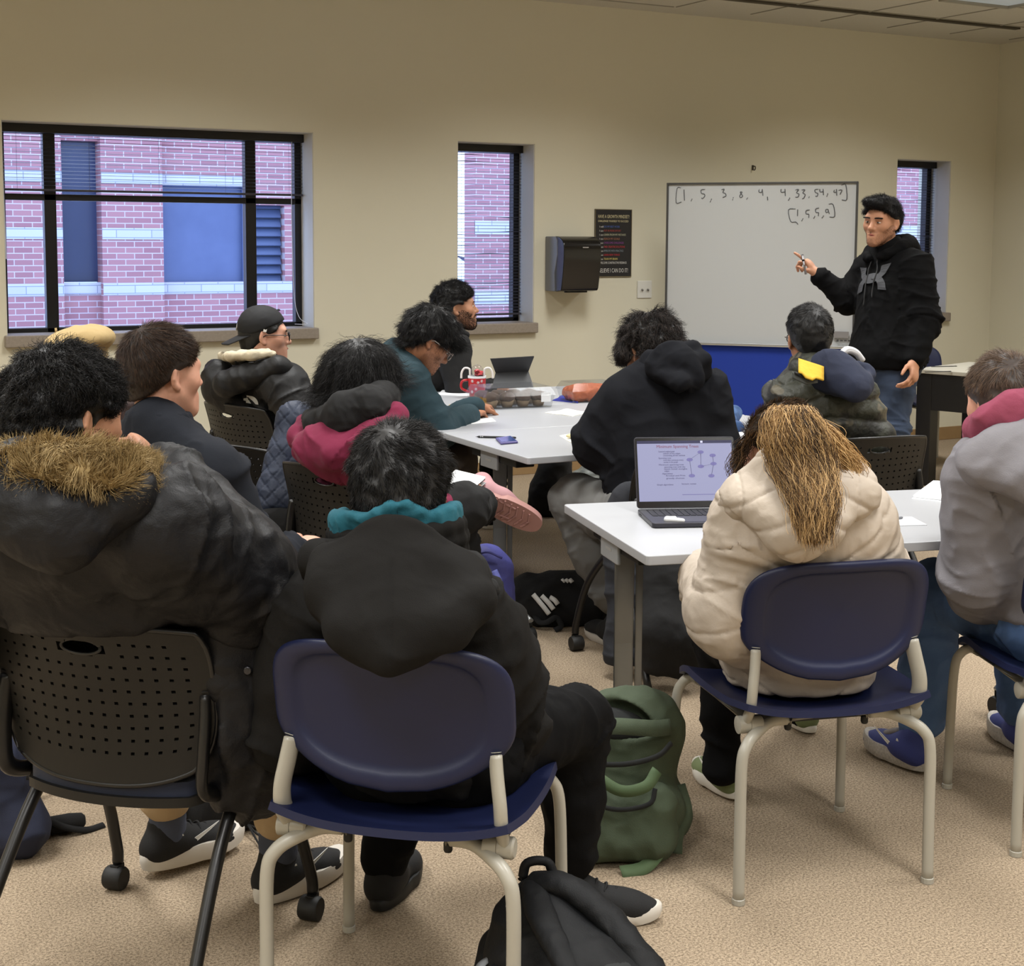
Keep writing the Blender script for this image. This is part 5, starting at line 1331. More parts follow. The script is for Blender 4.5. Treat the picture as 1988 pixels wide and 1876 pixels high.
# ---- woman with long dark hair and a magenta hood
def woman_D():
    S, u, v, o = sit(1.99, 4.55, .92, .40, .46, wid=.08)
    H = Head(W(706, 742, 4.92), camdir(.75, .66, -.20), 0, .95)
    b = Body(H, nb=W(672, 822, 4.88), shL=W(622, 872, 5.04), shR=W(738, 880, 4.80), elL=W(720, 990, 5.15), elR=W(770, 1000, 4.82), wrL=W(860, 960, 5.2), wrR=W(868, 985, 5.0),
             knL=W(880, 1010, 5.22), knR=W(900, 985, 5.05), anL=W(905, 1190, 5.3), anR=W(935, 980, 5.32), **S)
    p = person('person with long dark hair, black scarf and magenta hood, one pink shoe crossed over', *o[:2])
    V, F = sdf_mesh(b.bare(hand(b.J['wrL'], W(890, 948, 5.2)-b.J['wrL'], -Z3, True), hand(b.J['wrR'], W(900, 965, 5.05)-b.J['wrR'], -Z3, False)), .005, 1); mk('body', V, F, SK_BRN, p, True, True)
    hair(H, HR_BLK, p, 9000, .10, .06, curl=.010, cturn=1.2, grav=.10, r=.0008, jit=.10, seed=11, t=.022, front=.05, slope=.5, lump=.006, back=-.13, flow=down, seg=6,
         extra=(cone(H.w(-.03, -.075, 0), H.w(-.03, -.085, -.12), .075, .06, H.R[:, 1], 1.1, .04), cone(H.w(.04, -.05, 0), H.w(.05, -.045, -.115), .07, .05, k=.04), cone(H.w(.066, .02, .02), H.w(.07, .035, -.10), .035, .03, k=.03)))
    for k_, (P, w_) in enumerate((([W(655, 720, 4.93), W(636, 780, 4.88), W(640, 850, 4.84)], [.05, .05, .02]), ([W(690, 720, 4.84), W(680, 790, 4.78), W(690, 845, 4.76)], [.06, .06, .03]), ([W(742, 700, 4.86), W(752, 770, 4.84), W(742, 830, 4.83)], [.03, .035, .02]), ([W(650, 690, 4.98), W(622, 780, 4.95), W(628, 848, 4.92)], [.03, .03, .015]))):
        tress(P, w_, 1300, HR_BLK, p, 'hair_lock', CR, CF, wave=.008, wf=1.6, seed=k_+20, frizz=.01)
    glasses(H, m_specs, p)
    garment(b, m_pink, p, 'hoodie', .024, chair=(1.97, 4.56, .92, .40, .79, -.18), amp=.007, f=8, seed=4)
    bk = -camdir(0, 1)
    P = chain([W(590, 822, 4.98), W(583, 850, 4.86), W(600, 872, 4.74), W(650, 885, 4.67), W(700, 872, 4.66), W(745, 838, 4.68), W(768, 805, 4.75), W(760, 790, 4.88)], [.03, .036, .04, .042, .04, .034, .03, .025], .035)
    P += [cone(W(640, 880, 4.70), W(720, 850, 4.69), .055, .05, bk, 1.5, .05), cone(W(650, 870, 4.75), W(700, 905, 4.72), .10, .08, bk, 1.5, .05)]
    cloth('hood', P, m_pink, p, .006, .005, 12, 3)
    P = chain([W(605, 815, 4.95), W(622, 822, 4.82), W(665, 800, 4.72), W(715, 785, 4.72), W(745, 772, 4.80), W(755, 765, 4.92)], [.035, .045, .05, .05, .042, .03], .04)+chain([W(618, 842, 4.83), W(665, 826, 4.72), W(720, 800, 4.72), W(748, 790, 4.80)], [.03, .036, .036, .028], .03)
    cloth('scarf', P, m_blkcl, p, .006, .008, 14, 6)
    P = b.legs(.022, which='L')+[cone(b.J['hpR'], b.J['knR'], .108, .085, k=.04), cone(b.J['knR'], b.J['anR'], .085, .06, k=.03)]
    cloth('trousers', P, m_blkcl, p, .008, .008, 9, 4)
    d = nrm(W(1022, 1008, 5.30)-W(940, 968, 5.26)); n_ = nrm(CAM-W(975, 1000, 5.2))
    # the crossed foot shows its tread: build the shoe in a frame whose sole looks at the room
    R = np.stack([np.cross(d, nrm(-n_*.75+Z3*.5-d*((-n_*.75+Z3*.5)@d))), d, nrm(-n_*.75+Z3*.5-d*((-n_*.75+Z3*.5)@d))], 1)
    c0 = W(947, 975, 5.24); w = lambda *q: c0+R@A_(q, float)
    P = [cone(w(0, -.01, .050), w(0, .05, .050), .040, .040, k=.03), cone(w(0, .05, .045), w(0, .165, .030), .042, .036, R[:, 2], 1.2, .04), cone(w(0, -.02, .06), w(0, -.03, .10), .038, .040, k=.03), plane(w(0, 0, .016), -R[:, 2], .004)]
    V, F = sdf_mesh(P, .0045, 2); s = mk('shoe', V, F, m_rose, p, True, True)
    pts = [(.048*abs(math.sin(a))**.75*np.sign(math.sin(a))*(1+.18*math.cos(a))*(.86 if math.cos(a) < -.2 else 1), .075+.145*math.cos(a)) for a in np.linspace(0, 2*PI, 44, endpoint=False)]
    q = MB(); q.at(c0, R); q.prism(pts, 0.0, .03)
    for k_ in range(9):
        y = -.045+k_*.026
        ww = .038*(1-((y-.075)/.16)**2)**.5*(.8 if y < .03 else 1)
        q.tube([(-ww, y-.008, -.001), (0, y+.006, -.003), (ww, y-.008, -.001)], .0042, 6)
    q.tube([(-.030, .0, -.002), (-.024, .10, -.002)], .0035, 6); q.tube([(.030, .0, -.002), (.026, .10, -.002)], .0035, 6)
    world_child('sole', np.concatenate(q.v), q.f, m_rose2, s, p, False)
    laces(s, lambda x, y, z: w(x, y+.01, z+.012), m_white, 3)
    shoe('shoe', b.J['anL']*A_([1, 1, 0])+Z3*.085, u, p, m_rose, m_rose2)
woman_D()
black_chair('black nesting chair under the woman with the magenta hood', 1.97, 4.56, .92, .40)

# ---- man in the teal sweater writing
def man_E():
    S, u, v, o = sit(2.52, 5.74, 1, .0, .46)
    H = Head(W(832, 664, 6.28), camdir(.80, .25, -.62), .05, .98)
    b = Body(H, nb=W(772, 694, 6.32), shL=W(768, 735, 6.50), shR=W(792, 742, 6.17), elL=W(850, 830, 6.60), elR=W(852, 836, 6.22), wrL=W(925, 790, 6.62), wrR=W(915, 806, 6.50), knL=W(880, 890, 6.5), knR=W(890, 900, 6.35), anL=W(890, 1060, 6.5), anR=W(895, 1070, 6.35), **S)
    p = person('person in a teal sweater and glasses, bent over the white table writing', *o[:2])
    V, F = sdf_mesh(b.bare(hand(b.J['wrL'], W(950, 790, 6.75)-b.J['wrL'], -Z3, True, (.6, .7, .7, .7)), hand(b.J['wrR'], W(942, 800, 6.66)-b.J['wrR'], -Z3+CR*.2, False, (.6, .8, .9, .9))), .005, 1); mk('body', V, F, SK_BRN, p, True, True)
    hair(H, HR_BLK, p, 8000, .055, .14, curl=.005, cturn=.7, grav=.07, r=.0009, jit=.14, seed=14, t=.026, front=.045, slope=.62, lump=.008, back=-.085, crown=(0, -.05, .12), extra=(ell(H.w(.0, .085, .055), A_([.07, .045, .045]), H.R, .03), cone(H.w(.074, .03, .03), H.w(.076, .03, -.012), .016, .010, k=.02)))
    face_bits(H, V, F, p, HR_BLK, m_lips); glasses(H, mat('spectacles_clear', (180, 170, 166), .2), p)
    beard(H, V, F, HR_BLK, p, 5000, .003, name='stubble')
    garment(b, m_tealsw, p, 'sweater', .028, .026, amp=.007, f=8, seed=9, cuff=.93, el=1.25)
    R = np.stack([b.rt, b.fw, b.up], 1)
    cloth('neckband', chain(arc(b.J['nb']+b.fw*.02+b.up*.012, R, .082, .076, 0, 2*PI, 18, -.02), .011, .01), m_tealsw, p, .005, .001)
    cloth('trousers', b.legs(.02), mat('brown_trousers', (74, 66, 58), .9), p, .009, .005, 9, 4)
    for s in 'LR': shoe('shoe', b.J['an'+s]*A_([1, 1, 0])+Z3*.085, u, p, m_knit_bk, m_rub_wh)
man_E()
black_chair('black nesting chair under the man in the teal sweater', 2.50, 5.74, 1, .06)

# ---- bearded man by the narrow window
def man_F():
    S, u, v, o = sit(3.30, 7.20, 1, -.05, .47)
    H = Head(W(886, 598, 7.85), camdir(.985, .17, .10), 0, .98)
    b = Body(H, nb=W(868, 645, 7.87), shL=W(862, 678, 8.05), shR=W(880, 682, 7.70), elL=W(900, 770, 8.05), elR=W(892, 762, 7.66), wrL=W(955, 752, 7.95), wrR=W(950, 755, 7.72), knL=W(960, 830, 8), knR=W(960, 835, 7.8), anL=W(960, 960, 8), anR=W(960, 970, 7.8), **S)
    p = person('bearded person in a black hoodie in profile below the narrow window', *o[:2])
    V, F = sdf_mesh(b.bare(hand(b.J['wrL'], u, -Z3, True), hand(b.J['wrR'], u, -Z3, False)), .0045, 1); mk('body', V, F, SK_TAN, p, True, True)
    hair(H, HR_BLK, p, 8000, .022, .35, curl=.007, cturn=1.1, grav=.0, r=.0009, jit=.25, seed=17, t=.018, front=.062, slope=.62, lump=.010, back=-.06, lf=36, extra=(cone(H.w(.074, .022, .03), H.w(.075, .020, -.025), .012, .009, k=.02), cone(H.w(0, -.062, -.04), H.w(0, -.058, -.08), .045, .036, k=.03)), Lf=lambda q: np.clip(.3+1.1*(q[:, 2]+.05)/.2, .25, 1.2))
    face_bits(H, V, F, p, HR_BLK, m_lips); beard(H, V, F, HR_BLK, p, 6000, .006)
    garment(b, m_blkcl, p, 'hoodie', .028, amp=.007, f=8, seed=19)
    bk = -b.fw
    P = chain([W(905, 650, 7.74), W(880, 642, 7.70), W(858, 640, 7.78), W(852, 640, 7.92), W(870, 640, 8.02), W(905, 652, 7.95)], [.018, .03, .038, .038, .03, .018], .03)+[cone(W(852, 650, 7.84), W(848, 685, 7.82), .055, .04, k=.05)]
    cloth('hood', P, m_blkcl, p, .006, .005, 12, 6)
    cloth('trousers', b.legs(.02), m_tr_blk, p, .009, .005, 9, 4)
    for s in 'LR': shoe('shoe', b.J['an'+s]*A_([1, 1, 0])+Z3*.085, u, p, m_knit_bk, m_rub_wh)
man_F()
black_chair('black nesting chair under the bearded man by the narrow window', 3.28, 7.20, 1, -.05)

# ---- man in the charcoal hoodie bent over the table
def man_H():
    S, u, v, o = sit(2.99, 4.37, .08, 1, .46)
    H = Head(W(1262, 688, 5.52), camdir(-.42, .72, -.62), -.10, 1.0)
    b = Body(H, nb=W(1300, 735, 5.36), shL=W(1212, 782, 5.30), shR=W(1362, 768, 5.36), elL=W(1166, 858, 5.36), elR=W(1382, 868, 5.36), wrL=W(1232, 842, 5.72), wrR=W(1340, 850, 5.72), knL=W(1118, 972, 5.58), knR=W(1320, 985, 5.62), anL=W(1190, 1160, 5.55), anR=W(1310, 1180, 5.66), **S)
    p = person('person in a charcoal hoodie with wavy dark hair, bent forward over the white table', *o[:2])
    V, F = sdf_mesh(b.bare(hand(b.J['wrL'], camdir(.6, .6), -Z3, True), hand(b.J['wrR'], camdir(-.5, .7), -Z3, False)), .005, 1); mk('body', V, F, SK_TAN, p, True, True)
    hair(H, HR_DRK, p, 7000, .060, .12, curl=.010, cturn=1.0, grav=.06, r=.0012, jit=.12, seed=23, t=.026, front=.04, slope=.5, lump=.012, lf=30, back=-.10, seg=7, extra=(cone(H.w(-.06, .02, .03), H.w(-.066, .05, -.06), .034, .028, k=.03), cone(H.w(.05, -.02, .0), H.w(.06, -.02, -.07), .04, .03, k=.03)))
    for k_, (P, w_) in enumerate((([W(1222, 660, 5.50), W(1210, 690, 5.47), W(1206, 712, 5.48)], [.03, .03, .012]), ([W(1320, 660, 5.45), W(1340, 680, 5.42), W(1345, 662, 5.40)], [.03, .025, .012]))):
        tress(P, w_, 700, HR_DRK, p, 'hair_lock', CR, CF, wave=.010, wf=1.5, seed=k_+40, r=.001)
    garment(b, m_hood_g, p, 'hoodie', .036, .034, chair=(3.02, 4.34, .10, 1, .79, -.18), amp=.010, f=6, seed=29, cuff=.9, el=1.3, more=[cone(b.J['pel']+b.up*.02, b.J['cst'], .19, .20, b.fw, 1.45, .06), cone(b.J['cst'], (b.J['shL']+b.J['shR'])/2-b.up*.02, .20, .165, b.fw, 1.5, .06), cone(b.J['shL'], b.J['elL'], .085, .095, k=.05), cone(b.J['shR'], b.J['elR'], .085, .09, k=.05)])
    bk = -camdir(0, 1)
    P = chain([W(1245, 722, 5.42), W(1262, 700, 5.30), W(1305, 682, 5.24), W(1345, 678, 5.26), W(1362, 690, 5.34)], [.02, .028, .030, .028, .02], .025)
    P += chain([W(1240, 735, 5.36), W(1275, 712, 5.22), W(1320, 700, 5.18), W(1362, 700, 5.22), W(1366, 722, 5.26), W(1345, 738, 5.18), W(1318, 742, 5.14), W(1280, 726, 5.18)], [.016, .026, .032, .026, .022, .026, .03, .024], .03)
    P += [cone(W(1300, 706, 5.20), W(1332, 726, 5.17), .075, .05, bk, 3.0, .05), cone(W(1250, 735, 5.30), W(1300, 690, 5.3), .03, .04, k=.04)]
    cloth('hood', P, m_hood_g, p, .0055, .005, 14, 4)
    cloth('trousers', b.legs(.03, k=1.05), m_grey_tr, p, .008, .010, 8, 4)
    for s in 'LR': shoe('shoe', b.J['an'+s]*A_([1, 1, 0])+Z3*.085, u, p, m_knit_bk, m_rub_wh)
man_H()
black_chair('black nesting chair under the man in the charcoal hoodie', 3.02, 4.34, .10, 1)

# ---- man in the camouflage puffer
def camo():
    m = bpy.data.materials.new('camo_puffer'); N = Nodes(m); co = N.coord(); b = N.b
    a = N.n('TexNoise', Scale=7.0, Detail=2.0); c = N.n('TexNoise', Scale=11.0, Detail=2.0)
    mp = N.n('Mapping'); mp.inputs[1].default_value = (3, 7, 1); N.l(co, mp.inputs[0]); N.l(co, a.inputs[0]); N.l(mp.outputs[0], c.inputs[0])
    x = N.mix(N.ramp(a.outputs['Fac'], .50, .54), lin((52, 54, 44)), lin((36, 36, 32))); x = N.mix(N.ramp(c.outputs['Fac'], .58, .62), x, lin((88, 82, 66)))
    N.l(x, b.inputs['Base Color']); b.inputs['Roughness'].default_value = .55
    t = N.n('TexNoise', Scale=22.0, Detail=3.0); N.l(co, t.inputs[0]); N.bump(t.outputs['Fac'], .5, .02)
    return m
m_camo = camo(); m_hnavy = mat('hood_navy', (36, 42, 62), .92, bump=(420, .25), wr=(9, .4)); m_yel = mat('yellow_lining', (214, 172, 48), .8, wr=(14, .4)); m_patch = mat('grey_webbing', (74, 76, 72), .8)
def man_I():
    S, u, v, o = sit(3.87, 4.50, .15, 1, .46)
    H = Head(W(1570, 658, 5.80), camdir(-.10, 1, -.02), .06, .98)
    b = Body(H, nb=W(1582, 722, 5.76), shL=W(1535, 780, 5.75), shR=W(1652, 775, 5.78), elL=W(1505, 868, 5.82), elR=W(1688, 850, 5.80), wrL=W(1510, 850, 6.1), wrR=W(1640, 850, 6.1), knL=W(1560, 960, 6.1), knR=W(1640, 960, 6.1), anL=W(1560, 1130, 6.1), anR=W(1640, 1130, 6.1), **S)
    p = person('person in an olive camouflage puffer with a navy hood, short black hair, seen from behind', *o[:2])
    V, F = sdf_mesh(b.bare(hand(b.J['wrL'], u, -Z3, True), hand(b.J['wrR'], u, -Z3, False)), .005, 1); mk('body', V, F, SK_BRN, p, True, True)
    hair(H, HR_BLK, p, 9000, .020, .22, grav=.02, r=.0007, jit=.16, seed=31, t=.014, front=.05, slope=.66, lump=.004, back=-.085, crown=(.01, -.075, .095), extra=(cone(H.w(0, -.062, -.045), H.w(0, -.056, -.088), .044, .036, H.R[:, 1], 1.2, .03),), Lf=lambda q: np.clip(.25+1.0*(q[:, 2]+.05)/.18, .2, 1.2))
    glasses(H, m_specs, p)
    def quilt(X, N):
        q = X-b.J['pel']; h = q@b.up+.25*np.abs(q@b.rt)
        w_ = np.abs(np.sin(h*PI/.085+.4))
        return X+N*((w_**.6-.5)*.016)[:, None]
    garment(b, m_camo, p, 'puffer', .042, .042, chair=(3.93, 4.44, .16, 1, .79, -.18), amp=.006, f=10, seed=33, h=.0065, el=1.15, extra=quilt, more=[cone(b.J['cst'], b.J['wst'], .19, .19, b.fw, 1.35, .05)])
    bk = -camdir(0, 1)
    P = [cone(W(1600, 716, 5.66), W(1672, 748, 5.62), .045, .05, k=.05), cone(W(1590, 706, 5.72), W(1625, 700, 5.74), .035, .03, k=.04), cone(W(1612, 722, 5.64), W(1655, 752, 5.56), .085, .05, bk, 1.5, .05), cone(W(1672, 740, 5.62), W(1690, 728, 5.72), .03, .02, k=.04), cone(W(1640, 720, 5.64), W(1665, 762, 5.57), .05, .022, bk, 1.2, .05), cone(W(1620, 705, 5.70), W(1680, 715, 5.72), .022, .02, k=.03)]
    hd = cloth('hood', P, m_hnavy, p, .0055, .004, 10, 6)
    cloth('collar', chain([W(1545, 702, 5.86), W(1550, 712, 5.72), W(1578, 708, 5.66), W(1605, 704, 5.66)], [.024, .030, .030, .024], .02)+chain([W(1550, 722, 5.72), W(1580, 722, 5.66), W(1610, 718, 5.66)], .03, .02), m_camo, p, .005, .004)
    ex = nrm(W(1595, 718, 5.60)-W(1550, 700, 5.64)); ey = nrm(W(1556, 700, 5.62)-W(1545, 722, 5.60))
    q = MB(); G = A_([[W(1550+j*6.8, 698+j*2.2+i*3.8+(i*.55 if j in (2, 3, 4) else 0)*1.6, 5.555-.012*i+.004*(j-3)**2*.5) for j in range(8)] for i in range(8)]); q.slab(G, -.006); world_child('lining_flap', np.concatenate(q.v), q.f, m_yel, hd, p)
    q = MB(); G = A_([[W(1538+j*7, 722+j*3.2+i*3.2-(j-4)*(j > 4)*4.5, 5.50) for j in range(8)] for i in range(5)]); q.slab(G, -.006); world_child('webbing_flap', np.concatenate(q.v), q.f, m_patch, hd, p)
    q = MB(); G = A_([[W(1542+j*5.6, 721+j*2.8+i*2.4, 5.492) for j in range(6)] for i in range(3)]); q.slab(G, -.004); world_child('hook_strip', np.concatenate(q.v), q.f, m_rubber, hd, p)
    q = MB()
    for k_ in (0, 1): q.tube(catmull([W(1628+4*k_, 690-3*k_, 5.70), W(1645, 681-3*k_, 5.72), W(1662, 686-2*k_, 5.74), W(1672+3*k_, 700, 5.76)], 6), .012, 10)
    mk('headphones', np.concatenate(q.v), q.f, mat('white_plastic', (214, 216, 220), .4), p, True, True)
    cloth('trousers', b.legs(.02), m_tr_blk, p, .009, .005, 9, 4)
    for s in 'LR': shoe('shoe', b.J['an'+s]*A_([1, 1, 0])+Z3*.085, u, p, m_knit_bk, m_rub_wh)
man_I()
black_chair('black nesting chair under the man in the camouflage puffer', 3.93, 4.44, .16, 1)

# ---- woman in the cream puffer
m_cream = mat('puffer_cream', (186, 174, 160), .6, spec=.3, bump=(300, .06), wr=(20, .2))
m_grn = mat('shoe_sage', (112, 124, 84), .75, bump=(300, .2)); m_offw = mat('off_white_rubber', (222, 218, 208), .55)
HR_GOLD = hairmat('hair_golden', (122, 88, 48), (226, 188, 132), .1, .9, .4); HR_MID = hairmat('hair_mid_brown', (52, 40, 30), (116, 88, 58), .3, 1)
def woman_J():
    S, u, v, o = sit(2.333, 2.782, .25, .968, .46, wid=.08)
    H = Head(W(1517, 890, 3.52), camdir(-.62, .72, -.32), -.06, .96)
    b = Body(H, nb=W(1552, 950, 3.44), shL=W(1462, 1025, 3.46), shR=W(1650, 1018, 3.46), elL=W(1424, 1190, 3.50), elR=W(1672, 1110, 3.58), wrL=W(1372, 1120, 3.78), wrR=W(1645, 1055, 3.80), knL=W(1395, 1250, 3.98), knR=W(1570, 1190, 4.25), anL=W(1405, 1492, 4.02), anR=W(1560, 1378, 4.62), **S)
    p = person('person in a cream quilted puffer with a golden brown ponytail, facing the laptop', *o[:2])
    V, F = sdf_mesh(b.bare(hand(b.J['wrL'], camdir(.1, .9), -Z3, True), hand(b.J['wrR'], camdir(-.2, .9), -Z3, False)), .0045, 1); mk('body', V, F, SK_FAIR, p, True, True)
    tie = W(1545, 800, 3.40); tl = H.loc(tie[None])[0]
    def flow(q, T, N, H_): D = tie-H_.pts(q); D = D-N*np.einsum('ij,ij->i', D, N)[:, None]; return D/np.maximum(np.linalg.norm(D, axis=1, keepdims=True), 1e-6)
    hair(H, HR_MID, p, 9000, .05, .0, grav=0, r=.0006, jit=.02, seed=41, t=.010, front=.085, slope=.70, lump=.001, back=-.085, flow=flow, seg=6, extra=(cone(H.w(0, -.062, -.04), H.w(0, -.056, -.08), .05, .036, H.R[:, 1], 1.1, .03), ell(tie+CF*.03-Z3*.01, (.04, .04, .035), None, .05)))
    C = [tie+CF*.01+Z3*.0, W(1538, 800, 3.345), W(1545, 850, 3.315), W(1562, 905, 3.30), W(1580, 970, 3.23), W(1582, 1050, 3.20)]
    tress(C, [.025, .045, .066, .072, .045, .018], 8000, HR_GOLD, p, 'ponytail', CR, CF, wave=.013, wf=1.8, r=.00068, seed=51, flatn=.42, frizz=.012, clump=34)
    tress(C, [.022, .040, .060, .066, .045, .020], 3500, HR_MID, p, 'ponytail_underlayer', CR, CF, wave=.013, wf=1.8, r=.0007, seed=52, flatn=.5, frizz=.012, clump=26)
    tress([W(1555, 800, 3.36), W(1600, 850, 3.33), W(1640, 910, 3.34), W(1650, 960, 3.34)], [.02, .035, .04, .02], 1600, HR_GOLD, p, 'hair_lock', CR, CF, wave=.010, seed=53, frizz=.012)
    tress([W(1462, 838, 3.46), W(1436, 885, 3.50), W(1428, 930, 3.5)], [.010, .012, .010], 160, HR_MID, p, 'hair_lock', CR, CF, wave=.006, seed=55, frizz=.02)
    tress([W(1578, 940, 3.25), W(1592, 985, 3.225), W(1566, 1012, 3.215), W(1588, 1042, 3.205)], [.022, .02, .016, .008], 700, HR_GOLD, p, 'hair_lock', CR, CF, wave=.008, wf=1.2, seed=57, frizz=.006)
    def quilt(X, N):
        q = X-b.J['pel']; h = q@b.up; r_ = q@b.rt
        s_ = h-.62*np.abs(r_)
        aL = np.linalg.norm(X-b.J['elL'], axis=1)
        tL = (X-b.J['shL'])@nrm(b.J['elL']-b.J['shL'])+.5*((X-b.J['shL'])@b.rt)
        tR = (X-b.J['shR'])@nrm(b.J['elR']-b.J['shR'])-.5*((X-b.J['shR'])@b.rt)
        s_ = np.where(r_ < -.17, tL, np.where(r_ > .17, tR, s_))
        d = np.abs(((s_/.092) % 1)-.5)*2          # 1 on a seam
        return X+N*((1-d**10)*.006-.004)[:, None]
    P = b.core(.032, .92)+b.arm('L', .030, cuff=.9, el=1.3)+b.arm('R', .030, cuff=.9, el=1.3)+[cone(o+Z3*.50-u*.02, b.J['wst'], .185, .170, b.fw, 1.25, .05), cone(b.J['cst'], b.J['wst'], .172, .17, b.fw, 1.3, .05), cone(b.J['shL'], b.J['elL'], .076, .078, k=.05), cone(b.J['elL'], b.J['wrL'], .078, .06, k=.04), cone(b.J['shR'], b.J['elR'], .076, .074, k=.05)]
    P = [cone(q_.a, q_.b, q_.ra, q_.rb, q_.n, q_.s, max(q_.k, .075)) for q_ in P]+[carve(2.333, 2.782, .25, .968, .82, -.19), seatcut(.455)]
    cloth('puffer', P, m_cream, p, .0055, .0045, 14, 43, quilt)
    bk = -camdir(0, 1)
    P = [cone(W(1440, 960, 3.40), W(1560, 905, 3.42), .030, .03, k=.04), cone(W(1560, 905, 3.42), W(1645, 925, 3.42), .03, .03, k=.04), cone(W(1412, 985, 3.42), W(1440, 960, 3.40), .024, .03, k=.03),
         cone(W(1450, 975, 3.36), W(1540, 1030, 3.28), .045, .04, bk, 1.1, .06), cone(W(1660, 955, 3.36), W(1560, 1032, 3.28), .05, .04, bk, 1.1, .06), cone(W(1555, 940, 3.38), W(1552, 1015, 3.30), .115, .075, bk, 1.9, .06), cone(W(1645, 925, 3.42), W(1660, 955, 3.36), .032, .045, k=.04), cone(W(1540, 1030, 3.28), W(1600, 1020, 3.28), .04, k=.04)]
    def q2(X, N):
        # long seams fanning out from the nape
        q = X-W(1560, 905, 3.40); a = q@CR; h = q@Z3
        s_ = h+.55*np.abs(a+.02); d = np.abs(((s_/.075) % 1)-.5)*2; e = np.abs(((a/.13+.2) % 1)-.5)*2
        return X+N*((1-d**6)*.006-.004-(e > .95)*.003)[:, None]
    cloth('hood', P, m_cream, p, .005, .005, 11, 45, q2)
    cloth('trousers', b.legs(.008, .9), m_tr_blk, p, .007, .005, 9, 4)
    dL = nrm(WZ(1342, 1500, 0)-WZ(1425, 1562, 0))
    s, w, R_ = shoe('shoe', WZ(1412, 1545, 0)*A_([1, 1, 0])+Z3*.085, dL, p, m_grn, m_offw, sole_t=.036, L=.25, k=.9, wid=1.05); laces(s, w, m_offw); swoosh('side_mark', s, w, m_offw, -1, .05, .06, .9, surf=.042)
    P = [cone(w(0, -.06, .05), w(0, -.064, .085), .014, k=.01)]; cloth('shoe_tongue', [cone(w(0, .01, .10), w(0, .04, .082), .026, .022, R_[:, 2], 1.6)], mat('mint_lining', (178, 190, 150), .8), p, .005, .001)
    shoe('shoe', b.J['anR']*A_([1, 1, 0])+Z3*.08, u, p, m_grn, m_offw, k=.9)
woman_J()

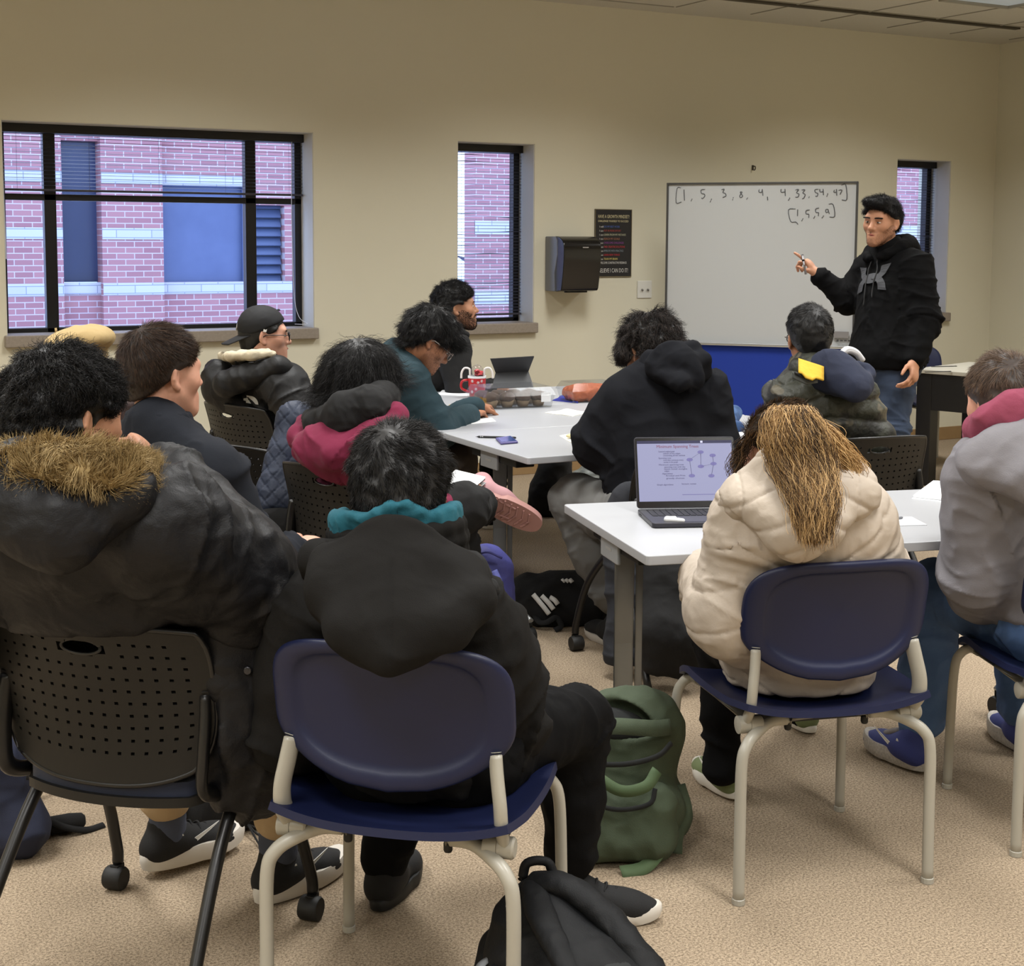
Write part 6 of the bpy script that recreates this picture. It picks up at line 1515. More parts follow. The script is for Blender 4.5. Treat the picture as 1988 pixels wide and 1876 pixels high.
# ---- boy in the grey jacket at the right edge
m_gjk = mat('grey_shell', (122, 120, 125), .65, spec=.3, bump=(320, .08), wr=(8, .4)); m_mar = mat('maroon_fleece', (138, 62, 84), .95, bump=(300, .4), wr=(12, .4))
def denim(name, c, c2):
    m = mat(name, c, .85, noise=(4, .7), c2=c2, bump=(700, .25), wr=(10, .6)); return m
m_jean = denim('denim_blue', (84, 116, 164), (48, 70, 106))
m_bshoe = mat('shoe_royal', (48, 58, 122), .7, bump=(380, .3)); m_gtoe = mat('grey_suede', (134, 128, 128), .9); m_mid = mat('cream_midsole', (196, 190, 182), .6, noise=(120, .5), c2=(150, 144, 136))
HR_LB2 = hairmat('hair_ash_brown', (66, 52, 44), (128, 106, 88), .1, 1.0)
def boy_L():
    S, u, v, o = sit(3.16, 2.62, .25, .97, .45)
    H = Head(W(1946, 786, 3.84), camdir(-.28, .95, -.03), .10, .96)
    b = Body(H, nb=W(1985, 868, 3.78), shL=W(1912, 930, 3.80), shR=W(2120, 960, 3.86), elL=W(1905, 1115, 3.86), elR=W(2160, 1130, 3.9), wrL=W(1945, 1090, 4.12), wrR=W(2080, 1150, 4.2), knL=W(1818, 1145, 4.26), knR=W(1985, 1180, 4.42), anL=W(1785, 1420, 4.30), anR=W(1990, 1390, 4.42), **S)
    p = person('boy in a grey jacket over a maroon hood and jeans at the right edge', *o[:2])
    V, F = sdf_mesh(b.bare(hand(b.J['wrL'], camdir(.1, .9), -Z3, True), hand(b.J['wrR'], camdir(-.2, .9), -Z3, False)), .0045, 1); mk('body', V, F, SK_FAIR, p, True, True)
    hair(H, HR_LB2, p, 14000, .030, .16, grav=.03, r=.0006, jit=.14, seed=61, t=.016, front=.06, slope=.66, lump=.005, back=-.085, crown=(-.01, -.07, .10), extra=(cone(H.w(0, -.062, -.045), H.w(0, -.056, -.088), .046, .036, H.R[:, 1], 1.2, .03),), Lf=lambda q: np.clip(.12+1.2*(q[:, 2]+.02)/.15, .12, 1.2))
    garment(b, m_gjk, p, 'jacket', .034, .030, chair=(3.14, 2.62, .40, .916, .82, -.19), amp=.012, f=8, seed=63, h=.0065, cuff=.93, el=1.3, more=[cone(o+Z3*.50, b.J['wst'], .185, .175, b.fw, 1.25, .05), cone(b.J['cst'], b.J['wst'], .175, .175, b.fw, 1.3, .05), cone(b.J['shL'], b.J['elL'], .078, .08, k=.05), cone(b.J['shL']+b.rt*.03, W(1905, 1150, 3.95), .10, .08, k=.06)])
    bk = -camdir(0, 1)
    P = chain([W(1902, 850, 3.92), W(1896, 832, 3.80), W(1925, 812, 3.72), W(1965, 790, 3.70), W(2010, 770, 3.74), W(2040, 780, 3.86)], [.022, .030, .034, .036, .034, .024], .03)+chain([W(1900, 862, 3.86), W(1915, 838, 3.75), W(1960, 815, 3.70), W(2010, 800, 3.72)], [.02, .03, .034, .034], .03)
    cloth('maroon_hood', P, m_mar, p, .005, .004, 12, 3)
    P = chain([W(1880, 905, 3.84), W(1895, 888, 3.74), W(1940, 860, 3.68), W(2000, 835, 3.68)], [.02, .03, .034, .036], .03)+[cone(W(1920, 905, 3.68), W(2010, 925, 3.62), .055, .075, bk, 1.3, .06), cone(W(1900, 905, 3.70), W(1990, 870, 3.66), .04, .055, bk, 1.2, .05)]
    cloth('hood', P, m_gjk, p, .006, .007, 9, 5)
    cloth('trousers', b.legs(.020, flare=.010, ankle=.90), m_jean, p, .0065, .010, 9, 4)
    dL = nrm(WZ(1672, 1432, 0)-WZ(1812, 1500, 0)); an = WZ(1768, 1492, 0)
    s, w, R_ = shoe('shoe', an*A_([1, 1, 0])+Z3*.092, dL, p, m_bshoe, m_mid, sole_t=.044, L=.29, k=.98, wid=1.06); laces(s, w, m_offw); swoosh('side_mark', s, w, m_offw, -1, .055, .066, .9, surf=.043)
    V, F = sdf_mesh([cone(w(.003, .135, .030), w(.002, .172, .027), .0412, .0315, R_[:, 2], 1.33, .02), cone(w(0, .06, .088), w(0, .10, .068), .018, .02, R_[:, 2], 2.0, .02), plane(w(0, 0, .014), -R_[:, 2], .004)], .0045, 2); world_child('toe_overlay', V, F, m_gtoe, s, p)
    s, w, R_ = shoe('shoe', b.J['anR']*A_([1, 1, 0])+Z3*.092, camdir(-.15, 1), p, m_bshoe, m_mid, sole_t=.044, wid=1.06)
boy_L()

# ---- the man standing at the whiteboard
m_khood = mat('hoodie_black', (9, 9, 10), .9, spec=.12, bump=(500, .15), wr=(8, .4)); m_kjean = denim('denim_dark', (44, 60, 84), (26, 34, 50)); m_logo = mat('grey_print', (58, 59, 63), .7); m_lip2 = mat('lips_rose', (168, 96, 84), .45)
def man_K():
    o = W(1735, 1080, 7.2); o[2] = 0
    H = Head(W(1711, 432, 7.22), camdir(-.66, -.72, -.04), .06, .94)
    b = Body(H, pel=W(1725, 690, 7.22), nb=W(1728, 488, 7.26), shR=W(1688, 524, 7.38), shL=W(1780, 520, 7.12), elR=W(1646, 582, 7.40), wrR=W(1588, 534, 7.42), elL=W(1795, 622, 7.06), wrL=W(1776, 700, 6.98),
             hpL=W(1744, 690, 7.15), hpR=W(1704, 690, 7.30), knL=W(1728, 850, 7.08), knR=W(1712, 850, 7.26), anL=W(1722, 1040, 7.12), anR=W(1750, 1030, 7.36))
    p = person('standing person in a black hoodie and jeans pointing a marker at the whiteboard', *o[:2])
    # index finger points at the board, the others curl round the marker
    d = nrm(W(1553, 488, 7.44)-b.J['wrR']); hd = hand(b.J['wrR'], d, -CU*.55-CR*.35+CF*.3, False, (.12, 1.0, 1.1, 1.15), .92, .5)
    dl = nrm(W(1774, 748, 6.93)-b.J['wrL']); hl = hand(b.J['wrL'], dl, -CR*.8+CF*.6, True, (.55, .65, .7, .7), 1.0, .4)
    V, F = sdf_mesh(b.bare(hl, hd, jaw=.98, nose=1.1), .0038, 1); mk('body', V, F, SK_TAN, p, True, True)
    hair(H, HR_BLK, p, 9000, .030, .2, curl=.005, cturn=.8, grav=.02, r=.0008, jit=.2, seed=71, t=.012, front=.080, slope=.70, lump=.006, back=-.08, extra=(ell(H.w(.010, .055, .105), A_([.060, .045, .026]), H.R, .03), cone(H.w(.073, .03, .04), H.w(.075, .03, -.015), .013, .009, k=.02), cone(H.w(-.073, .03, .04), H.w(-.075, .03, -.015), .013, .009, k=.02)))
    face_bits(H, V, F, p, HR_BLK, m_lip2, n=420, bl=.010); beard(H, V, F, HR_BLK, p, 5000, .003, name='stubble')
    P = [cone(b.J['pel']-Z3*.01, b.J['wst'], .196, .175, b.fw, 1.2, .05), cone(b.J['wst'], b.J['cst'], .165, .17, b.fw, 1.3, .05), cone(b.J['hpL']+Z3*.10, b.J['hpL']-b.fw*-.02, .10, .128, k=.05), cone(b.J['hpR']+Z3*.10, b.J['hpR']+b.fw*.02, .10, .128, k=.05), plane(b.J['pel']-Z3*.055, -Z3, .01)]
    g_ = garment(b, m_khood, p, 'hoodie', .022, .022, amp=.007, f=8, seed=73, h=.006, hem=0, el=1.2, cuff=.93, more=P)
    R = np.stack([b.rt, b.fw, b.up], 1); c = b.J['nb']
    P = chain(arc(c+b.fw*.02+b.up*.005, R, .10, .095, .35, 2*PI-.35, 16, -.05), [.016]*3+[.03]*10+[.016]*3, .03)+[cone(c-b.fw*.085-b.rt*.05, c-b.fw*.10-b.up*.07, .055, .045, k=.05), cone(c-b.fw*.085+b.rt*.05, c-b.fw*.10-b.up*.07, .055, .045, k=.05)]
    cloth('hood', P, m_khood, p, .005, .004, 14, 4)
    # hem band, pocket, cords, chest print
    dr = draper(g_); cs = b.J['cst']; at_ = lambda x, z, off=.003: dr(cs+b.rt*x+b.up*z, b.fw, off)
    for s in (-1, 1):
        q = MB(); q.tube([at_(x, z, .009) for x, z in catmull([(s*.022+.012, .19, 0), (s*.030+.012, .12, 0), (s*.024+.012, .03, 0), (s*.027+.012, -.025-.02*s, 0)], 6)[:, :2]], .0032, 6)
        world_child('drawcord', np.concatenate(q.v), q.f, mat('cord_black', (24, 24, 25), .6), g_, p)
    out = catmull([(-.074, .056, 0), (-.060, .018, 0), (-.030, -.010, 0), (0, -.017, 0), (.030, -.010, 0), (.060, .018, 0), (.074, .056, 0)], 4)[:, :2]
    inn = catmull([(-.038, .050, 0), (-.034, .024, 0), (-.018, .010, 0), (0, .006, 0), (.018, .010, 0), (.034, .024, 0), (.038, .050, 0)], 4)[:, :2]
    for s in (-1, 1):
        V = [at_(x*1.4+.012, s*(z*1.3-.004)+.095, .007) for x, z in np.concatenate([out, inn])]; k_ = len(out)
        world_child('chest_print', V, [(i, i+1, k_+i+1, k_+i) for i in range(k_-1)], m_logo, g_, p, False)
    cloth('trousers', b.legs(.018, flare=.015)+[cone(b.J['pel']-Z3*.03, b.J['pel']+Z3*.03, .155, .15, b.fw, 1.35, .05), plane(b.J['pel']-Z3*.03, Z3, .01)], m_kjean, p, .0065, .008, 9, 4)
    for s in 'LR': shoe('shoe', b.J['an'+s]*A_([1, 1, 0])+Z3*.085, camdir(-.6, -.6), p, m_knit_bk, m_rub_wh)
    q = MB(); a = b.J['wrR']+d*.085; t_ = W(1564, 534, 7.38)-W(1556, 492, 7.40); t_ = nrm(t_); c0 = W(1561, 514, 7.385)
    q.tube([c0-t_*.05, c0+t_*.05], .0062, 10); mb_ = q.build('marker', mat('marker_white', (150, 148, 150), .4), None, True); q = MB(); q.tube([c0-t_*.052, c0-t_*.018], .0075, 10); q.build('cap', m_rubber, mb_, True)
    tag(mb_, 'black-capped whiteboard marker in the pointing hand of the standing man', 'marker')
man_K()
CUR[0] = None
# ------------------------------------------------------------------ things on and by the wall
EX, EY, EZ = A_([1., 0, 0]), A_([0, 1., 0]), A_([0, 0, 1.])
WM = lambda o: M4(EX, EZ, -EY, o)                       # lettering on the long wall, read from the room
m_blgl = mat('glossy_black', (12, 12, 14), .16, spec=.6); m_dgrey = mat('dispenser_grey', (116, 118, 124), .4); m_post = mat('poster_black', (24, 22, 24), .45)
x0, x1, z0, z1, yf = 4.765, 5.055, 1.205, 1.56, YW
r = empty('towel_dispenser', ((x0+x1)/2, YW, z0), 0, 'black paper towel dispenser on the wall beside the poster', 'towel dispenser')
w_ = x1-x0
q = MB(); pr = [(0, 0), (0, .355), (-.13, .355), (-.15, .33), (-.155, .24), (-.12, .12), (-.125, .0)]
def side_prism(prof, xa, xb):
    n = len(prof); V = [(xa, y, z) for y, z in prof]+[(xb, y, z) for y, z in prof]
    return V, [tuple(range(n)), tuple(range(2*n-1, n-1, -1))]+[(i, n+i, n+(i+1) % n, (i+1) % n) for i in range(n)]
q.add(*side_prism(pr, -w_/2, w_/2)); q.build('housing', m_dgrey, r, bevel=.006)
pf = catmull([(-.11, .357, 0), (-.17, .350, 0), (-.225, .315, 0), (-.235, .24, 0), (-.222, .12, 0), (-.205, .02, 0)], 6)[:, :2]
pb = catmull([(-.195, .005, 0), (-.115, .005, 0), (-.108, .10, 0), (-.14, .22, 0), (-.145, .30, 0), (-.105, .345, 0)], 6)[:, :2]
q = MB(); q.add(*side_prism(list(pf)+list(pb), -w_/2+.004, w_/2-.004)); cv = q.build('cover', m_blgl, r, bevel=.010, seg=3)
q = MB(); q.box((.02, -.2365, .285), (.045, .004, .007)); q.build('name_plate', mat('chrome', (190, 190, 195), .25, metal=.8), cv, bevel=.001)
q = MB(); q.box((.0, -.15, -.002), (.16, .03, .012)); q.build('paper_slot', m_rubber, r, bevel=.003)
# poster
r = empty('poster', (5.286, YW-.004, 1.5175), 0, 'black motivational poster with coloured lines of text on the wall', 'poster')
q = MB(); q.box((0, 0, 0), (.292, .006, .449)); q.build('sheet', m_post, r)
q = MB()
for c, d in (((0, -.004, .2235), (.292, .003, .004)), ((0, -.004, -.2235), (.292, .003, .004)), ((.144, -.004, 0), (.004, .003, .449)), ((-.144, -.004, 0), (.004, .003, .449))): q.box(c, d)
q.build('border', mat('poster_border', (112, 100, 72), .5), r)
cr_, wh_ = mat('ink_cream', (206, 196, 158), .6), mat('ink_white', (205, 203, 198), .6)
inks = [((70, 96, 160),), ((150, 66, 60),), ((176, 176, 150),), ((158, 108, 84),), ((128, 66, 136),), ((176, 60, 66),), ((128, 140, 150),), ((170, 48, 56),), ((206, 190, 112),)]
def fit(name, body, z, h, x, wid, m_):
    o = text(name, body, h, m_, np.eye(4), None, 'LEFT'); V = np.empty(len(o.data.vertices)*3); o.data.vertices.foreach_get('co', V); V = V.reshape(-1, 3)
    s = wid/max(V[:, 0].max()-V[:, 0].min(), 1e-6); V[:, 0] = (V[:, 0]-V[:, 0].min())*s+x
    P = np.stack([V[:, 0], np.full(len(V), -.0045)-V[:, 2], V[:, 1]+z], -1); o.data.vertices.foreach_set('co', P.ravel()); o.data.update(); o.parent = r; o.name = name; return o
fit('title', 'HAVE A GROWTH MINDSET!', .166, .032, -.122, .246, cr_); fit('title', 'CHALLENGE YOURSELF TO SUCCEED', .140, .019, -.122, .240, cr_)
for i, t_ in enumerate(('DO MY BEST WORK', 'PUT IN MORE EFFORT', 'LEARN FROM MY MISTAKES', 'REACH MY GOALS', 'OVERCOME CHALLENGES', 'FIND CREATIVE SOLUTIONS', 'IMPROVE WITH PRACTICE', 'LEARN NEW THINGS', 'TRAIN MY BRAIN')):
    z = .103-.0268*i
    fit('line', 'I will' if i == 0 else 'I can', z, .017, -.110, .030, wh_); fit('line', t_, z, .019, -.074, (.124, .134, .172, .124, .156, .166, .154, .126, .108)[i], mat('ink_%d' % i, inks[i][0], .6))
fit('line', 'WELCOME CONSTRUCTIVE FEEDBACK', -.138, .021, -.104, .212, wh_); fit('slogan', 'BELIEVE I CAN DO IT!', -.196, .040, -.112, .230, wh_)
# switch plate, hook
r = empty('light_switch', (5.544, YW, 1.2045), 0, 'white double light switch plate left of the whiteboard', 'light switch')
q = MB(); q.box((0, -.003, 0), (.116, .008, .118)); q.build('plate', mat('switch_white', (214, 212, 204), .4), r, bevel=.003)
for s in (-1, 1):
    q = MB(); q.box((s*.023, -.014, -.003), (.010, .016, .012), rx(.5)); q.build('toggle', mat('toggle_grey', (120, 118, 112), .4), r, bevel=.002)
r = empty('wall_hook', (6.444, YW, 2.05), 0, 'small dark hook left on the wall above the whiteboard', 'hook')
q = MB(); q.box((0, -.004, 0), (.012, .008, .036)); q.build('plate', m_slot, r, bevel=.001); q = MB(); q.tube(catmull([(0, -.006, .012), (0, -.03, .006), (0, -.03, -.012), (0, -.018, -.018)], 5), .004, 8); q.build('peg', m_slot, r, True)

# ------------------------------------------------------------------ whiteboard on a divider
TL, TR_ = W(1297, 357, 9.35), W(1665, 354, 8.94); TR_[2] = TL[2]
bex = nrm(TR_-TL); bey = EZ; bn = np.cross(bex, bey); bw = np.linalg.norm(TR_-TL); zb = W(1478, 669.5, 9.14)[2]; bh = TL[2]-zb
def onb(x, y, off=.0):
    d = ray(x, y); o = TL+bn*off; return CAM+d*(((o-CAM)@bn)/(d@bn))
ang = math.atan2(bex[1], bex[0]); c0 = TL+bex*bw/2; c0[2] = 0
r = empty('room_divider', c0, ang, 'whiteboard with handwritten number lists above a blue fabric divider panel', 'whiteboard')
q = MB(); q.box((0, .006, zb+bh/2), (bw, .016, bh)); sf = q.build('writing_surface', mat('whiteboard_enamel', (186, 189, 190), .28, spec=.5), r)
m_al = mat('dark_aluminium', (84, 84, 84), .4, metal=.6); m_all = mat('light_aluminium', (176, 178, 180), .4, metal=.5)
q = MB()
for c, d in (((0, 0, zb+bh), (bw+.012, .03, .012)), ((-bw/2, 0, zb+bh/2), (.012, .03, bh)), ((bw/2, 0, zb+bh/2), (.012, .03, bh))): q.box(c, d)
q.build('frame', m_al, r, bevel=.002)
q = MB(); q.box((0, -.012, zb-.004), (bw+.004, .05, .010)); q.build('tray', m_all, r, bevel=.002)
q = MB(); q.box((0, .012, (zb-.02+.10)/2), (bw-.01, .03, zb-.12)); q.build('fabric_panel', mat('fabric_blue', (20, 52, 150), .9, bump=(500, .2), sheen=.1), r)
for s in (-1, 1):
    q = MB(); q.box((s*(bw/2-.02), .012, (zb)/2+.03), (.035, .035, zb-.06)); q.build('post', m_al, r, bevel=.003)
    q = MB(); q.box((s*(bw/2-.02), .012, .03), (.05, .50, .04)); q.build('foot', m_al, r, bevel=.006)
strokes = [[(268, 192), (235, 200), (228, 318), (272, 312)], [(293, 208), (297, 300)], [(362, 285), (352, 305)], [(470, 207), (437, 212), (440, 240), (462, 245), (468, 262), (450, 283), (440, 278)], [(525, 285), (512, 315)], [(608, 210), (632, 205), (620, 232), (640, 240), (645, 262), (618, 275)], [(708, 272), (700, 298)],
 [(778, 225), (765, 232), (785, 262), (770, 275), (760, 262), (782, 228)], [(828, 275), (818, 290)], [(925, 205), (922, 228), (945, 230), (950, 205), (955, 260)], [(993, 268), (996, 298)], [(1108, 205), (1108, 230), (1140, 228)], [(1140, 203), (1143, 262)], [(1182, 275), (1168, 300)], [(1228, 212), (1255, 207), (1238, 235), (1258, 245), (1250, 270), (1228, 272)], [(1280, 212), (1308, 210), (1290, 236), (1310, 250), (1298, 280), (1285, 285)], [(1345, 265), (1340, 278)],
 [(1420, 205), (1392, 210), (1395, 232), (1415, 240), (1412, 262), (1396, 264)], [(1432, 205), (1435, 228), (1460, 225)], [(1460, 203), (1463, 255)], [(1500, 240), (1490, 268)], [(1555, 210), (1550, 230), (1572, 228), (1572, 205), (1575, 258)], [(1590, 215), (1618, 212), (1602, 250)], [(1615, 172), (1650, 168), (1660, 290), (1618, 295)],
 [(1228, 370), (1170, 378), (1188, 475), (1230, 480), (1250, 500)], [(1247, 375), (1245, 430)], [(1292, 450), (1280, 472)], [(1348, 378), (1318, 385), (1318, 412), (1340, 415), (1340, 445)], [(1392, 430), (1380, 450)], [(1425, 362), (1398, 372), (1400, 400), (1422, 402), (1420, 428)], [(1465, 425), (1450, 448)], [(1500, 372), (1482, 378), (1485, 400), (1505, 392), (1500, 372), (1512, 412)], [(1508, 330), (1545, 335), (1558, 432), (1515, 438)]]
q = MB(); Rb = np.stack([bex, -bn, bey], 1)
for s in strokes:
    P = A_([onb(1260+x/4.322, 320+y/4.322, .0035) for x, y in s]); P = P if len(P) < 3 else catmull(P, 3)
    q.tube((P-c0)@Rb, .0030, 5)
hw = q.build('handwriting', mat('marker_ink', (92, 94, 98), .6), r)
e0 = (onb(1632, 652, .02)-c0)@Rb
q = MB(); q.box(e0+A_([0, 0, .006]), (.098, .004, .040)); lb = q.build('maker_label', mat('label_grey', (128, 126, 126), .5), r)
for k_ in range(4):
    q = MB(); q.box(e0+A_([-.018+.024*k_, -.001, -.030]), (.016 if k_ else .012, .003, .008 if k_ else .014)); q.build('label_letter', mat('ink_dark', (60, 60, 62), .6), lb)

# ------------------------------------------------------------------ table by the right wall and its chair
c_ = WZ(1772, 716, .74); a1 = math.atan2(-.95, .30)
r = empty('side_table', (c_[0], c_[1], 0), a1, 'grey-topped black table by the right wall behind the standing man', 'table')
q = MB(); q.at((.75, .38, 0)); q.prism(rrect(1.5, .76, .01, 2), .715, .74); q.build('tabletop', mat('grey_laminate', (182, 178, 166), .4, noise=(300, .6), c2=(168, 164, 150)), r, bevel=.003)
q = MB()
for c, d in (((.75, .04, .60), (1.46, .03, .23)), ((.05, .38, .60), (.03, .70, .23)), ((.75, .72, .60), (1.46, .03, .23))): q.box(c, d)
q.build('apron', m_black, r, bevel=.003)
for x in (.07, 1.43):
    for y in (.07, .69): q = MB(); q.box((x, y, .36), (.10, .10, .71)); q.build('leg', m_black, r, bevel=.004)
for k_, (a, b_) in enumerate((((1808, 712), (1857, 711)), ((1796, 722.5), (1846, 721)))):
    p1, p2 = WZ(*a, .742), WZ(*b_, .742); d = p2-p1; R_ = rz(-a1); loc = R_@((p1+p2)/2-A_([c_[0], c_[1], 0])); dl = R_@nrm(d)
    q = MB(); q.box(loc, (np.linalg.norm(d), .014, .004), np.stack([dl, np.cross(EZ, dl), EZ], 1)); q.build('cable_slot', m_rubber, r, bevel=.001)
navy_chair('navy plastic stacking chair behind the grey-topped table by the right wall', 7.34, 7.42, -.15, -.98)

# ------------------------------------------------------------------ on the tables
m_paper = mat('paper_white', (226, 228, 230), .7); m_clear = None
def clearplastic():
    m = bpy.data.materials.new('clear_plastic'); N = Nodes(m)
    tr_ = N.n('BsdfTransparent'); tr_.inputs[0].default_value = (.90, .91, .92, 1); gl = N.n('BsdfGlossy', Roughness=.08); df = N.n('BsdfDiffuse'); df.inputs[0].default_value = (.8, .8, .8, 1)
    lw = N.n('LayerWeight', Blend=.06); mx = N.n('MixShader'); m2 = N.n('MixShader'); m2.inputs[0].default_value = .025
    N.l(tr_.outputs[0], m2.inputs[1]); N.l(df.outputs[0], m2.inputs[2])
    N.l(lw.outputs['Facing'], mx.inputs[0]); N.l(m2.outputs[0], mx.inputs[1]); N.l(gl.outputs[0], mx.inputs[2]); N.l(mx.outputs[0], N.o.inputs[0]); return m
m_clear = clearplastic()
TZ = .7405
def flat(name, pts, label, cat, m_, z=TZ, t=.0012, group=None, wav=0.0):
    P = [WZ(x, y, z) for x, y in pts]; q = MB(); n = len(P)
    V = [p for p in P]+[p+EZ*t for p in P]
    q.add(V, [tuple(range(n))[::-1], tuple(range(n, 2*n))]+[(i, (i+1) % n, n+(i+1) % n, n+i) for i in range(n)])
    o = q.build(name, m_, None); return tag(o, label, cat, group)
def quad(name, c, label, cat, m_, t=.0015, wav=.004, n=10, seed=0, drop=None):
    """soft sheet between four corner points"""
    u = np.linspace(0, 1, n); G = np.zeros((n, n, 3))
    for i, a in enumerate(u):
        for j, b_ in enumerate(u): G[i, j] = (c[0]*(1-a)+c[1]*a)*(1-b_)+(c[3]*(1-a)+c[2]*a)*b_
    k_ = np.abs(vnoise(G.reshape(-1, 3), 18, seed)).reshape(n, n); G[..., 2] += k_*wav
    q = MB(); q.slab(G, -t if np.cross(c[1]-c[0], c[3]-c[0])[2] < 0 else t); G
    return tag(q.build(name, m_, None, True, auto=50), label, cat)
# red mug with candy canes
c = WZ(926, 771, TZ); r = empty('mug', c, 0, 'red mug with white snowflakes standing in front of the tablet', 'mug')
m_red = mat('mug_red', (178, 34, 40), .3); q = MB(); q.lathe([(.034, 0), (.038, .004), (.044, .06), (.046, .105), (.046, .108), (.043, .108), (.041, .06), (.035, .01)], 28); q.build('cup', m_red, r, True, auto=40)
q = MB(); q.lathe([(.0465, .098), (.0468, .109), (.0425, .109), (.0425, .098)], 28); q.build('rim', m_paper, r, True, auto=40)
hx = -CR; q = MB(); q.tube(catmull([hx*.043+EZ*.088, hx*.075+EZ*.080, hx*.078+EZ*.045, hx*.040+EZ*.025], 6), .0065, 8); q.build('handle', m_red, r, True)
for a, z in ((-.5, .085), (.15, .078), (.5, .03), (-.1, .045), (.55, .085), (-.6, .03)):
    d = nrm(-CF*math.cos(a)+CR*math.sin(a)); d[2] = 0; d = nrm(d); q = MB(); rr_ = .0375+.0085*min(1, z/.06)
    for k_ in range(3):
        t_ = k_*PI/3; e = np.cross(EZ, d)*math.cos(t_)+EZ*math.sin(t_); q.tube([d*(rr_+.001)+EZ*z-e*.008, d*(rr_+.001)+EZ*z+e*.008], .0014, 5)
    q.build('snowflake', m_paper, r)
m_cane = mat('candy_white', (226, 220, 216), .3); m_stripe = mat('candy_red', (196, 60, 66), .3)
for sx, h_ in ((-1, 1), (1, 1)):
    b0 = c+CR*sx*.036+EZ*.095; P = catmull([b0-EZ*.07, b0+EZ*.03, b0+CR*sx*.006+EZ*.050, b0+CR*sx*.028+EZ*.052, b0+CR*sx*.042+EZ*.030, b0+CR*sx*.044-EZ*.0], 6)
    q = MB(); q.tube(P, .0055, 8); o = tag(q.build('candy_cane', m_cane, None, True), ('white candy cane hooked over the handle side of the red mug', 'white candy cane hooked over the tablet side of the red mug')[sx > 0], 'candy cane', 'candy canes in the mug')
q = MB(); g = np.random.default_rng(4)
for k_ in range(7):
    p = c+EZ*(.10+.035*g.random())+CR*g.uniform(-.025, .025)+CF*g.uniform(-.02, .02); q.lathe([(.004, -.006), (.013, -.005), (.013, .005), (.004, .006)], 12, p, rx(g.uniform(0, 3))@rz(g.uniform(0, 3)))
tag(q.build('peppermint_candies', m_stripe, None, True, auto=40), 'red and white peppermints heaped in the red mug', 'candy', kind='stuff')
V, F = sdf_mesh([ell(c+EZ*.125, (.034, .034, .042), None)], .006); tag(mk('candy_bag', V, F, m_clear, None), 'clear cellophane bag of peppermints standing in the red mug', 'bag')
# tablet in its folding case
r = empty('tablet', W(995, 752, 7.6), 0, 'tablet in a dark grey folding case standing on the back table', 'tablet')
tb = A_(r.location)
def slabq(pts, t, name, m_, par, off=None):
    P = [A_(p) for p in pts]; n_ = nrm(np.cross(P[1]-P[0], P[3]-P[0])); V = P+[p+n_*t for p in P]
    if off is not None: V = [v-off for v in V]
    q = MB(); q.add(V, [(3, 2, 1, 0), (4, 5, 6, 7), (0, 1, 5, 4), (1, 2, 6, 5), (2, 3, 7, 6), (3, 0, 4, 7)]); return q.build(name, m_, par, bevel=min(.004, t*.4))
m_case = mat('case_grey', (52, 53, 55), .6, bump=(500, .1))
f1, f2 = W(962, 724, 7.62), W(1026, 721, 7.66); slabq([W(955, 753, 7.50), W(1036, 751, 7.56), f2, f1], -.006, 'lower_flap', m_case, r, tb); slabq([f1, f2, W(1037, 693, 7.60), W(952, 698, 7.56)], -.008, 'upper_flap', m_case, r, tb)
flat('keyboard', [(852, 752), (978, 749), (972, 742), (858, 744)], 'thin black keyboard lying in front of the bearded man', 'keyboard', m_rubber, TZ, .006)
# clear boxes of cookies and snacks
def clam(name, label, p, ang, L, D, h, open_=False):
    r = empty(name, p, ang, label, 'food box', 'clear plastic food boxes')
    q = MB(); ins = .012; t = .0015
    def wallring(z0, z1, i0, i1):
        a = [(x*(L/2-i0), y*(D/2-i0), z0) for x, y in ((-1, -1), (1, -1), (1, 1), (-1, 1))]; b_ = [(x*(L/2-i1), y*(D/2-i1), z1) for x, y in ((-1, -1), (1, -1), (1, 1), (-1, 1))]
        q.add(a+b_, [(i, (i+1) % 4, 4+(i+1) % 4, 4+i) for i in range(4)])
    wallring(.002, h*.55, ins, 0); q.box((0, 0, .002), (L-.024, D-.024, t)); wallring(h*.55, h*.56, 0, -.008)
    q.build('base', m_clear, r)
    q = MB(); wallring(h*.565, h*.95, -.006, .014); q.box((0, 0, h*.95), (L-.03, D-.03, t)); q.build('lid', m_clear, r)
    return r
ca, cb = WZ(943, 797, TZ), WZ(1076, 791, TZ); cdir = nrm(cb-ca); cn = A_([-cdir[1], cdir[0], 0]); ctr = (ca+cb)/2+cn*.12; an = math.atan2(cdir[1], cdir[0]); CL = np.linalg.norm(cb-ca)
clam('cookie_box', 'clear plastic box of brown muffins in the middle of the joined tables', ctr+EZ*.001, an, CL, .25, .105)
q = MB(); q.box(ctr+EZ*.052-cn*.128+cdir*.13, (.05, .001, .045), np.stack([cdir, cn, EZ], 1)); tag(q.build('sticker', m_paper, None), 'white paper label on the front of the muffin box', 'label')
m_muf = mat('muffin_brown', (58, 46, 42), .9, noise=(40, .8), c2=(92, 74, 60), bump=(90, .6)); m_muf2 = mat('muffin_case', (150, 130, 104), .85, noise=(30, .8), c2=(120, 98, 74))
mm = None
lbl = {0: 'left', 1: 'second', 2: 'third', 3: 'right'}
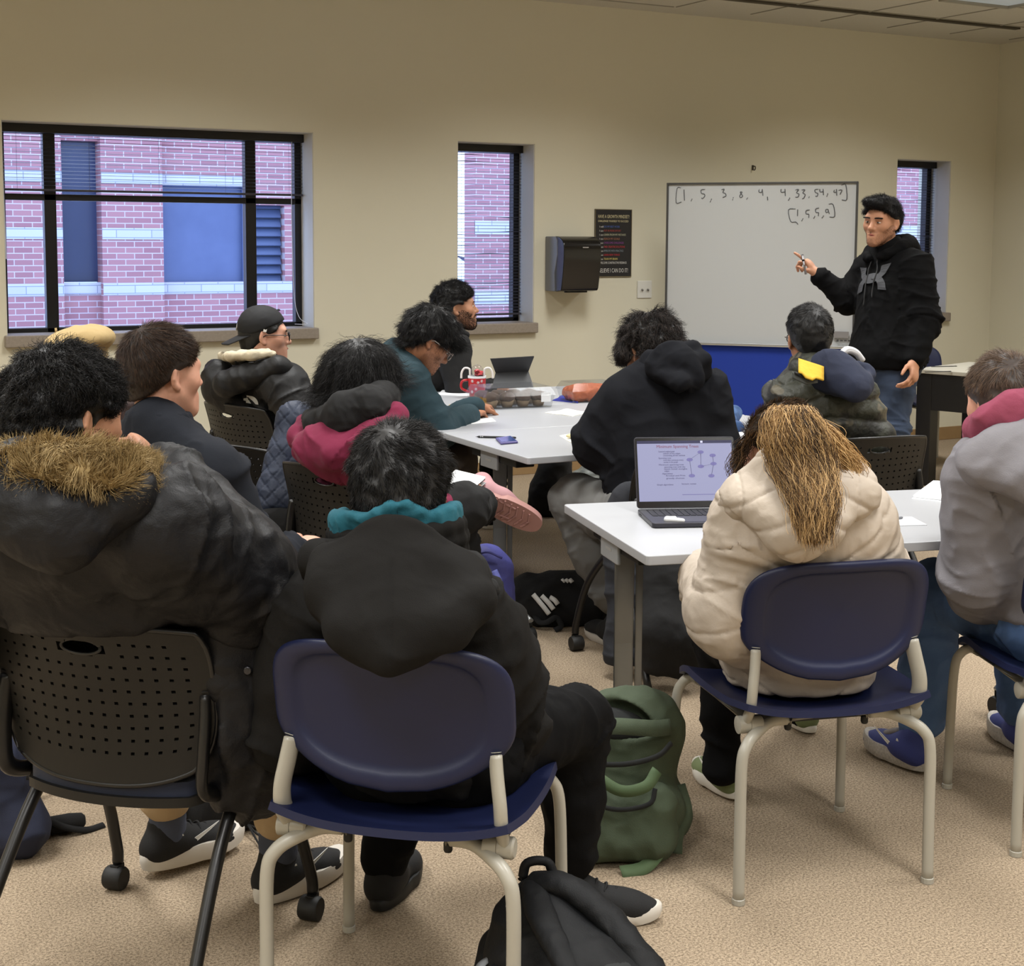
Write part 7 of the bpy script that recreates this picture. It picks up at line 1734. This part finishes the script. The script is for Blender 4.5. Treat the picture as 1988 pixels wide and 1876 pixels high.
for i in range(4):
    for j in range(2):
        p = ctr+cdir*(-CL/2+.055+i*(CL-.11)/3)+cn*(-.055+.11*j)+EZ*.0045
        root = empty('muffin', p, i*.7+j, 'brown muffin in the clear box, %s of the %s row of four' % (('leftmost', 'second from left', 'third from left', 'rightmost')[i], ('near', 'far')[j]), 'muffin', 'muffins in the clear box')
        if mm is None:
            q = MB(); q.lathe([(.024, 0), (.036, .040), (.030, .041)], 16); a = q.build('paper_case', m_muf2, root, True)
            V, F = sdf_mesh([ell((0, 0, .046), (.043, .041, .026), None)], .005); V = V+vnoise(V, 60, 1)[:, None]*.003*normals(V, F); mm = (a, mk('muffin_top', V, F, m_muf, root))
        else:
            for o in mm: c2 = o.copy(); COL.objects.link(c2); c2.parent = root
p = WZ(1156, 782, TZ)+A_([.02, .10, .001]); clam('snack_box', 'clear plastic box of orange snacks beside the hooded man', p, -.1, .26, .19, .10)
V, F = sdf_mesh([bx(p+EZ*.035, (.112, .078, .030), rz(-.1), .02), ell(p+EZ*.06, (.09, .06, .022), rz(-.1))], .006); V = V+(ridg(V, 45, 2)*.006)[:, None]*normals(V, F)
tag(mk('orange_snacks', V, F, mat('snack_orange', (196, 104, 58), .8, noise=(50, .8), c2=(150, 70, 40)), None), 'heap of orange snacks inside the clear box', 'snacks', kind='stuff')
quad('napkin', [WZ(1072, 778, TZ), WZ(1122, 783, TZ), WZ(1126, 775, TZ), WZ(1098, 766, TZ)], 'royal blue folded napkin behind the muffin box', 'napkin', mat('napkin_blue', (36, 44, 140), .9), .006, .012, 8, 1)
quad('napkin', [WZ(1058, 802, TZ), WZ(1112, 809, TZ), WZ(1146, 801, TZ), WZ(1100, 795, TZ)], 'white napkin lying in the open behind the phone', 'napkin', mat('napkin_white', (222, 220, 210), .9), .004, .008, 8, 2)
quad('napkin', [WZ(1086, 846, TZ), WZ(1108, 860, TZ), WZ(1150, 858, TZ), WZ(1128, 840, TZ)], 'white napkin beside the hooded man\'s elbow', 'napkin', mat('napkin_white'), .003, .004, 8, 3)
V, F = sdf_mesh([ell(WZ(1110, 852, TZ)+EZ*.012, (.026, .02, .009))], .004); tag(mk('cookie', V, F, mat('cookie_pale', (206, 194, 150), .9), None), 'pale cookie on the napkin beside the hooded man', 'cookie')
quad('folder', [WZ(870, 797, TZ), WZ(930, 797, TZ), WZ(938, 789, TZ), WZ(872, 786, TZ)], 'bright yellow folder under the writing man\'s arm', 'folder', mat('folder_yellow', (226, 170, 24), .6), .010, .006, 8, 4)
flat('paper', [(848, 767), (915, 770), (921, 760), (862, 755)], 'white sheet of paper beside the red mug', 'paper', m_paper)
flat('paper', [(915, 824), (963, 819), (955, 812), (915, 815)], 'white sheet under the writing man\'s hand', 'paper', m_paper)
# phone and pen on the near corner
pz_ = [WZ(x, y, TZ) for x, y in ((962, 854), (972, 864), (1006, 861), (992, 850))]
r = empty('phone', pz_[0], 0, 'phone in a purple case lying on the white table corner', 'phone'); slabq(pz_, .009, 'case', mat('case_purple', (88, 82, 134), .4), r, pz_[0])
cc = sum(pz_)/4; slabq([cc+(p-cc)*.86+EZ*.0092 for p in pz_], .0008, 'screen', mat('phone_glass', (58, 76, 128), .08, spec=.7), r, pz_[0])
def pen(pts, label, m_, rad=.0045):
    q = MB(); P = [WZ(x, y, TZ+rad) for x, y in pts]; d = nrm(P[1]-P[0]); L = np.linalg.norm(P[1]-P[0]); q.tube([P[0], P[0]+d*.012, P[0]+d*.013, P[0]+d*(L-.006), P[1]], [.001, rad*.8, rad, rad, rad*.6], 8); o = tag(q.build('pen', m_, None, True, auto=40), label, 'pen')
    q = MB(); q.tube([P[0]+d*.02, P[0]+d*.032], rad*1.08, 8); q.build('grip_ring', m_all, o, True)
pen(((923, 848), (1002, 850)), 'black pen lying beside the purple phone', m_rubber)
V, F = sdf_mesh([cone(WZ(1408, 830, TZ)+EZ*.03, WZ(1424, 820, TZ)+EZ*.04, .045, .035), ell(WZ(1418, 838, TZ)+EZ*.02, (.06, .04, .03))], .006); V = folds(V, normals(V, F), .008, 20, 3); tag(mk('scarf', V, F, mat('scarf_blue', (30, 48, 92), .9, noise=(12, .5), c2=(70, 104, 150)), None), 'blue patterned cloth heaped on the table right of the hooded man', 'cloth')
flat('paper', [(1402, 848), (1445, 846), (1440, 835), (1410, 836)], 'white paper between the hooded man and the ponytail', 'paper', m_paper)

# ------------------------------------------------------------------ laptop on the near table
LZ = .756; hl = WZ(1237, 988, LZ); wd_ = nrm(A_([math.cos(math.radians(-22)), math.sin(math.radians(-22)), 0])); fd = A_([wd_[1], -wd_[0], 0]); LW_, LD_ = .304, .216
r = empty('laptop', (hl[0], hl[1], TZ), math.radians(-22), 'open dark laptop showing a lecture slide on the near white table', 'laptop')
m_lap = mat('laptop_grey', (58, 58, 64), .35, metal=.6); m_key = mat('key_black', (18, 18, 24), .45); m_bez = mat('bezel_black', (10, 10, 12), .2)
q = MB(); q.at((LW_/2, -LD_/2, 0)); q.prism(rrect(LW_, LD_, .012, 4), .0015, .0145); q.build('base', m_lap, r, bevel=.002)
kb = MB()
for j in range(6):
    n = 14 if j else 14
    for i in range(n): kb.box((.022+(LW_-.044)*(i+.5)/n, -.022-.0165*j, .0152), ((LW_-.044)/n-.0025, .0135 if j else .008, .0018))
kb.build('keys', m_key, r, bevel=.0006, seg=1)
q = MB(); q.box((LW_/2, -.163, .0147), (.125, .078, .0006)); q.build('trackpad', mat('trackpad', (66, 66, 72), .3, metal=.4), r)
q = MB()
for k_ in (0, 1): q.box((-.0004, -.04-.018*k_, .007), (.001, .009, .003))
q.build('port', m_rubber, r)
ti = math.radians(17); su = A_([0, math.sin(ti), math.cos(ti)]); so = A_([0, .002, .0155]); SH = .212
q = MB(); pts = rrect(LW_, SH, .010, 4); sR = np.stack([EX, su, np.cross(EX, su)], 1); q.at(so+su*SH/2+A_([LW_/2, 0, 0])-sR[:, 2]*.005, sR); q.prism(pts, 0, .006); sc_ = q.build('screen_lid', m_lap, r, bevel=.0015)
fr_ = lambda x, y, o=.0: so+EX*x+su*y+sR[:, 2]*(.0012+o)
def plate(name, x0, y0, x1, y1, m_, o, par): q = MB(); q.add([fr_(x0, y0, o), fr_(x1, y0, o), fr_(x1, y1, o), fr_(x0, y1, o), fr_(x0, y0, o-.0004), fr_(x1, y0, o-.0004), fr_(x1, y1, o-.0004), fr_(x0, y1, o-.0004)], [(0, 1, 2, 3), (7, 6, 5, 4), (0, 4, 5, 1), (1, 5, 6, 2), (2, 6, 7, 3), (3, 7, 4, 0)]); return q.build(name, m_, par)
plate('bezel', .003, .003, LW_-.003, SH-.003, m_bez, .0004, r)
SX0, SX1, SY0, SY1 = .008, LW_-.008, .020, SH-.020
m_scr = mat('screen_light', (70, 72, 96), .3, emit=((176, 178, 214), .62)); m_bar = mat('menu_bar', (30, 30, 54), .3, emit=((40, 42, 84), .5)); m_ink = mat('slide_ink', (74, 72, 116), .5); m_ttl = mat('slide_title', (128, 66, 92), .5); m_node = mat('slide_node', (110, 108, 166), .5)
plate('display', SX0, SY0, SX1, SY1, m_scr, .0009, r); plate('menu_bar', SX0, SY1, SX1, SY1+.0085, m_bar, .0009, r)
plate('menu_icon', SX0+.192, SY1+.0015, SX0+.199, SY1+.0075, mat('menu_icon', (120, 120, 150), .4, emit=((214, 214, 240), .8)), .0013, r)
def stext(body, u, v, h, m_, wid):
    o = text('slide_text', body, h, m_, np.eye(4), None, 'LEFT'); V = np.empty(len(o.data.vertices)*3); o.data.vertices.foreach_get('co', V); V = V.reshape(-1, 3)
    s = wid/max(np.ptp(V[:, 0]), 1e-6); P = np.array([fr_(SX0+u*(SX1-SX0)+(x-V[:, 0].min())*s, SY0+v*(SY1-SY0)+y, .0014+z) for x, y, z in V]); o.data.vertices.foreach_set('co', P.ravel()); o.data.update(); o.parent = r
DW = SX1-SX0
stext('Minimum Spanning Trees', .205, .925, .0125, m_ttl, DW*.44)
for k_, (t_, u, v, w_) in enumerate((('Connected weighted graph', .22, .85, .17), ('subset of the edges', .27, .815, .18), ('connecting all the vertices', .27, .78, .23), ('Spanning tree', .22, .735, .13), ('tree that connects every', .27, .70, .21), ('vertex in the graph', .27, .665, .15), ('Minimum spanning tree', .22, .62, .26), ('spanning tree with the', .275, .58, .22), ('least total weight', .275, .545, .24), ('edges', .275, .51, .05), ('Algorithms', .25, .465, .11), ('Kruskal and Prim', .29, .43, .20), ('greedy choices', .29, .385, .19), ('Graph algorithms', .19, .275, .17), ('lecture notes', .45, .285, .15))):
    stext(t_, u, v, .0062, m_ink, DW*w_)
nodes = {'a': (.665, .845), 'b': (.79, .785), 'c': (.545, .715), 'd': (.66, .595), 'e': (.795, .64), 'f': (.56, .435), 'g': (.765, .43)}
nq = lambda k_: A_([SX0+nodes[k_][0]*DW, SY0+nodes[k_][1]*(SY1-SY0)])
for n_ in nodes:
    x, y = nq(n_); q = MB(); q.add([fr_(x+.0095*math.cos(t), y+.0052*math.sin(t), .0016) for t in np.linspace(0, 2*PI, 18, endpoint=False)]+[fr_(x+.0095*math.cos(t), y+.0052*math.sin(t), .0010) for t in np.linspace(0, 2*PI, 18, endpoint=False)], [tuple(range(18))]+[(i, 18+i, 18+(i+1) % 18, (i+1) % 18) for i in range(18)]); q.build('graph_node', m_node, r)
for e in ('ac', 'ad', 'be', 'cf', 'de', 'eg'):
    p, s_ = nq(e[0]), nq(e[1]); q = MB(); q.tube([fr_(*p, .0011), fr_(*s_, .0011)], .0007, 4); q.build('graph_edge', m_ink, r)
plate('scroll_line', SX0+.45*DW, SY0+.105*(SY1-SY0), SX0+.87*DW, SY0+.115*(SY1-SY0), m_node, .0014, r)
V, F = sdf_mesh([cone(WZ(1296, 1009, .758), WZ(1326, 1011, .758), .010, .006, k=.004), cone(WZ(1296, 1009, .758), WZ(1310, 1006, .76), .009, .006, k=.004)], .002); tag(mk('wrapper', V, F, m_paper, None), 'small white crumpled wrapper on the laptop palm rest', 'wrapper')
# papers at the right end of the near table
for k_ in range(2):
    quad('notebook', [WZ(1770+3*k_, 968-6*k_, TZ+.007*k_), WZ(1850, 976-6*k_, TZ+.007*k_), WZ(1862, 942-6*k_, TZ+.007*k_), WZ(1812, 939-6*k_, TZ+.007*k_)], ('lower white notebook on the near table beside the boy in grey', 'upper white notebook on the near table beside the boy in grey')[k_], 'notebook', m_paper, .006, .001, 5, 5+k_)
flat('paper', [(1728, 1022), (1800, 1020), (1770, 1004), (1722, 1006)], 'loose sheet of paper on the near table right of the cream puffer', 'paper', mat('paper_grey', (196, 198, 200), .7))
pen(((1722, 1009), (1752, 1005)), 'grey pen on the loose sheet right of the cream puffer', m_dgrey)

# lap things
cs = [W(884, 918, 5.30), W(942, 932, 5.24), W(885, 980, 5.00), W(838, 962, 5.06)]
q = MB(); 
r = empty('notebook', cs[2], 0, 'open white spiral notebook on the lap above the pink shoe', 'notebook'); slabq(cs, -.012, 'pages', m_paper, r, cs[2]); slabq([p-EZ*.013+ (p-sum(cs)/4)*.03 for p in cs], -.003, 'cover', mat('notebook_cover', (150, 152, 152), .6), r, cs[2])
cs = [W(412, 1222, 3.34), W(470, 1206, 3.42), W(488, 1218, 3.36), W(440, 1250, 3.26)]
r = empty('tablet', cs[0], 0, 'silver tablet on the lap of the man with the fur hood', 'tablet'); slabq(cs, -.008, 'housing', mat('tablet_silver', (170, 172, 174), .3, metal=.5), r, cs[0]); cc = sum(cs)/4; slabq([cc+(p-cc)*.86+EZ*.0006 for p in cs], .001, 'screen', m_bez, r, cs[0])
q = MB(); q.tube([W(432, 1212, 3.38), W(460, 1220, 3.34)], .0045, 8); tag(q.build('stylus', m_cane, None, True), 'white stylus on the silver tablet', 'stylus')
cs = [W(440, 1268, 3.30), W(500, 1235, 3.40), W(520, 1240, 3.40), W(512, 1345, 3.22)]; r = empty('folder', cs[0], 0, 'cream paper folder on the lap under the silver tablet', 'folder'); slabq(cs, -.004, 'cover', mat('folder_cream', (206, 196, 156), .7), r, cs[0])
# ------------------------------------------------------------------ bags and coats
bk = -camdir(0, 1)
def bag(name, label, cat, base, prims, m, h=.007, amp=.008, f=9, seed=0, pname='body'):
    r = empty(name, base, 0, label, cat); cloth(pname, prims, m, r, h, amp, f, seed); return r
def ribbon(name, P, wid, m, parent, n=None, t=.003, root=None, sub=False):
    P = catmull(P, 6); n = -CF if n is None else A_(n); V = []; G = np.zeros((len(P), 3, 3))
    for i, p in enumerate(P):
        d = nrm(P[min(i+1, len(P)-1)]-P[max(i-1, 0)]); s = nrm(np.cross(d, n))*wid/2
        G[i] = (p-s, p+nrm(np.cross(s, d))*t*.6, p+s)
    q = MB(); q.slab(G, t); V = np.concatenate(q.v); 
    return mk(name, V, q.f, m, parent, True, not sub) if not sub else world_child(name, V, q.f, m, parent, None)
m_green = mat('canvas_green', (68, 80, 60), .85, bump=(420, .35), noise=(5, .6), c2=(56, 66, 48), wr=(8, .6)); m_green2 = mat('strap_green', (76, 96, 64), .75, bump=(500, .3)); m_dark = mat('lining_dark', (26, 28, 28), .95)
# green backpack
b0 = WZ(1222, 1660, 0); tw = nrm(A_([CR[0], CR[1], 0])); aw = nrm(A_([CF[0], CF[1], 0]))
L = lambda x, y, z: b0+tw*x+aw*y+EZ*z
P = [cone(L(-.02, .10, .12), L(.02, .11, .27), .135, .120, aw, 1.15, .05), cone(L(-.09, .10, .07), L(.09, .10, .07), .075, None, None, 1, .05), cone(L(-.04, .11, .30), L(.06, .13, .30), .075, .065, None, 1, .05), cone(L(-.08, .03, .10), L(.06, .02, .11), .07, .075, None, 1, .04), plane(L(0, 0, .004), -EZ, .005),
     ell(L(-.03, .05, .335), (.105, .055, .045), np.stack([tw, aw, EZ], 1)@ry(.30), .012, 1), cone(L(-.14, .11, .10), L(-.16, .12, .06), .05, .035, k=.03)]
r = bag('backpack', 'open green canvas backpack on the carpet under the near table', 'backpack', b0, P, m_green, .006, .008, 10, 4)
cloth('lining', [ell(L(-.03, .075, .305), (.10, .06, .045), np.stack([tw, aw, EZ], 1)@ry(.30))], m_dark, r, .006, .004, 12)
P = [cone(L(-.09, -.035, .06), L(.055, -.04, .07), .055, .06, k=.04), cone(L(-.085, -.03, .135), L(.06, -.035, .145), .045, .05, k=.04), plane(L(0, 0, .006), -EZ, .005)]
cloth('front_pocket', P, m_green, r, .006, .009, 11, 8)
ribbon('top_flap', [L(-.13, -.02, .33), L(-.05, -.035, .345), L(.05, -.02, .335), L(.10, .02, .325)], .04, m_green, r, -CF+EZ*.3)
ribbon('handle', [L(-.09, -.055, .225), L(-.03, -.085, .20), L(.03, -.082, .21), L(.06, -.055, .24)], .028, m_green2, r)
ribbon('zip', [L(-.11, -.05, .255), L(-.02, -.07, .262), L(.06, -.05, .275), L(.10, .0, .29)], .012, m_dark, r)
ribbon('zip', [L(-.10, -.085, .165), L(-.03, -.092, .155), L(.04, -.085, .168), L(.055, -.07, .20)], .010, m_dark, r)
ribbon('strap', [L(.10, .0, .10), L(.075, -.06, .05), L(.03, -.10, .012), L(-.03, -.12, .006)], .034, m_green2, r, EZ-CF)
ribbon('strap', [L(.13, .06, .16), L(.145, .03, .10), L(.12, .0, .05), L(.115, -.02, .012)], .03, m_green, r)
# black backpack in the foreground
b0 = WZ(1122, 2000, 0); m_bpk = mat('nylon_black', (15, 16, 18), .65, spec=.25, bump=(380, .4), wr=(9, .5)); m_bpg = mat('nylon_charcoal', (26, 29, 30), .75, bump=(500, .4))
P = [cone(L(-.06, .07, .17), L(.02, -.08, .10), .10, .11, k=.06), cone(L(-.07, .06, .10), L(.0, -.05, .09), .115, .11, k=.05), cone(L(.02, -.08, .09), L(.14, -.18, .06), .10, .075, k=.06), plane(L(0, 0, .004), -EZ, .005)]
r = bag('backpack', 'black backpack lying on the carpet at the bottom edge of the photo', 'backpack', b0, P, m_bpk, .007, .010, 8, 3)
cloth('padded_panel', [cone(L(-.05, .0, .215), L(.04, -.11, .17), .042, .055, EZ, 1.6, .04), cone(L(.04, -.11, .17), L(.10, -.19, .12), .055, .045, EZ, 1.6, .04)], m_bpg, r, .006, .005, 10, 5)
def pad_strap(P, w, par, m_): 
    C = catmull(P, 6); return cloth('shoulder_strap', chain(C, w, .01, EZ, 1.7), m_, par, .005, .003, 20, 2)
pad_strap([L(-.075, .08, .265), L(-.01, .04, .268), L(.07, -.03, .225), L(.14, -.11, .165), L(.20, -.20, .09), L(.235, -.28, .02)], .030, r, m_bpk)
pad_strap([L(-.09, .06, .262), L(-.075, -.02, .245), L(-.05, -.09, .222), L(-.01, -.17, .175), L(.04, -.25, .10)], .024, r, m_bpk)
q = MB(); q.tube(catmull([L(-.11, .10, .26), L(-.10, .10, .295), L(-.06, .10, .297), L(-.045, .095, .265)], 6), .010, 8); mk('grab_handle', np.concatenate(q.v), q.f, m_bpk, r, True, True)
q = MB(); q.tube([L(-.145, .04, .20), L(-.14, .045, .235)], .003, 6); mk('zip_pull', np.concatenate(q.v), q.f, mat('zip_steel', (176, 178, 180), .3, metal=.8), r, True, True)
P = [cone(L(-.13, -.02, .07), L(-.15, -.16, .05), .075, .06, None, 1, .03), plane(L(0, 0, .004), -EZ, .005)]; cloth('side_pocket', P, m_bpk, r, .006, .008, 14, 6)
ribbon('pocket_edge', [L(-.205, -.02, .085), L(-.19, .01, .125), L(-.15, .03, .13), L(-.11, .02, .11)], .018, mat('mesh_grey', (112, 114, 116), .7), r, EZ)
cloth('side_flap', [cone(L(-.16, .12, .11), L(-.19, .06, .07), .035, .03, tw, 1.6, .02), cone(L(-.13, .10, .06), L(-.17, .10, .12), .05, .03, k=.03)], m_bpk, r, .006, .006, 14, 7)
# purple backpack
b0 = WZ(958, 1268, 0); m_pur = mat('nylon_violet', (78, 80, 152), .65, bump=(380, .3), wr=(10, .5))
P = [cone(L(-.04, .05, .12), L(-.03, .05, .30), .125, .10, aw, 1.2, .05), cone(L(-.03, -.03, .12), L(-.02, -.02, .22), .085, .07, k=.04), plane(L(0, 0, .004), -EZ, .005)]
r = bag('backpack', 'violet backpack with white print beside the far table leg', 'backpack', b0, P, m_pur, .006, .007, 11, 5)
ribbon('strap', [L(.0, -.08, .33), L(.02, -.11, .29), L(.025, -.115, .24)], .03, mat('strap_violet', (98, 104, 176), .7), r)
q = MB(); q.tube(catmull([L(-.06, -.05, .385), L(-.02, -.075, .40), L(.03, -.06, .375)], 6), .005, 6); mk('handle', np.concatenate(q.v), q.f, m_pur, r, True, True)
for k_, (x, z) in enumerate(((.055, .235), (.062, .20), (.068, .16), (.074, .195), (.06, .12))):
    ribbon('white_print', [L(x, -.088+.25*(x-.055), z), L(x+.016, -.080+.25*(x-.055), z-.018)], .010, m_white, r)
ribbon('side_cord', [L(-.10, -.07, .35), L(-.09, -.09, .32), L(-.085, -.10, .28)], .014, mat('grey_cord', (150, 152, 158), .7), r)
# black sports bag with white stripes
b0 = WZ(1100, 1216, 0)
P = [cone(L(-.16, .10, .10), L(.12, .12, .105), .085, .095, None, 1, .05), cone(L(.10, .09, .06), L(.17, .08, .05), .075, .05, k=.04), cone(L(-.10, .04, .06), L(.10, .04, .06), .075, None, None, 1, .04), plane(L(0, 0, .004), -EZ, .005)]
r = bag('sports_bag', 'black sports bag with white stripes under the far table', 'bag', b0, P, m_blkcl, .007, .009, 10, 8)
for k_ in range(3):
    x = -.135+.034*k_; Ls = (.075, .055, .035)[k_]
    ribbon('white_stripe', [L(x, -.022+.0*k_, .135-.006*k_), L(x+Ls*.5, -.040, .135-Ls*.55), L(x+Ls*.85, -.043, .135-Ls)], .018, m_white, r)
for k_ in range(3): ribbon('emblem', [L(-.02+.015*k_, .02, .186), L(-.008+.015*k_, .01, .176+.008*(2-k_)*0)], .010+.003*k_, m_white, r, EZ-CF)
text_o = None
ribbon('strap', [L(-.13, -.02, .05), L(-.11, -.06, .03), L(-.08, -.075, .035), L(-.045, -.06, .05), L(-.025, -.075, .02), L(-.05, -.09, .006)], .022, m_blkcl, r, EZ-CF)
# black backpack behind, under the back tables
b0 = WZ(1078, 1002, 0)
P = [cone(L(-.02, .05, .12), L(.0, .05, .30), .13, .085, k=.05), cone(L(-.08, .02, .05), L(.08, .02, .06), .07, k=.04), plane(L(0, 0, .004), -EZ, .005)]
r = bag('backpack', 'dark backpack on the floor far back under the joined tables', 'backpack', b0, P, m_blkcl, .009, .010, 9, 9)
ribbon('strap', [L(-.10, .0, .10), L(-.15, -.03, .04), L(-.20, -.04, .01), L(-.14, -.06, .006)], .02, m_blkcl, r, EZ-CF)
b0 = WZ(1152, 990, 0); P = [cone(L(-.03, .05, .14), L(.05, .05, .24), .10, .06, k=.05), cone(L(-.05, .0, .06), L(.09, .0, .06), .06, k=.04), plane(L(0, 0, .004), -EZ, .005)]
r = bag('shopping_bag', 'grey plastic bag on the floor beside the dark far backpack', 'bag', b0, P, mat('plastic_grey', (128, 132, 128), .4, spec=.5, noise=(7, .8), c2=(58, 66, 64)), .008, .014, 14, 3)
# navy bag at the left edge
b0 = WZ(18, 1672, 0)
P = [cone(L(-.06, .08, .08), L(-.05, .08, .24), .105, .085, k=.05), plane(L(0, 0, .004), -EZ, .005), cone(L(-.12, .04, .07), L(.01, .04, .07), .075, k=.04)]
r = bag('duffel_bag', 'navy bag on the carpet at the left edge beside the perforated chair', 'bag', b0, P, mat('canvas_navy', (30, 36, 58), .85, bump=(380, .3), wr=(8, .5)), .007, .008, 9, 2)
ribbon('strap', [L(-.06, -.02, .30), L(-.035, -.04, .24), L(-.03, -.05, .18)], .02, mat('strap_white', (190, 190, 190), .6), r)
ribbon('handle', [L(.03, .04, .30), L(.055, .03, .26), L(.05, .02, .20)], .016, m_rubber, r)
# umbrella
a_, b_ = WZ(50, 1612, .025), WZ(165, 1592, .025); d = nrm(b_-a_); LL = np.linalg.norm(b_-a_)
r = empty('umbrella', (a_+b_)/2, 0, 'furled black umbrella lying on the carpet behind the navy bag', 'umbrella')
q = MB(); q.tube([a_-d*.15, a_, a_+d*LL*.75, a_+d*LL*.95, b_], [.022, .024, .024, .02, .012], 12); mk('canopy', np.concatenate(q.v), q.f, m_blkcl, r, True, True)
for k_ in range(2): q = MB(); q.tube([a_+d*(-.1+.10*k_)+EZ*.0245, a_+d*(-.06+.12*k_)+EZ*.0245], .003, 6); mk('rib', np.concatenate(q.v), q.f, m_all, r, True, True)
ribbon('strap', [a_+d*.03+EZ*.027, a_+d*.07+EZ*.02-aw*.025, a_+d*.11-aw*.035, a_+d*.16-aw*.03-EZ*.018, a_+d*.20-aw*.01-EZ*.02], .016, m_blkcl, r, EZ-CF)
# black bag behind the sneakers
b0 = WZ(430, 1628, 0); P = [cone(L(-.05, .10, .07), L(.05, .10, .10), .075, .07, k=.04), cone(L(-.07, .07, .04), L(.07, .08, .04), .05, k=.04), plane(L(0, 0, .004), -EZ, .005)]
r = bag('drawstring_bag', 'black drawstring bag on the carpet behind the white-soled sneakers', 'bag', b0, P, m_blkcl, .007, .007, 12, 5)
for P in ([L(.06, .03, .03), L(.10, -.01, .012), L(.15, -.02, .006)], [L(.06, .03, .03), L(.09, -.02, .012), L(.11, -.06, .006)], [L(.05, .03, .03), L(.12, .01, .012), L(.17, .01, .006)]):
    q = MB(); q.tube(catmull(P, 5), .003, 6); mk('cord', np.concatenate(q.v), q.f, m_blkcl, r, True, True)
# coat hanging from the hooded man's chair, and a black bag beside it
P = [cone(W(1225, 980, 5.12), W(1222, 1275, 5.14), .075, .085, bk, 1.8, .04), cone(W(1205, 1000, 5.13), W(1205, 1275, 5.15), .05, .045, bk, 1.4, .03), cone(W(1290, 960, 5.12), W(1262, 1150, 5.1), .07, .06, bk, 1.8, .05), plane(W(1222, 1290, 5.14), -EZ, .006)]
b0 = WZ(1222, 1316, 0)
r = bag('coat', 'dark charcoal coat hanging from the hooded man\'s chair under the table', 'coat', b0, P, mat('coat_slate', (36, 38, 44), .9, bump=(500, .2), wr=(6, .6)), .007, .010, 6, 2)
P = [cone(W(1305, 1060, 5.10), W(1300, 1180, 5.05), .085, .10, bk, 1.2, .05), cone(W(1290, 1230, 5.0), W(1320, 1245, 5.0), .105, .10, bk, 1.1, .05), cone(W(1265, 1290, 4.98), W(1335, 1285, 5.0), .03, .035, k=.05), plane(W(1300, 1312, 5.0)*A_([1, 1, 0])+EZ*.006, -EZ, .006)]
r = bag('tote_bag', 'black cloth bag slumped on the carpet right of the hanging coat', 'bag', WZ(1300, 1330, 0), P, m_blkcl, .007, .012, 8, 6)
# quilted coat over a chair
black_chair('black nesting chair with a blue quilted coat over its back', 1.84, 5.22, .93, .36)
m_qn = mat('coat_navy_quilt', (40, 48, 66), .6, spec=.35, bump=(300, .1), wr=(10, .4))
P = [cone(W(573, 820, 5.22), W(560, 900, 5.18), .055, .07, bk, 1.2, .05), cone(W(600, 820, 5.35), W(610, 900, 5.3), .06, .07, k=.05), cone(W(570, 812, 5.2), W(605, 815, 5.4), .045, .05, k=.05), cone(W(558, 880, 5.16), W(520, 985, 5.12), .06, .05, k=.05), cone(W(540, 960, 5.12), W(612, 955, 5.10), .06, .07, k=.05), cone(W(590, 900, 5.2), W(600, 985, 5.12), .09, .07, bk, 1.3, .05)]
def qd(X, N):
    a = (X@CR)/.055; h = (X@EZ)/.055; d1 = np.abs((a+h) % 1-.5)*2; d2 = np.abs((a-h) % 1-.5)*2
    return X+N*((np.maximum(d1, d2) > .9)*-.004)[:, None]
r = empty('coat', W(570, 1000, 5.2)*A_([1, 1, 0])+EZ*.45, 0, 'blue quilted coat draped over a black chair beside the magenta hood', 'coat'); cloth('shell', P, m_qn, r, .0055, .010, 9, 4, qd)
P = [cone(W(520, 1010, 5.05), W(612, 1012, 5.08), .04, .045, k=.03), cone(W(530, 1030, 5.03), W(610, 1034, 5.06), .028, .03, k=.03)]; 
r = empty('satchel', W(570, 1040, 5.06), 0, 'black bag on the chair seat under the blue quilted coat', 'bag'); cloth('body', P, m_blkcl, r, .006, .005, 14, 3)
